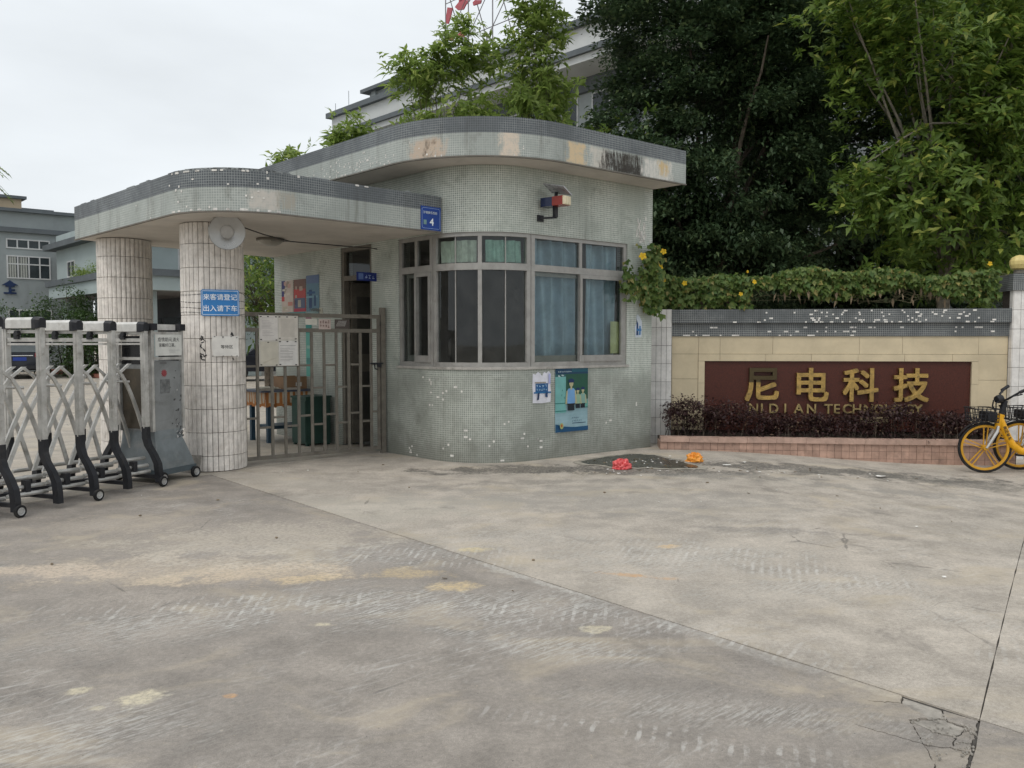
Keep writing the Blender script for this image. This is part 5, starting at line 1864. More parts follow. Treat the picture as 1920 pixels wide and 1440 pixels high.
mb.build('rail', AB, mc)
mb = MB(); mb.obox(fp(1.9, 0, 1.665), rd3 * .20, rs3 * .20, (0, 0, .03)); mb.build('top_cap', CW, mc)
for t_ in (c0 - .0, c1 + .0):
    for sg_ in (-1, 1):
        mb = MB(); mb.obox(fp(t_, sg_ * .225, 1.665), rd3 * .04, rs3 * .04, (0, 0, .036)); mb.build('corner_knob', BK, mc)
mb = MB(); mb.obox(fp(c0 - .004, 0, 1.42), rd3 * .003, rs3 * .19, (0, 0, .15)); mb.build('display_panel', simple('dark_display', (.012, .013, .016), .2, bump=0), mc)
mb = MB(); mb.obox(fp(c0 - .004, 0, .90), rd3 * .003, rs3 * .19, (0, 0, .32)); mb.build('front_panel', simple('bronze_panel', (.085, .072, .055), .4, .4, grime=.4, gcol=(.2, .15, .1)), mc)
mb = MB()
mb.lathe([(.001, .004), (.028, .004), (.030, 0)], fp(1.86, .2262, 1.17), rs3, 20, 0)
for k in range(12):
    a = 2 * PI * k / 12
    dvec = rd3 * math.cos(a) + Z3 * math.sin(a)
    mb.prism([(-.008, .028), (.008, .028), (0, .046)], fp(1.86, .2262, 1.17), dvec.cross(rs3) * -1, dvec, .003)
mb.build('cog_emblem', simple('red_emblem', (.30, .06, .07), .5), mc)
mb = MB(); mb.obox(fp(1.87, .227, 1.03), rd3 * .065, rs3 * .0015, (0, 0, .075)); mb.build('worn_label', simple('worn_label', (.15, .155, .155), .6, var=.4, nscale=20), mc)
mb = MB(); mb.obox(fp(1.85, .227, 1.28), rd3 * .045, rs3 * .0015, (0, 0, .01)); mb.build('name_strip', simple('name_strip', (.14, .14, .14), .6), mc)
mb = MB()
for k in range(46):
    t_ = random.gauss(2.04, .04); z = random.choice((random.uniform(.45, .62), random.uniform(.5, 1.2)))
    if t_ > c1: t_ = 2 * c1 - t_
    s = .2275 if z > .56 else .23 + (.56 - z) * .16 + .012
    e = random.uniform(.003, .011)
    mb.obox(fp(t_, s, z), rd3 * e + Z3 * e * random.uniform(-.6, .6), rs3 * .0012, (0, 0, e * random.uniform(.4, 1.3)), random.choice((0, 0, 1)))
tag(mb.build('scuff_marks', [simple('scuff_dark', (.075, .075, .075), .8), simple('scuff_pale', (.40, .40, .39), .8)], mc), kind='stuff')
board('mask_notice', fp(c0 + .02, .2525, 1.585), rd3, up, .37, .225, .002, (.66, .66, .62), [('t', '疫情期间,请大', .5, .76, .82, (.06, .06, .06), .006), ('t', '家戴好口罩。', .44, .5, .62, (.06, .06, .06), .006)] + lines(.5, .95, [.25, .16], (.25, .25, .25)), 'white notice with two lines of writing framed on the motor cabinet', 'notice')

# ================================================================== name wall
wd3, wn3 = d3(WD), d3(WN)


def wp(s, off, z):
    return v3(W0 + WD * s + WN * off, z)


nw = thing('name_wall', wp(2.5, 0, 0), 'beige stone name wall with red panel and gold lettering', 'wall')
mb = MB(); mb.obox(wp(2.53, -.14, .75), wd3 * 2.40, wn3 * .10, (0, 0, .95)); mb.build('wall_core', M['tile_core'], nw)


def panel(s0, s1, z0, z1, off, th, mat, name, g=.002):
    mb = MB()
    mb.obox(wp((s0 + s1) / 2, off - th / 2 + random.uniform(-.0015, .0015), (z0 + z1) / 2), wd3 * ((s1 - s0) / 2 - g), wn3 * th / 2, (0, 0, (z1 - z0) / 2 - g))
    return mb.build(name, mat, nw)


# beige field round the panel
xs_ = [.155, .55, .86, 1.62, 2.85, 3.45, 4.50, 4.90]
for a, b in zip(xs_, xs_[1:]):
    panel(a, b, 1.33, 1.592, 0, .04, M['beige'], 'stone_panel')
for a, b in ((.155, .545), (4.505, 4.90)):
    for z0, z1 in ((.2, .58), (.58, .96), (.96, 1.33)):
        panel(a, b, z0, z1, 0, .04, M['beige'], 'stone_panel')
# moulded border
bs = [.545, .86, 1.52, 2.17, 2.83, 3.48, 4.14, 4.505]
for a, b in zip(bs, bs[1:]):
    panel(a, b, 1.225, 1.33, .012, .05, M['beige'], 'border_stone')
for a, b in ((.545, .64), (4.41, 4.505)):
    for z0, z1 in ((.2, .50), (.50, .90), (.90, 1.225)):
        panel(a, b, z0, z1, .012, .05, M['beige'], 'border_stone')
panel(.64, 4.41, .2, 1.225, -.022, .02, M['red'], 'red_panel', 0)
# dark mosaic coping in two steps
mb = MB()


def mbox(mb, s0, s1, o0, o1, z0, z1):
    """box with mosaic uv on front, top and bottom"""
    mb.poly([wp(s0, o1, z0), wp(s1, o1, z0), wp(s1, o1, z1), wp(s0, o1, z1)], 0, [(s0, z0), (s1, z0), (s1, z1), (s0, z1)])
    mb.poly([wp(s0, o0, z0), wp(s1, o0, z0), wp(s1, o0, z1), wp(s0, o0, z1)], 0, [(s0, z0), (s1, z0), (s1, z1), (s0, z1)])
    for z in (z0, z1):
        mb.poly([wp(s0, o0, z), wp(s1, o0, z), wp(s1, o1, z), wp(s0, o1, z)], 0, [(s0, o0), (s1, o0), (s1, o1), (s0, o1)])
    for s in (s0, s1):
        mb.poly([wp(s, o0, z0), wp(s, o1, z0), wp(s, o1, z1), wp(s, o0, z1)], 0, [(o0, z0), (o1, z0), (o1, z1), (o0, z1)])


mbox(mb, .15, 4.905, -.26, .02, 1.592, 1.785); mb.build('coping', M['coping_mosaic'], nw)
mb = MB(); mbox(mb, .15, 4.905, -.30, .075, 1.7855, 1.985); mb.build('coping', M['coping_mosaic'], nw)
mb = MB()
for k in range(120):
    s = random.uniform(.25, 4.85)
    if k < 70:
        s = min(4.85, max(.25, random.choice((1.6, 2.3, 2.6, 3.0, 3.4, 4.2)) + random.gauss(0, .22)))
        z = 1.7855 + S27 * (random.randrange(0, 7) + .5); off = .0775
    else:
        z = random.choice((1.7855 + .012, 1.592 + .012, 1.66, 1.72)); off = .0775 if z > 1.785 else .0225
    w = S27 * random.choice((.9, .9, 1.9, .9, 1.9, 3.8 if z < 1.61 else .9))
    mb.obox(wp(s, off, z), wd3 * w / 2, wn3 * .0015, (0, 0, S27 * .42 if z not in (1.592 + .012, 1.7855 + .012) else .009))
tag(mb.build('bare_mortar_spots', M['chip'], nw), kind='stuff')

# gold letters
for ch, s_c, zc, hh in (('尼', 1.467, .882, .50), ('电', 2.19, .885, .50), ('科', 2.868, .885, .50), ('技', 3.575, .885, .50)):
    mb = MB()
    put_text(mb, ch, wp(s_c, .0, zc), wd3, Z3, h=.47, m=0, bold=.020, extrude=.075, lift=.0)
    mb.build('gold_character', M['gold_bare'] if ch == '尼' else M['gold'], nw)
for ch, xx in zip('NIDIANTECHNOLOGY', (165, 245, 360, 470, 600, 720, 880, 962, 1060, 1150, 1258, 1358, 1440, 1530, 1640, 1722)):
    s = 1.107 + xx * .001497          # letter centres along the wall
    mb = MB()
    put_text(mb, ch, wp(s, .0, .53), wd3, Z3, h=.135, m=0, bold=.014, extrude=.10, lift=-.005)
    mb.build('gold_letter', M['gold_dim'], nw)
board('name_plate', wp(2.86, .05, .42), wd3, up, .40, .09, .006, (.40, .33, .20), scrib(.06, .2, .94, .8, 6, (.16, .12, .07), 31), 'small cream plate half hidden in the purple hedge', 'plate')


# tiled piers at both ends


def pier(label, s0, s1, o1, z0, z1, ncol, row_h, cap):
    p = thing('wall_pier', wp((s0 + s1) / 2, 0, 0), label, 'pier', 'white-tiled piers of the name wall')
    mb = MB(); mb.obox(wp((s0 + s1) / 2, o1 - .17, (z0 + z1) / 2), wd3 * ((s1 - s0) / 2 - .006), wn3 * .155, (0, 0, (z1 - z0) / 2)); mb.build('pier_core', M['tile_core'], p)
    w = (s1 - s0) / ncol
    z = z1
    first = None
    while z > z0 + .01:
        h = min(row_h, z - z0)
        for c in range(ncol):
            mb = MB()
            cc = wp(s0 + w * (c + .5), o1 - .006, z - h / 2)
            a, n_, u_ = wd3 * (w / 2 - .0025), wn3 * .008, Z3 * (h / 2 - .0025)
            mb.obox(cc, a, n_, u_)
            mb.build('tile', M['walltile'], p)
        if cap:
            mb = MB(); mb.obox(wp(s0 - .002, o1 - .056, z - h / 2), wd3 * .006, wn3 * .042, Z3 * (h / 2 - .0025)); mb.build('tile', M['walltile'], p)
        z -= h
    if cap:
        mb = MB(); mbox(mb, s0 - .03, s1 + .03, o1 - .37, o1 + .03, z1 + .0005, z1 + .235); mb.build('pier_cap', M['coping_mosaic'], p)
    return p


pier('narrow white-tiled pier between the gatehouse and the name wall', -.155, .148, .06, -.02, 1.99, 4, .268, False)
pier('tall white-tiled pier with dark cap carrying the yellow globe lamp', 4.912, 5.40, .10, -.25, 2.235, 5, .272, True)
t = thing('globe_lamp', wp(5.05, -.06, 2.47), 'yellowed faceted globe lamp on the tall wall pier', 'lamp')
MB().lathe([(.05, 0), (.075, .015), (.07, .05), (.06, .075)], wp(5.05, -.06, 2.471), n=18).build('lamp_base', M['gatepaint'], t, smooth=True)
pr = [(.05, .06), (.105, .085), (.125, .14), (.125, .19), (.10, .24), (.05, .268), (.001, .28)]
MB().lathe(pr, wp(5.05, -.06, 2.471), n=12).build('globe', M['globe'], t)

# ================================================================== planter and hedge
PL0 = Vector((2.08, 11.23))


def pp(s, off, z):
    return v3(PL0 + WD * s + WN * off, z)


plant = thing('planter', pp(2.4, -.3, 0), 'long low planter faced with pink tiles in front of the name wall', 'planter')
PLL = 4.75
mb = MB(); mb.obox(pp(PLL / 2, -.075, -.03), wd3 * (PLL / 2 - .01), wn3 * .06, (0, 0, .17))
mb.obox(pp(.06, -.36, -.03), wd3 * .05, wn3 * .23, (0, 0, .17)); mb.build('planter_wall', M['tile_core'], plant)
mb = MB(); mb.poly([pp(.1, -.13, .12), pp(PLL - .05, -.13, .12), pp(PLL - .05, -.62, .12), pp(.1, -.62, .12)]); mb.build('soil', simple('soil', (.045, .035, .025), .95, var=.4, nscale=20, bump=.6), plant)
n = 12
for k in range(n):
    a, b = PLL * k / n, PLL * (k + 1) / n
    mb = MB(); mb.obox(pp((a + b) / 2, -.065, .145 + random.uniform(-.003, .003)), wd3 * ((b - a) / 2 - .002), wn3 * .085, (0, 0, .035)); mb.build('rim_tile', M['pinkrim'], plant)
tw, thh = .0985, .098
proto = None
ncol = int(PLL / tw)
for c in range(ncol):
    for r_i in range(4):
        zt = .108 - r_i * (thh + .002)
        x = PL0 + WD * (tw * (c + .5))
        if zt < ground_z(x.x, x.y) - .01:
            continue
        if proto is None:
            mb = MB(); mb.obox((0, 0, 0), wd3 * (tw / 2 - .002), wn3 * .006, (0, 0, thh / 2 - .001))
            proto = mb.build('tile', M['pinktile']); proto.parent = plant
            o = proto
        else:
            o = proto.copy(); COL.objects.link(o)
        o.location = pp(tw * (c + .5), -.011 + random.uniform(-.0015, .0015), zt - thh / 2) - plant.location
# left end of the planter
for c in range(4):
    for r_i in range(2):
        mb = MB(); mb.obox(pp(.004, -.07 - .1 * (c + .5), .108 - .1 * (r_i + .5)), wd3 * .006, wn3 * .048, (0, 0, .048)); mb.build('tile', M['pinktile'], plant)


# ------------------------------------------------------------------ foliage


def leaf_cloud(name, P, D, Nn, Ls, Ws, mat, parent, droop=.25):
    """P positions, D directions, Nn up-vectors (n x 3), Ls lengths, Ws widths: one folded leaf each"""
    n = len(P)
    D = D / np.linalg.norm(D, axis=1, keepdims=True)
    S = np.cross(D, Nn)
    S /= np.linalg.norm(S, axis=1, keepdims=True) + 1e-9
    Up = np.cross(S, D)
    Ls = Ls[:, None]; Ws = Ws[:, None]
    mid = P + D * Ls * .48
    v = np.empty((n, 5, 3))
    v[:, 0] = P
    v[:, 1] = mid + S * Ws * .5 + Up * Ws * .18
    v[:, 2] = mid
    v[:, 3] = mid - S * Ws * .5 + Up * Ws * .18
    tip = P + D * Ls
    tip[:, 2] -= (Ls[:, 0] * droop)
    v[:, 4] = tip
    idx = np.arange(n)[:, None] * 5
    tri = np.array([[0, 2, 1], [0, 3, 2], [1, 2, 4], [2, 3, 4]])
    F = (idx[:, None, :] + tri[None]).reshape(-1, 3)
    off = np.array([0., 0, 0])
    q = parent
    while q is not None:
        off += np.array(q.location)
        q = q.parent
    V_ = v.reshape(-1, 3) - off
    me = bpy.data.meshes.new(name)
    me.vertices.add(len(V_)); me.vertices.foreach_set('co', V_.astype(np.float32).ravel())
    me.loops.add(F.size); me.loops.foreach_set('vertex_index', F.astype(np.int32).ravel())
    me.polygons.add(len(F)); me.polygons.foreach_set('loop_start', np.arange(0, F.size, 3, dtype=np.int32))
    me.update(calc_edges=True)
    me.validate()
    me.materials.append(mat)
    o = bpy.data.objects.new(name, me)
    COL.objects.link(o)
    o.parent = parent
    return o


def rdir(n, zmin=-1.0):
    d = rng.normal(size=(n, 3))
    d /= np.linalg.norm(d, axis=1, keepdims=True)
    if zmin > -1:
        d[:, 2] = np.where(d[:, 2] < zmin, -d[:, 2], d[:, 2])
    return d


def ball_points(n, c, r, shell=.55):
    d = rdir(n)
    rad = shell + (1 - shell) * rng.random(n) ** .6
    return np.array(c) + d * rad[:, None] * np.array(r)


def clumped(centers, per, spread, flat=.7):
    k = len(centers)
    P = np.repeat(centers, per, axis=0) + rng.normal(size=(k * per, 3)) * np.array([spread, spread, spread * flat])
    return P


def big_clumps(centers, nsub, rad):
    """foliage masses: sub-centres over the upper and outer sides of each mass"""
    k = len(centers)
    d = rdir(k * nsub)
    d[:, 2] = np.where(d[:, 2] < -.25, -d[:, 2] * .6, d[:, 2])
    rr = rad * rng.uniform(.65, 1.15, (k, 1)).repeat(nsub, axis=0)
    return np.repeat(centers, nsub, axis=0) + d * rr * np.array([1.1, 1.1, .75]) * rng.uniform(.75, 1.0, (k * nsub, 1))


def small_leaf_crown(name, centers, per, spread, L0, W0_, mat, parent, out_from=None):
    P = clumped(centers, per, spread)
    n = len(P)
    D = rdir(n)
    if out_from is not None:
        o = P - np.array(out_from)
        o /= np.linalg.norm(o, axis=1, keepdims=True) + 1e-6
        D = D * .8 + o * .7
    D[:, 2] = D[:, 2] * .55 - .05
    Nn = rdir(n, 0.0) * .6 + np.array([0, 0, 1])
    Ls = L0 * rng.uniform(.45, 1.35, n)
    return leaf_cloud(name, P, D, Nn, Ls, W0_ * Ls / L0, mat, parent, .12)


def whorl_crown(name, tips, axes, per, L0, W0_, mat, parent, spread=.04, droop=.3):
    k = len(tips)
    P = np.repeat(tips, per, axis=0) + rng.normal(size=(k * per, 3)) * spread
    A = np.repeat(axes, per, axis=0)
    A /= np.linalg.norm(A, axis=1, keepdims=True)
    n = len(P)
    r = rdir(n)
    r -= A * (r * A).sum(1, keepdims=True)
    r /= np.linalg.norm(r, axis=1, keepdims=True) + 1e-6
    el = rng.uniform(-.25, .9, n)[:, None]
    D = r + A * el
    Nn = A + rng.normal(size=(n, 3)) * .25
    Ls = L0 * rng.uniform(.4, 1.3, n)
    return leaf_cloud(name, P, D, Nn, Ls, W0_ * Ls / L0 * rng.uniform(.8, 1.2, n), mat, parent, droop)


def limb(mb, p, q, r0, r1, sag=.0, n=5, wob=.12):
    p, q = Vector(p), Vector(q)
    L_ = (q - p).length
    pts = []
    for k in range(n + 1):
        f = k / n
        w = Vector(mnoise.noise_vector((p.x + f * 2.1, p.y + q.x, q.z + f))) * wob * L_ * f * (1 - f) * 1.6
        pts.append(p.lerp(q, f) + w + Vector((0, 0, sag * math.sin(PI * f))))
    mb.tube(pts, [r0 + (r1 - r0) * k / n for k in range(n + 1)], 7)
    return pts


def make_tree(name, base, h_trunk, r_trunk, crown_c, crown_r, label, kind, nclump, per, L0, W0_, leaf, bark='bark', spread=.35, nlimb=14, shell=.45, group=None, droop=.3, lobes=None, zmin=None, mass=None):
    bx_, by_ = base
    root = thing(name, (bx_, by_, ground_z(bx_, by_)), label, 'tree', group)
    pts = []
    lob = lobes or [(crown_c, crown_r, 1.0)]
    tot = sum(l[2] for l in lob)
    for c, r, w in lob:
        pts.append(ball_points(int(nclump * w / tot), c, r, shell))
    C_ = np.concatenate(pts)
    if zmin is not None:
        C_ = C_[C_[:, 2] > zmin]
    mb = MB()
    top = Vector((bx_ + (crown_c[0] - bx_) * .35, by_ + (crown_c[1] - by_) * .35, h_trunk))
    base_p = Vector((bx_, by_, ground_z(bx_, by_) - .02))
    limb(mb, base_p, top, r_trunk, r_trunk * .7, n=6, wob=.06)
    mb.build('trunk', M[bark], root, smooth=True)
    ends = C_[rng.choice(len(C_), min(nlimb, len(C_)), replace=False)]
    mb = MB()
    for e in ends:
        s = base_p.lerp(top, random.uniform(.55, 1.0))
        m_ = s.lerp(Vector(e), .5) + Vector((0, 0, random.uniform(0, .4)))
        limb(mb, s, m_, r_trunk * .30, r_trunk * .18, n=4)
        limb(mb, m_, e, r_trunk * .18, r_trunk * .06, n=4)
        for _ in range(2):
            e2 = C_[rng.integers(len(C_))]
            if (Vector(e2) - m_).length < 2.2:
                limb(mb, m_, e2, r_trunk * .15, r_trunk * .04, n=3)
    mb.build('branches', M[bark], root, smooth=True)
    if kind == 'small':
        if mass:
            C_ = big_clumps(C_, *mass)
        small_leaf_crown('crown', C_, per, spread, L0, W0_, M[leaf], root, crown_c)
    else:
        ax_ = C_ - np.array(crown_c)
        ax_ /= np.linalg.norm(ax_, axis=1, keepdims=True) + 1e-6
        ax_ = ax_ * .6 + np.array([0, 0, .8]) + rng.normal(size=ax_.shape) * .3
        # several tips near each clump centre
        nt_ = max(1, int(per / 10))
        T_ = np.repeat(C_, nt_, axis=0) + rng.normal(size=(len(C_) * nt_, 3)) * spread
        whorl_crown('crown', T_, np.repeat(ax_, nt_, axis=0) + rng.normal(size=(len(C_) * nt_, 3)) * .25, 10, L0, W0_, M[leaf], root, .03, droop)
    return root


# purple hedge in the planter
hedge = thing('hedge', pp(2.2, -.36, .12), 'dark purple-leaved hedge filling the pink planter', 'hedge')
nH = 620
ss_ = rng.uniform(.12, 4.6, nH)
oo = rng.uniform(-.58, -.10, nH)
hm = .365 + .085 * np.sin(ss_ * 2.3) + .05 * np.sin(ss_ * 6.1 + 1) + .10 * np.exp(-((ss_ - .45) / .25) ** 2)
hm = np.where(ss_ > 3.4, hm * (1 - .25 * np.clip((ss_ - 3.4), 0, 1)), hm)
zz = .14 + hm * rng.random(nH) ** .5 + np.where(rng.random(nH) < .10, rng.uniform(0, .14, nH), 0)
zz = zz + np.where(oo > -.2, -.03, .0)
HC = np.array([list(pp(a, b, c)) for a, b, c in zip(ss_, oo, zz)])
small_leaf_crown('foliage', HC, 22, .055, .055, .026, M['leaf_shrub'], hedge)
mb = MB()
for k in range(150):
    e = Vector(HC[rng.integers(nH)])
    s = Vector((e.x + random.gauss(0, .06), e.y + random.gauss(0, .05), .12))
    limb(mb, s, e, .006, .002, n=3)
tag(mb.build('stems', M['bark'], hedge), kind='stuff')
for (sx, hz, lab) in ((.42, .66, 'tall sprig standing above the left end of the purple hedge'),):
    sp_ = thing('shrub_sprig', pp(sx, -.40, .12), lab, 'plant')
    for a in (-.10, 0, .08):
        mb = MB(); limb(mb, pp(sx + a * .1, -.40, .12), pp(sx + a, -.40 + a * .4, hz - abs(a) * .7), .006, .003, n=3); mb.build('stem', M['bark'], sp_)
    tips = np.array([list(pp(sx + a, -.40 + b, hz - c)) for a, b, c in ((-.1, -.04, .07), (0, 0, 0), (.08, .03, .056), (.03, .05, .13), (-.06, .05, .17), (-.02, -.04, .22))])
    whorl_crown('leaves', tips, np.tile([[0, 0, 1.]], (6, 1)), 9, .085, .03, M['leaf_shrub'], sp_, .015)

# flowering vine over the wall top
vine = thing('flowering_vine', wp(2.2, -.2, 2.0), 'leafy flowering vine trailing along the top of the name wall and up the gatehouse corner', 'vine')
NV_ = 3000
s_ = rng.uniform(-.25, 4.75, NV_)
top = 2.52 - .05 * np.sin(s_ * 1.9) - .04 * np.sin(s_ * 5.3)
top = np.where(s_ > 4.0, top + .02, top)
bot = np.where(s_ < 1.3, 2.02, 2.24 - .10 * np.sin(s_ * 2.7 + 1) + np.where(s_ > 3.6, -.13 * np.sin((s_ - 3.6) * 2.8), 0))
zz = bot + (top - bot) * rng.random(NV_) ** .8
oo = -.12 + .30 * (rng.random(NV_) - .35)
VC = [list(wp(a, b, c)) for a, b, c in zip(s_, oo, zz)]
# the part that climbs the gatehouse corner
for k in range(270):
    a = random.gauss(-.27, .10)
    z = random.choice((random.gauss(2.55, .16), random.gauss(2.2, .15), random.uniform(1.95, 2.85)))
    off = random.uniform(.0, .25)
    q = AA + V * min(.12, a * .9 + .12) + NV * (.04 + off * .6)
    VC.append([q.x, q.y, max(1.9 + max(0, -a - .3) * 1.2, min(2.86, z))])
for k in range(90):
    q = AA + V * random.uniform(-.70, -.25) + NV * random.uniform(.05, .14)
    VC.append([q.x, q.y, random.gauss(2.32, .10)])
VC = np.array(VC)


def vine_leaves(name, P, mat, L0):
    """broad lobed leaves: three blades from one stalk point, hanging outwards"""
    n = len(P)
    out = np.array([WN.x, WN.y, .25])
    D0 = rdir(n) * .55 + np.array([WN.x * .5, WN.y * .5, -.45])
    N0 = rdir(n) * .55 + out
    Ps, Ds, Ns, Ls, Ws = [], [], [], [], []
    L_ = L0 * rng.uniform(.55, 1.2, n)
    for ang, f in ((0, 1.0), (.85, .78), (-.85, .78)):
        Dn = D0 / np.linalg.norm(D0, axis=1, keepdims=True)
        S = np.cross(Dn, N0); S /= np.linalg.norm(S, axis=1, keepdims=True)
        Ps.append(P); Ds.append(Dn * math.cos(ang) + S * math.sin(ang)); Ns.append(N0); Ls.append(L_ * f); Ws.append(L_ * f * .72)
    return leaf_cloud(name, np.concatenate(Ps), np.concatenate(Ds), np.concatenate(Ns), np.concatenate(Ls), np.concatenate(Ws), mat, vine, .12)


vine_leaves('leaves', VC, M['leaf_vine'], .095)
mb = MB()
for k in range(26):
    a = random.uniform(-.2, 4.4)
    pts = []
    z = random.uniform(2.1, 2.45)
    for j in range(7):
        pts.append(wp(a + j * .12, -.10 + random.uniform(-.06, .1), z + random.gauss(0, .05)))
    mb.tube(pts, .004, 5)
for z in (2.12, 2.27, 2.40):
    mb.tube([wp(s, -.13, z + .012 * math.sin(s * 3 + z)) for s in [.2 + .3 * k for k in range(16)]], .003, 5)
tag(mb.build('stems', simple('vine_stem', (.15, .14, .08), .9), vine), kind='stuff')
dp = np.array([list(wp(random.uniform(1.6, 4.4), random.uniform(-.05, .1), random.uniform(2.12, 2.30))) for _ in range(46)])
dd_ = rdir(46) * .4 + np.array([0, 0, -1])
leaf_cloud('dry_leaves', dp, dd_, rdir(46), rng.uniform(.06, .13, 46), rng.uniform(.03, .05, 46), M['dead'], vine)
fl_spots = [AA + V * -.52 + NV * .30, AA + V * -.08 + NV * .28]
fl = [(v3(fl_spots[0], 2.665), .075), (v3(fl_spots[1], 2.76), .06), (wp(-.05, .22, 2.60), .07), (wp(.31, .2, 2.36), .055), (wp(1.30, .2, 2.37), .05), (wp(1.12, .15, 2.20), .045), (wp(4.62, .0, 2.62), .05), (wp(.02, .2, 2.40), .03), (wp(1.2, .2, 2.52), .03)]
for c, r in fl:
    r *= .72
    mb = MB()
    nrm = Vector((random.uniform(-.3, .3), -1, random.uniform(-.1, .4))).normalized()
    x = nrm.cross(Z3).normalized(); y = nrm.cross(x)
    for k in range(5):
        a = 2 * PI * k / 5 + random.random() * .3
        d = x * math.cos(a) + y * math.sin(a); e = nrm.cross(d)
        mb.poly([c, c + d * r * .6 + e * r * .42 + nrm * .012, c + d * r * 1.0 + e * r * .18 + nrm * .004, c + d * r * 1.0 - e * r * .18 + nrm * .006, c + d * r * .6 - e * r * .42 + nrm * .012])
    mb.lathe([(.001, .012), (r * .16, .010), (r * .2, 0)], c, nrm, 8)
    mb.build('flower', M['flower'], vine)

# ================================================================== shared bicycles


def make_bike():
    b = thing('shared_bicycle', (0, 0, 0), 'yellow shared bicycle', 'bicycle', 'yellow shared bicycles at the planter')
    Y, BL, SV = M['yellow'], M['black'], M['silver']
    RW = .325

    def wheel(x, yaw=0.0):
        c = Vector((x, 0, RW))
        mb = MB(); pts = [c + Vector((math.cos(a), 0, math.sin(a))) * (RW - .018) for a in [2 * PI * k / 44 for k in range(44)]]
        mb.tube(pts, .018, 8, closed=True)
        w = mb.build('wheel', M['rubber'], b, smooth=True)
        mb = MB()
        rows = []
        for rr_, yy in ((RW - .036, .016), (RW - .062, .012), (RW - .066, 0), (RW - .062, -.012), (RW - .036, -.016), (RW - .032, 0)):
            rows.append([c + Vector((math.cos(a) * rr_, yy, math.sin(a) * rr_)) for a in [2 * PI * k / 44 for k in range(44)]])
        mb.grid(rows + [rows[0]], closed=True)
        mb.build('rim', M['yellow_rim'], w, smooth=True)
        mb = MB()
        for k in range(5):
            a = 2 * PI * k / 5 + .35
            d = Vector((math.cos(a), 0, math.sin(a))); e = Vector((-d.z, 0, d.x))
            for q in (-1, 1):
                mb.bar(c + d * .03 + e * q * .016, c + d * (RW - .064) + e * q * .026, .012, .012, (0, 1, 0))
        mb.build('spokes', M['yellow_rim'], w)
        MB().lathe([(.001, .05), (.03, .05), (.036, .03), (.036, -.03), (.03, -.05), (.001, -.05)], c, (0, 1, 0), 18).build('hub', M['yellow_rim'], w, smooth=True)
        return w
    wheel(0)
    wheel(-1.06)
    # fork
    for q in (-1, 1):
        mb = MB(); mb.tube([Vector((0, q * .058, RW)), Vector((-.055, q * .058, .42)), Vector((-.118, q * .056, .54)), Vector((-.14, q * .03, .60))], [.015, .019, .022, .02], 10); mb.build('fork_blade', SV, b, smooth=True)
    mb = MB(); mb.tube([Vector((-.132, 0, .56)), Vector((-.185, 0, .755))], .042, 12); mb.build('head_tube', Y, b, smooth=True)
    # one thick bent main tube
    mb = MB()
    path = [Vector((-.165, 0, .71)), Vector((-.205, 0, .61)), Vector((-.265, 0, .47)), Vector((-.33, 0, .36)), Vector((-.42, 0, .29)), Vector((-.56, 0, .272)), Vector((-.68, 0, .30)), Vector((-.75, 0, .41)), Vector((-.80, 0, .57)), Vector((-.84, 0, .70))]
    mb.tube(path, [.042, .046, .046, .046, .046, .046, .042, .038, .032, .03], 14); mb.build('main_tube', Y, b, smooth=True)
    mb = MB(); put_text(mb, '美团单车', Vector((-.245, .0465, .52)), Vector((-.40, 0, -.92)), Vector((-.92, 0, .40)), w=.19, m=0, bold=.01, lift=.001)
    mb.build('tube_lettering', M['black'], b)
    for q in (-1, 1):
        mb = MB(); mb.tube([Vector((-.60, q * .05, .32)), Vector((-1.06, q * .06, RW))], .016, 8); mb.tube([Vector((-.80, q * .03, .62)), Vector((-1.06, q * .06, RW))], .012, 8); mb.build('stay', Y, b, smooth=True)
    mb = MB(); mb.obox(Vector((-.82, -.062, .33)), (.24, 0, 0), (0, .012, 0), (0, 0, .05)); mb.build('chain_guard', BL, b)
    mb = MB(); mb.tube([Vector((-.83, 0, .70)), Vector((-.87, 0, .88))], .015, 8); mb.build('seat_post', SV, b)
    mb = MB()
    rows = []
    for x, w, z in ((-.74, .02, .90), (-.80, .035, .915), (-.88, .06, .92), (-.96, .095, .925), (-1.02, .085, .93), (-1.04, .03, .93)):
        rows.append([Vector((x, w * math.cos(a), z + .03 * math.sin(a))) for a in [2 * PI * k / 12 for k in range(12)]])
    mb.grid(rows, closed=True); mb.poly(rows[0]); mb.poly(rows[-1]); mb.build('saddle', BL, b, smooth=True)
    # handlebar
    mb = MB(); mb.tube([Vector((-.185, 0, .75)), Vector((-.21, 0, .86))], .034, 10); mb.tube([Vector((-.21, 0, .855)), Vector((-.22, 0, .93))], .037, 10); mb.build('stem', BL, b, smooth=True)
    mb = MB()
    hb = [Vector((-.36, -.27, 1.09)), Vector((-.31, -.25, 1.065)), Vector((-.25, -.19, 1.01)), Vector((-.205, -.10, .95)), Vector((-.20, 0, .93)), Vector((-.205, .10, .95)), Vector((-.25, .19, 1.01)), Vector((-.31, .25, 1.065)), Vector((-.36, .27, 1.09))]
    mb.tube(hb, .0125, 8); mb.build('handlebar', BL, b, smooth=True)
    for q in (-1, 1):
        mb = MB(); mb.tube([Vector((-.285, q * .235, 1.045)), Vector((-.38, q * .276, 1.10))], .021, 10); mb.build('grip', BL, b, smooth=True)
        mb = MB(); mb.tube([Vector((-.24, q * .20, 1.0)), Vector((-.31, q * .26, 1.025))], .009, 6); mb.build('brake_lever', BL, b)
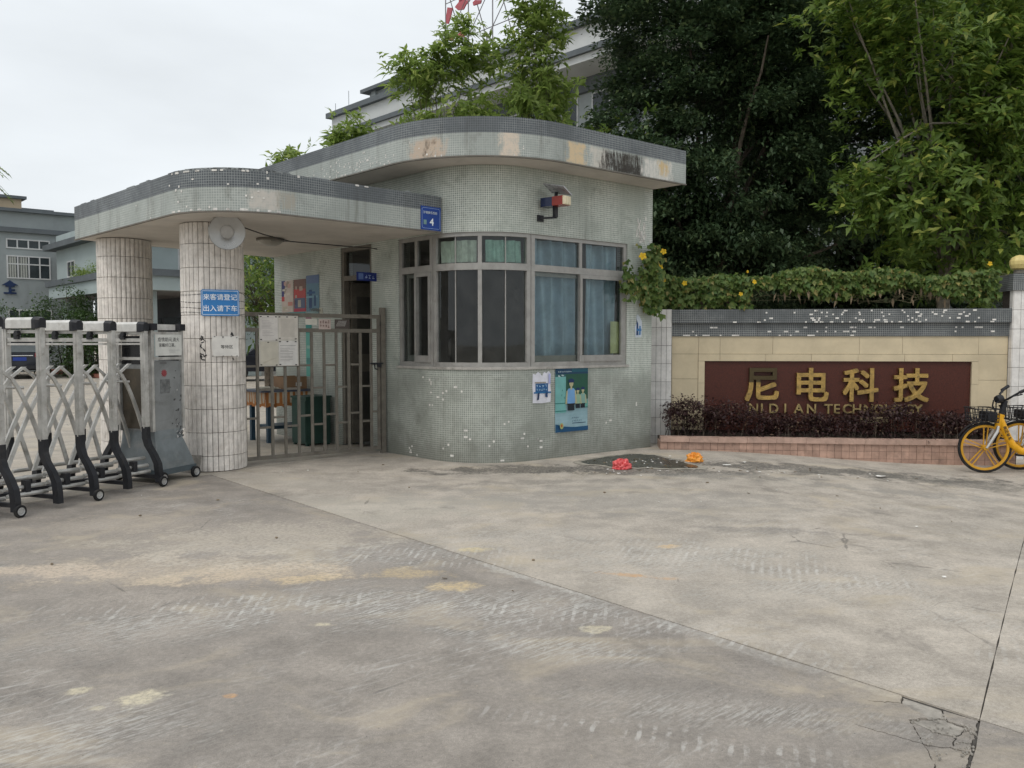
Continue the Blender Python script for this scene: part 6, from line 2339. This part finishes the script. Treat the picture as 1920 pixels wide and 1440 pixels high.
    mb = MB().lathe([(.001, .05), (.045, .045), (.055, .01), (.05, -.03), (.001, -.045)], Vector((-.15, .02, .95)), (.85, .3, -.2), 16); mb.build('headlamp', BL, b, smooth=True)
    mb = MB(); mb.tube([Vector((-.19, .0, .94)), Vector((-.08, .02, .93)), Vector((-.07, .02, .86)), Vector((-.13, 0, .76))], .010, 6); mb.tube([Vector((-.19, .04, .95)), Vector((-.09, .07, .90)), Vector((-.10, .05, .80))], .008, 6); mb.build('brake_cable', BL, b, smooth=True)
    # basket of bars
    mb = MB()
    x0, x1, y0, y1, z0, z1 = -.09, .17, -.16, .16, .665, .83
    ring = lambda z, e=0.0: [Vector((x0 - 0, y0 - e, z)), Vector((x1 + e, y0 - e, z)), Vector((x1 + e, y1 + e, z)), Vector((x0, y1 + e, z))]
    for z, e, r_ in ((z1, .02, .010), (z1 - .07, .012, .005), (z0 + .05, .004, .005), (z0, 0, .007)):
        mb.tube(ring(z, e), r_, 6, closed=True)
    for k in range(6):
        x = x0 + (x1 - x0) * k / 5
        for yq, s in ((y0, -1), (y1, 1)):
            mb.tube([Vector((x, yq, z0)), Vector((x, yq + s * .02, z1))], .005, 6)
        mb.tube([Vector((x, y0, z0)), Vector((x, y1, z0))], .004, 5)
    for k in range(5):
        y = y0 + (y1 - y0) * k / 4
        mb.tube([Vector((x1, y, z0)), Vector((x1 + .02, y, z1))], .005, 6)
    mb.obox((-.03, 0, .735), (.055, 0, 0), (0, .13, 0), (0, 0, .055))
    mb.build('basket', BL, b)
    # mudguards
    for cx_, a0_, a1_ in ((0, 25, 120), (-1.06, 20, 175)):
        mb = MB()
        rows = [[Vector((cx_ + math.cos(R(a)) * (RW + .022), yy, RW + math.sin(R(a)) * (RW + .022 - abs(yy) * .25))) for yy in (-.028, -.014, 0, .014, .028)] for a in range(a0_, a1_ + 1, 6)]
        mb.grid(rows); mb.build('mudguard', BL, b, smooth=True)
    # cranks and pedals, kickstand
    mb = MB(); mb.tube([Vector((-.60, -.09, .32)), Vector((-.49, -.105, .22))], .012, 8); mb.tube([Vector((-.60, .09, .32)), Vector((-.71, .105, .42))], .012, 8); mb.build('crank', BL, b)
    for x, y, z in ((-.49, -.15, .22), (-.71, .15, .42)):
        mb = MB(); mb.obox((x, y, z), (.045, 0, 0), (0, .045, 0), (0, 0, .012)); mb.build('pedal', BL, b)
    mb = MB(); mb.tube([Vector((-.95, .07, .30)), Vector((-.88, .20, .012))], .011, 8); mb.build('kickstand', BL, b)
    mb = MB(); mb.tube([Vector((-.60, -.07, .32)), Vector((-.60, .07, .32))], .03, 10); mb.build('bottom_bracket', BL, b)
    return b


bike = make_bike()
bike2 = copy_tree(bike)
for b, (x, y), rot, lab in ((bike, (6.03, 10.22), R(172), 'yellow shared bicycle parked foremost, front wheel before the planter'), (bike2, (6.64, 10.48), R(170), 'second yellow shared bicycle, partly cut off at the picture edge')):
    b.location = (x, y, ground_z(x, y))
    b.rotation_euler = (0, 0, rot)
    b['label'] = lab

# ================================================================== background buildings


def wallbox(mb, o, a, la, b, lb, z0, z1, m=0):
    """box with corner o, going la along a and lb along b"""
    o = Vector(o)
    c = o + a * la / 2 + b * lb / 2
    mb.obox(v3(c, (z0 + z1) / 2), d3(a) * la / 2, d3(b) * lb / 2, (0, 0, (z1 - z0) / 2), m)


def far_window(bld, o, a, n, s0, s1, z0, z1, cols, rows, curtains=False):
    """window on the plane through o along a, outward n: recessed dark pane, frame, bars, sill"""
    mb = MB()
    q = lambda s, z, off: v3(Vector(o) + a * s + n * off, z)
    fw = .06
    for sa, sb, za, zb in ((s0, s1, z0, z0 + fw), (s0, s1, z1 - fw, z1), (s0, s0 + fw, z0 + fw, z1 - fw), (s1 - fw, s1, z0 + fw, z1 - fw)):
        mb.obox((q(sa, za, .0) + q(sb, zb, .0)) / 2, d3(a) * (sb - sa) / 2, d3(n) * .04, (0, 0, (zb - za) / 2))
    for k in range(1, cols):
        s = s0 + (s1 - s0) * k / cols
        mb.obox(q(s, (z0 + z1) / 2, .0), d3(a) * .03, d3(n) * .035, (0, 0, (z1 - z0) / 2 - fw))
    for zz in rows:
        mb.obox(q((s0 + s1) / 2, zz, .0), d3(a) * ((s1 - s0) / 2 - fw), d3(n) * .03, (0, 0, .03))
    w = mb.build('window', M['winframe'], bld)
    for k in range(cols):
        a0, a1 = s0 + (s1 - s0) * k / cols + .03, s0 + (s1 - s0) * (k + 1) / cols - .03
        zs = [z0 + fw] + list(rows) + [z1 - fw]
        for za, zb in zip(zs, zs[1:]):
            m2 = MB(); m2.poly([q(a0, za, .012), q(a1, za, .012), q(a1, zb, .012), q(a0, zb, .012)]); m2.build('pane', M['winglass'], w)
            if curtains and k in (0, 1) and zb < z1 + .1:
                m2 = MB()
                m2.grid([[q(a0 + (a1 - a0) * j / 12, z, .016 + .008 * math.sin(j * 2.1)) for j in range(1, 12)] for z in (za, zb)])
                m2.build('window_curtain', paint((.36, .37, .34), .9), w)
    return w


OF = Vector((-24.8, 42.0))       # a point on the office facade
office = thing('office_building', v3(OF, 0), 'grey rendered office block with white-framed windows behind the folding gate', 'building')
mb = MB(); wallbox(mb, OF - V * 26 , V, 28.75, U, 12, 0, 8.16); mb.build('wall', M['grey_wall'], office)
mb = MB(); wallbox(mb, OF - V * 26.2 - U * .25, V, 29.1, U, 12.5, 8.16, 8.32); mb.build('parapet_cap', M['grey_trim'], office)
mb = MB(); wallbox(mb, OF - V * 26.1 - U * .18, V, 28.95, U, .178, 7.12, 7.36); mb.build('cornice', M['grey_trim'], office)
n_o = -U
for s0 in (-1.19, -5.2, -9.2):
    far_window(office, OF, V, n_o, s0, s0 + 1.96, 6.30, 6.80, 4, ())
    far_window(office, OF, V, n_o, s0, s0 + 1.96, 4.77, 5.95, 4, (5.52,), True)
    far_window(office, OF, V, n_o, s0, s0 + 1.96, 1.3, 3.2, 4, (2.6,))
mb = MB(); wallbox(mb, OF - V * 14 + U * 1.5, V, 13.9, U, 6, 8.3, 9.05); mb.build('penthouse_wall', M['tan_wall'], office)
mb = MB(); wallbox(mb, OF - V * 14.2 + U * 1.3, V, 14.3, U, 6.4, 9.05, 9.2); mb.build('penthouse_roof', M['grey_trim'], office)
mb = MB(); wallbox(mb, OF + V * -.1 + U * 1.5, V, 1.5, U, 6, 8.3, 8.62); mb.build('roof_kerb', M['grey_trim'], office)
mb = MB(); mb.tube([v3(OF + V * 2.0 - U * .12, 7.1), v3(OF + V * 2.0 - U * .12, 4.4)], .09, 10); mb.build('drain_pipe', M['pipe'], office, smooth=True)
mb = MB(); mb.tube([v3(OF - V * 1.6 + U * 3, 9.1), v3(OF - V * 1.6 + U * 3, 10.6)], .02, 5); mb.build('mast', M['grey_trim'], office)
# dark blue wall emblem: a roof shape over bars
mb = MB()
eo = v3(OF + V * -1.08 - U * .02, 4.22)
mb.prism([(-.36, .2), (.36, .2), (.12, .36), (0, .46), (-.12, .36)], eo, d3(V), Z3, .05)
mb.prism([(-.2, .2), (.2, .2), (.2, .12), (.06, .12), (.06, .0), (.22, .0), (.22, -.08), (.06, -.08), (.06, -.16), (.28, -.16), (.28, -.24), (-.28, -.24), (-.28, -.16), (-.06, -.16), (-.06, .12), (-.2, .12)], eo, d3(V), Z3, .05)
mb.build('blue_emblem', simple('emblem_blue', (.012, .03, .09), .6), office)

PK = Vector((-15.456, 32.605))
port = thing('portico', v3(PK, 0), 'flat-roofed grey entrance portico projecting from the office block', 'portico')
ZP0, ZP1 = 3.66, 4.40
mb = MB(); wallbox(mb, PK, U, 11.0, V, 9, ZP0, ZP1 - .16); mb.build('fascia', M['blue_wall'], port)
mb = MB(); wallbox(mb, PK - U * .12 - V * .12, U, 11.3, V, 9.3, ZP1 - .16, ZP1 + .12); mb.build('roof_edge', M['grey_trim'], port)
for a, b in ((.6, .6), (5.4, .6), (10.2, .6), (.6, 5.0)):
    mb = MB(); wallbox(mb, PK + U * a + V * b, U, .7, V, .7, 0, ZP0); mb.build('pillar', M['blue_wall'], port)
mb = MB(); wallbox(mb, PK + U * .3 + V * 4.0, U, 10.5, V, .2, 0, ZP0); mb.build('rear_wall', M['grey_trim'], port)
mb = MB(); wallbox(mb, PK - V * .4 - U * .4, U, 11.5, V, 4.8, 0, .16); mb.build('step', M['redkerb'], port)
for k in range(3):
    mb = MB(); wallbox(mb, PK + U * (2.2 + k * 2.6) + V * 3.97, U, 2.2, V, .02, .2, 2.7); mb.build('glass_door', M['winglass'], port)
mb = MB(); wallbox(mb, PK + U * 1.4 + V * 3.9, U, .9, V, .05, 2.3, 2.75); mb.build('red_banner', paint((.35, .03, .03)), port)
B2_ = PK + U * 2.6 + V * .6
mb = MB(); wallbox(mb, B2_, U, 9.2, V, 8.2, ZP1 + .12, 6.9); mb.build('upper_wall', M['blue_wall'], port)
mb = MB(); wallbox(mb, B2_ - U * .5 - V * .5, U, 10.2, V, 9, 6.15, 6.42); mb.build('upper_cornice', M['grey_trim'], port)
far_window(port, B2_, V, -U, 2.35, 4.2, 4.62, 5.75, 3, (), False)
far_window(port, B2_, U, -V, 6.2, 7.4, 4.7, 5.5, 2, (), False)

# large factory building behind the trees
MN = Vector((-10.03, 44.74))
fac = thing('factory_building', v3(MN, 0), 'long grey factory block with banded parapets behind the gatehouse', 'building')
FL_ = 40
mb = MB(); wallbox(mb, MN - U * FL_ + V * 1.7, U, FL_, V, 14, 0, 12.34); mb.build('wall', M['grey_wall'], fac)
mb = MB(); wallbox(mb, MN - U * FL_ + V * 1.5, U, FL_ - .2, V, .198, 11.78, 12.345); mb.build('eave_shade', M['grey_trim'], fac)  # dark band painting the shade under the eave onto the wall top
mb = MB(); wallbox(mb, MN - U * FL_, U, FL_, V, 15.5, 12.35, 12.62); mb.build('eave_slab', M['grey_light'], fac)
mb = MB(); wallbox(mb, MN - U * (FL_ + .15) - V * .15, U, FL_ + .3, V, 16, 12.62, 12.84); mb.build('eave_trim', M['grey_trim'], fac)
mb = MB(); wallbox(mb, MN - U * FL_ + V * .12, U, FL_ - .12, V, 15, 12.84, 13.72); mb.build('parapet', M['grey_light'], fac)
mb = MB(); wallbox(mb, MN - U * (FL_ + .1) - V * .12, U, FL_ + .2, V, 15.6, 13.72, 13.99); mb.build('parapet_cap', M['grey_trim'], fac)
mb = MB(); wallbox(mb, MN - U * 8.6 + V * 1.5, U, 7.0, V, 8, 13.99, 15.0); mb.build('roof_room', M['grey_wall'], fac)
mb = MB(); wallbox(mb, MN - U * 8.9 + V * 1.1, U, 7.6, V, 8.8, 15.0, 15.18); mb.build('roof_room_cap', M['grey_trim'], fac)
for k in range(3):
    mb = MB(); wallbox(mb, MN - U * (8.5 - k * 3.1) + V * 1.36, U, .35, V, .138, 13.99, 15.0); mb.build('roof_post', M['grey_wall'], fac)
for k in range(14):
    s = -2.6 - k * 2.6
    for z0, z1 in ((10.3, 11.72), (6.6, 8.4), (2.9, 4.7)):
        if z0 < 10 and k > 6:
            continue
        far_window(fac, MN + V * 1.7, -U, -V, -s - 1.1, -s + .75, z0, z1, 2, ())
for k in range(6):
    mb = MB(); wallbox(mb, MN - U * (4.0 + k * 5.2) + V * 1.3, U, .5, V, .198, 0, 12.34); mb.build('pilaster', M['grey_trim'], fac)
for s_x in (0.2, 1.5):
    mb = MB(); mb.tube([v3(MN - U * s_x + V * .3, 13.9), v3(MN - U * s_x + V * .3, 14.5 + s_x * .3)], .014, 5); mb.build('lightning_rod', M['grey_trim'], fac)

# rooftop sign: red strokes on a steel truss
SGN = Vector((-8.61, 46.14))
sg = thing('rooftop_sign', v3(SGN - U * 11, 13.9), 'faded red rooftop sign strokes on a thin steel truss above the factory', 'sign')
U3 = d3(U)
for pl_ in ([(-8.7, 18.08), (-9.4, 17.87), (-9.09, 17.74), (-8.92, 17.57), (-8.52, 17.65), (-8.29, 17.86)], [(-7.73, 18.01), (-8.11, 17.88), (-7.93, 17.44), (-7.78, 17.2), (-7.58, 17.28), (-7.61, 17.54)],
            [(-9.6, 17.7), (-9.77, 17.76), (-10.21, 17.63), (-10.15, 17.5), (-9.65, 17.54)], [(-7.78, 16.47), (-7.87, 16.71), (-8.34, 16.55), (-8.1, 16.31), (-7.87, 16.34)], [(-8.52, 16.5), (-8.75, 16.62), (-8.95, 16.53), (-8.97, 16.27), (-8.57, 16.34)],
            [(-8.4, 19.4), (-8.8, 19.2), (-9.0, 18.0), (-8.6, 18.0)], [(-9.9, 19.0), (-10.6, 18.7), (-10.5, 18.4), (-9.8, 18.6)]):
    mb = MB(); mb.prism(pl_, v3(SGN, 0), U3, Z3, .06); mb.build('red_stroke', M['sign_red'], sg)
mb = MB()
xs2 = [-7.6, -9.3, -11.0, -12.7, -14.4]
for i, s in enumerate(xs2):
    b_, t_ = v3(SGN + U * s, 13.95), v3(SGN + U * s, 19.2 if i < 3 else 16.4)
    mb.tube([b_, t_], .03, 5)
    mb.tube([v3(SGN + U * s + V * 2.0, 13.95), t_], .025, 5)
    if i < len(xs2) - 1:
        s2 = xs2[i + 1]
        for z0 in (14.2, 16.2):
            mb.tube([v3(SGN + U * s, z0), v3(SGN + U * s2, z0 + 2)], .022, 5)
            mb.tube([v3(SGN + U * s, z0 + 2), v3(SGN + U * s2, z0 + 2)], .022, 5)
mb.tube([v3(SGN + U * -14.9, 16.3), v3(SGN + U * -15.3, 13.95)], .025, 5)
mb.tube([v3(SGN + U * -14.9, 16.3), v3(SGN + U * -15.8, 13.95)], .02, 5)
mb.tube([v3(SGN + U * -14.9, 16.3), v3(SGN + U * -13.4, 14.6)], .025, 5)
mb.build('truss', simple('truss_steel', (.22, .21, .22), .6, .3), sg)

# ================================================================== cars in the yard


def make_car(name, label):
    c = thing(name, (0, 0, 0), label, 'car')
    PA, GLS = M['carpaint'], M['carglass']
    Ln, Wd = 4.6, 1.86
    prof = [(-2.28, .42), (-2.30, .80), (-2.22, 1.02), (-1.2, 1.06), (.9, 1.02), (1.7, .95), (2.2, .80), (2.28, .55), (2.2, .38), (-2.1, .34)]
    mb = MB()
    rows = []
    for y, sc in ((-Wd / 2, .93), (-Wd / 2 + .06, 1.0), (0, 1.0), (Wd / 2 - .06, 1.0), (Wd / 2, .93)):
        rows.append([Vector((x * (1 if abs(y) < Wd / 2 - .03 else .985), y, .72 + (z - .72) * sc)) for x, z in prof])
    mb.grid(rows, closed=True); mb.poly(rows[0]); mb.poly(rows[-1]); body = mb.build('body', PA, c, smooth=True)
    cab = [(-2.18, 1.03), (-1.95, 1.45), (-1.72, 1.66), (-.2, 1.70), (.45, 1.52), (1.15, 1.03)]
    mb = MB()
    rows = []
    for y, f in ((-.84, 0), (-.66, 1), (.66, 1), (.84, 0)):
        rows.append([Vector((x, (.84 - .2 * min(1, (z - 1.03) / .5)) * (1 if y > 0 else -1) if abs(y) > .7 else y * (1 - .0), z - (.0 if abs(y) < .7 else .04 * (1 if z > 1.5 else 0)))) for x, z in cab])
    mb.grid(rows, closed=True); mb.poly(rows[0]); mb.poly(rows[-1]); mb.build('cabin', PA, c, smooth=True)
    mb = MB(); mb.poly([(-2.175, -.62, 1.10), (-2.175, .62, 1.10), (-1.965, .56, 1.46), (-1.965, -.56, 1.46)]); mb.build('rear_window', GLS, c)
    for q in (-1, 1):
        for a in ([(-1.75, 1.10), (-.75, 1.10), (-.72, 1.52), (-1.6, 1.52)], [(-.68, 1.10), (.75, 1.10), (.25, 1.45), (-.65, 1.52)]):
            mb = MB(); mb.poly([(x, q * (.865 - .2 * min(1, (z - 1.03) / .5) + .004), z) for x, z in a]); mb.build('side_window', GLS, c)
        mb = MB(); mb.obox((-2.24, q * .72, .98), (.05, 0, 0), (0, .18, 0), (0, 0, .085)); mb.build('tail_light', M['taillight'], c)
        mb = MB(); mb.obox((2.18, q * .66, .78), (.06, 0, 0), (0, .2, 0), (0, 0, .07)); mb.build('headlight', M['carglass'], c)
        for x in (-1.38, 1.40):
            ww = MB().lathe([(.22, -.10), (.33, -.10), (.345, -.06), (.345, .06), (.33, .10), (.22, .10)], (x, q * .82, .345), (0, q, 0), 26).build('wheel', M['rubber'], c, smooth=True)
            mb = MB().lathe([(.20, .085), (.225, .10), (.23, .07)], (x, q * .82, .345), (0, q, 0), 24)
            for k in range(5):
                a = 2 * PI * k / 5
                mb.bar(Vector((x, q * .91, .345)), Vector((x + .21 * math.cos(a), q * .905, .345 + .21 * math.sin(a))), .06, .02, (0, 1, 0))
            mb.build('rim', M['chrome'], ww)
        mb = MB(); mb.obox((.62, q * .98, 1.08), (.05, 0, 0), (0, .09, 0), (0, 0, .06)); mb.build('wing_mirror', PA, c)
    mb = MB(); mb.bar((-2.315, -.48, .96), (-2.315, .48, .96), .02, .03); mb.build('chrome_strip', M['chrome'], c)
    mb = MB(); mb.obox((-2.312, 0, .82), (.008, 0, 0), (0, .24, 0), (0, 0, .075)); mb.build('number_plate', M['plate_blue'], c)
    mb = MB(); mb.obox((-2.27, 0, .48), (.06, 0, 0), (0, .80, 0), (0, 0, .07)); mb.build('bumper', M['black'], c)
    mb = MB(); mb.obox((-1.93, 0, 1.64), (.14, 0, 0), (0, .56, 0), (0, 0, .02)); mb.build('spoiler', M['chrome'] if False else PA, c)
    return c


car1 = make_car('parked_car', 'dark blue-black car seen from behind through the folding gate')
car2 = copy_tree(car1)
car1.location = (-21.35, 35.2, 0.0); car1.rotation_euler = (0, 0, R(118))
car2.location = (-9.6, 32.6, 0.0); car2.rotation_euler = (0, 0, R(200)); car2['label'] = 'black parked car behind the pedestrian gate bars'
for c_ in (car1, car2):
    c_['group'] = 'dark cars parked in the yard'

# ================================================================== trees and bushes
# three dense dark trees behind the wall
make_tree('ficus_tree', (4.2, 17.6), 3.2, .28, (4.3, 17.4, 6.6), (3.0, 2.6, 4.9), 'dense dark evergreen tree rising directly behind the gatehouse roof end', 'small', 420, 34, .118, .062, 'leaf_dark', mass=(14, .5), spread=.13, nlimb=26, shell=.42, group='dark trees behind the name wall',
          lobes=[((4.3, 17.4, 6.6), (2.5, 2.2, 4.8), 1.0), ((3.4, 17.0, 8.2), (2.0, 1.8, 2.3), .5), ((5.2, 17.0, 4.4), (1.9, 1.8, 2.6), .45), ((2.7, 16.6, 4.9), (1.2, 1.2, 1.6), .25), ((6.0, 17.6, 8.0), (2.2, 2.0, 2.6), .5), ((2.9, 17.4, 3.0), (1.0, 1.0, 1.2), .25), ((4.6, 18.4, 3.2), (2.4, 1.0, 1.6), .4)])
make_tree('ficus_tree', (8.6, 20.5), 3.4, .30, (8.8, 20.5, 6.0), (3.8, 2.4, 5.6), 'dark evergreen tree filling the gap behind the broad-leaved tree', 'small', 350, 26, .17, .085, 'leaf_dark', mass=(14, .6), spread=.17, nlimb=24, shell=.5, group='dark trees behind the name wall')
make_tree('ficus_tree', (14.2, 20.0), 3.4, .30, (14.0, 19.6, 6.2), (4.2, 2.6, 5.8), 'dark evergreen tree farthest right behind the wall', 'small', 320, 26, .17, .085, 'leaf_dark', mass=(14, .6), spread=.17, nlimb=24, shell=.5, group='dark trees behind the name wall')
# the broad-leaved tree in front of them
make_tree('broadleaf_tree', (8.05, 15.0), 4.6, .13, (7.8, 14.6, 5.2), (2.6, 1.6, 3.6), 'mid-green broad-leaved tree with long glossy leaves above the vine', 'whorl', 640, 50, .19, .066, 'leaf_mid', bark='bark_pale', spread=.20, nlimb=34, shell=.35, droop=.12,
          lobes=[((7.6, 14.6, 6.6), (2.0, 1.4, 1.7), 1.0), ((9.0, 14.4, 5.2), (1.3, 1.2, 2.2), .7), ((7.0, 14.2, 4.0), (1.5, 1.0, .9), .55), ((8.2, 14.4, 3.4), (1.7, 1.2, 1.0), .6), ((6.2, 14.4, 7.2), (1.1, 1.0, 1.3), .45), ((9.6, 14.6, 7.8), (2.0, 1.4, 1.6), .7), ((8.3, 13.9, 5.3), (1.2, .7, 1.0), .5)])
# light-green saplings behind the gatehouse roof
SAP = 'pale green young trees behind the gatehouse'
make_tree('young_tree', (-1.6, 16.8), 4.6, .05, (-1.6, 16.8, 6.3), (1.0, .8, 1.3), 'pale green young tree standing leftmost above the gatehouse roof', 'whorl', 165, 46, .215, .062, 'leaf_light', spread=.16, nlimb=18, shell=.3, droop=.2, group=SAP,
          lobes=[((-1.95, 16.8, 6.85), (.50, .45, .50), .6), ((-1.0, 16.8, 7.35), (.55, .45, .70), .8), ((-1.65, 16.6, 5.6), (.80, .5, .45), .8), ((-.70, 16.6, 5.9), (.55, .4, .5), .45)])
make_tree('young_tree', (.75, 16.6), 5.0, .05, (.55, 16.6, 7.0), (.65, .6, 1.6), 'taller pale green young tree at the middle of the gatehouse roof', 'whorl', 165, 46, .215, .062, 'leaf_light', spread=.16, nlimb=18, shell=.3, droop=.2, group=SAP,
          lobes=[((.55, 16.6, 8.1), (.48, .4, .95), .8), ((.62, 16.6, 6.4), (.55, .5, .7), .85), ((.3, 16.5, 5.5), (.75, .45, .5), .75), ((.05, 16.6, 7.2), (.25, .2, .45), .2)])
make_tree('young_tree', (-3.5, 17.2), 3.9, .04, (-3.45, 17.2, 5.65), (.42, .4, .55), 'small pale green sapling top above the left part of the gatehouse roof', 'whorl', 34, 40, .22, .06, 'leaf_light', spread=.14, nlimb=8, shell=.3, droop=.2, group=SAP)
make_tree('young_tree', (-5.0, 17.4), 3.6, .035, (-4.85, 17.4, 5.3), (.3, .3, .22), 'lowest sapling tip peeping over the canopy top', 'whorl', 16, 40, .24, .065, 'leaf_light', spread=.12, nlimb=5, shell=.3, droop=.2, group=SAP)
make_tree('young_tree', (2.3, 16.4), 3.8, .05, (2.1, 16.4, 5.1), (.9, .6, .6), 'green sapling in front of the dark tree at the gatehouse roof end', 'whorl', 60, 40, .22, .06, 'leaf_mid', spread=.18, nlimb=10, shell=.3, droop=.2, group=SAP)
# trees in the yard seen under the canopy
make_tree('yard_tree', (-6.5, 21.5), 2.2, .10, (-6.6, 21.3, 3.0), (1.6, 1.2, 1.3), 'leafy yard tree seen under the canopy beside the wall posters', 'whorl', 90, 30, .26, .07, 'leaf_mid', spread=.25, nlimb=12, shell=.3, droop=.4)
make_tree('yard_tree', (-7.8, 30.0), 2.2, .14, (-7.8, 30, 3.6), (2.2, 1.6, 2.0), 'dark yard tree behind the black parked car', 'small', 150, 60, .15, .07, 'leaf_dark', spread=.35, nlimb=12, shell=.4)


def bush(x, y, rx, rz, label, leaf='leaf_bush'):
    b = thing('bush', (x, y, 0), label, 'bush', 'green bushes before the office block')
    C_ = ball_points(90, (x, y, rz * .95), (rx, rx * .8, rz), .5)
    C_ = C_[C_[:, 2] > .1]
    small_leaf_crown('foliage', C_, 70, .22, .13, .07, M[leaf], b, (x, y, rz * .5))
    mb = MB()
    for k in range(12):
        limb(mb, (x + random.gauss(0, .1), y + random.gauss(0, .1), 0), C_[rng.integers(len(C_))], .03, .008, n=3)
    tag(mb.build('stems', M['bark'], b), kind='stuff')


bush(-20.1, 36.3, 1.5, 2.05, 'round green bush with the taller top behind the folding gate caps')
bush(-23.2, 37.0, 1.6, 1.75, 'green bush at the picture edge below the office window')
bush(-18.5, 35.0, 1.0, 1.45, 'smaller green bush nearest the portico corner')
# weeds on the portico roof
wd_ = thing('roof_weeds', v3(PK + U * 6.5 + V * .4, ZP1 + .12), 'patch of weeds growing on the portico roof edge', 'weeds')
C_ = np.array([list(v3(PK + U * random.uniform(5.0, 7.6) + V * random.uniform(.0, .5), ZP1 + .12 + abs(random.gauss(0, .22)))) for _ in range(34)])
small_leaf_crown('foliage', C_, 40, .12, .12, .04, M['leaf_light'], wd_)

# palm at the picture edge
palm = thing('palm_tree', (-18.5, 26.0, 0), 'palm tree whose frond tips reach in at the upper left edge', 'tree')
mb = MB(); limb(mb, (-18.5, 26.0, -.02), (-18.25, 26, 7.3), .17, .12, n=8, wob=.03); mb.build('trunk', M['bark_pale'], palm, smooth=True)
pc = Vector((-18.25, 26, 7.4))
P_, D_, N_, L_, W_ = [], [], [], [], []
mbr = MB()
for k in range(20):
    a = 2 * PI * k / 20 + .1
    el = random.uniform(-.1, .9)
    d = Vector((math.cos(a), math.sin(a), 0))
    pts = []
    for j in range(12):
        f = j / 11
        pts.append(pc + d * (2.0 * f * math.cos(el * .6)) + Z3 * (2.0 * f * math.sin(el) - 1.5 * f * f))
    mbr.tube(pts, [.02 - .014 * j / 11 for j in range(12)], 5)
    for j in range(2, 12):
        sd = d.cross(Z3)
        for q in (-1, 1):
            for e in (0, .5):
                p = pts[j - 1].lerp(pts[j], e)
                P_.append(list(p)); D_.append(list(sd * q + d * .8 + Z3 * -.35)); N_.append([0, 0, 1.]); L_.append(.55 * (1 - .5 * j / 11)); W_.append(.045)
mbr.build('frond_ribs', M['bark_pale'], palm)
leaf_cloud('crown', np.array(P_), np.array(D_), np.array(N_), np.array(L_), np.array(W_), M['leaf_mid'], palm, .3)
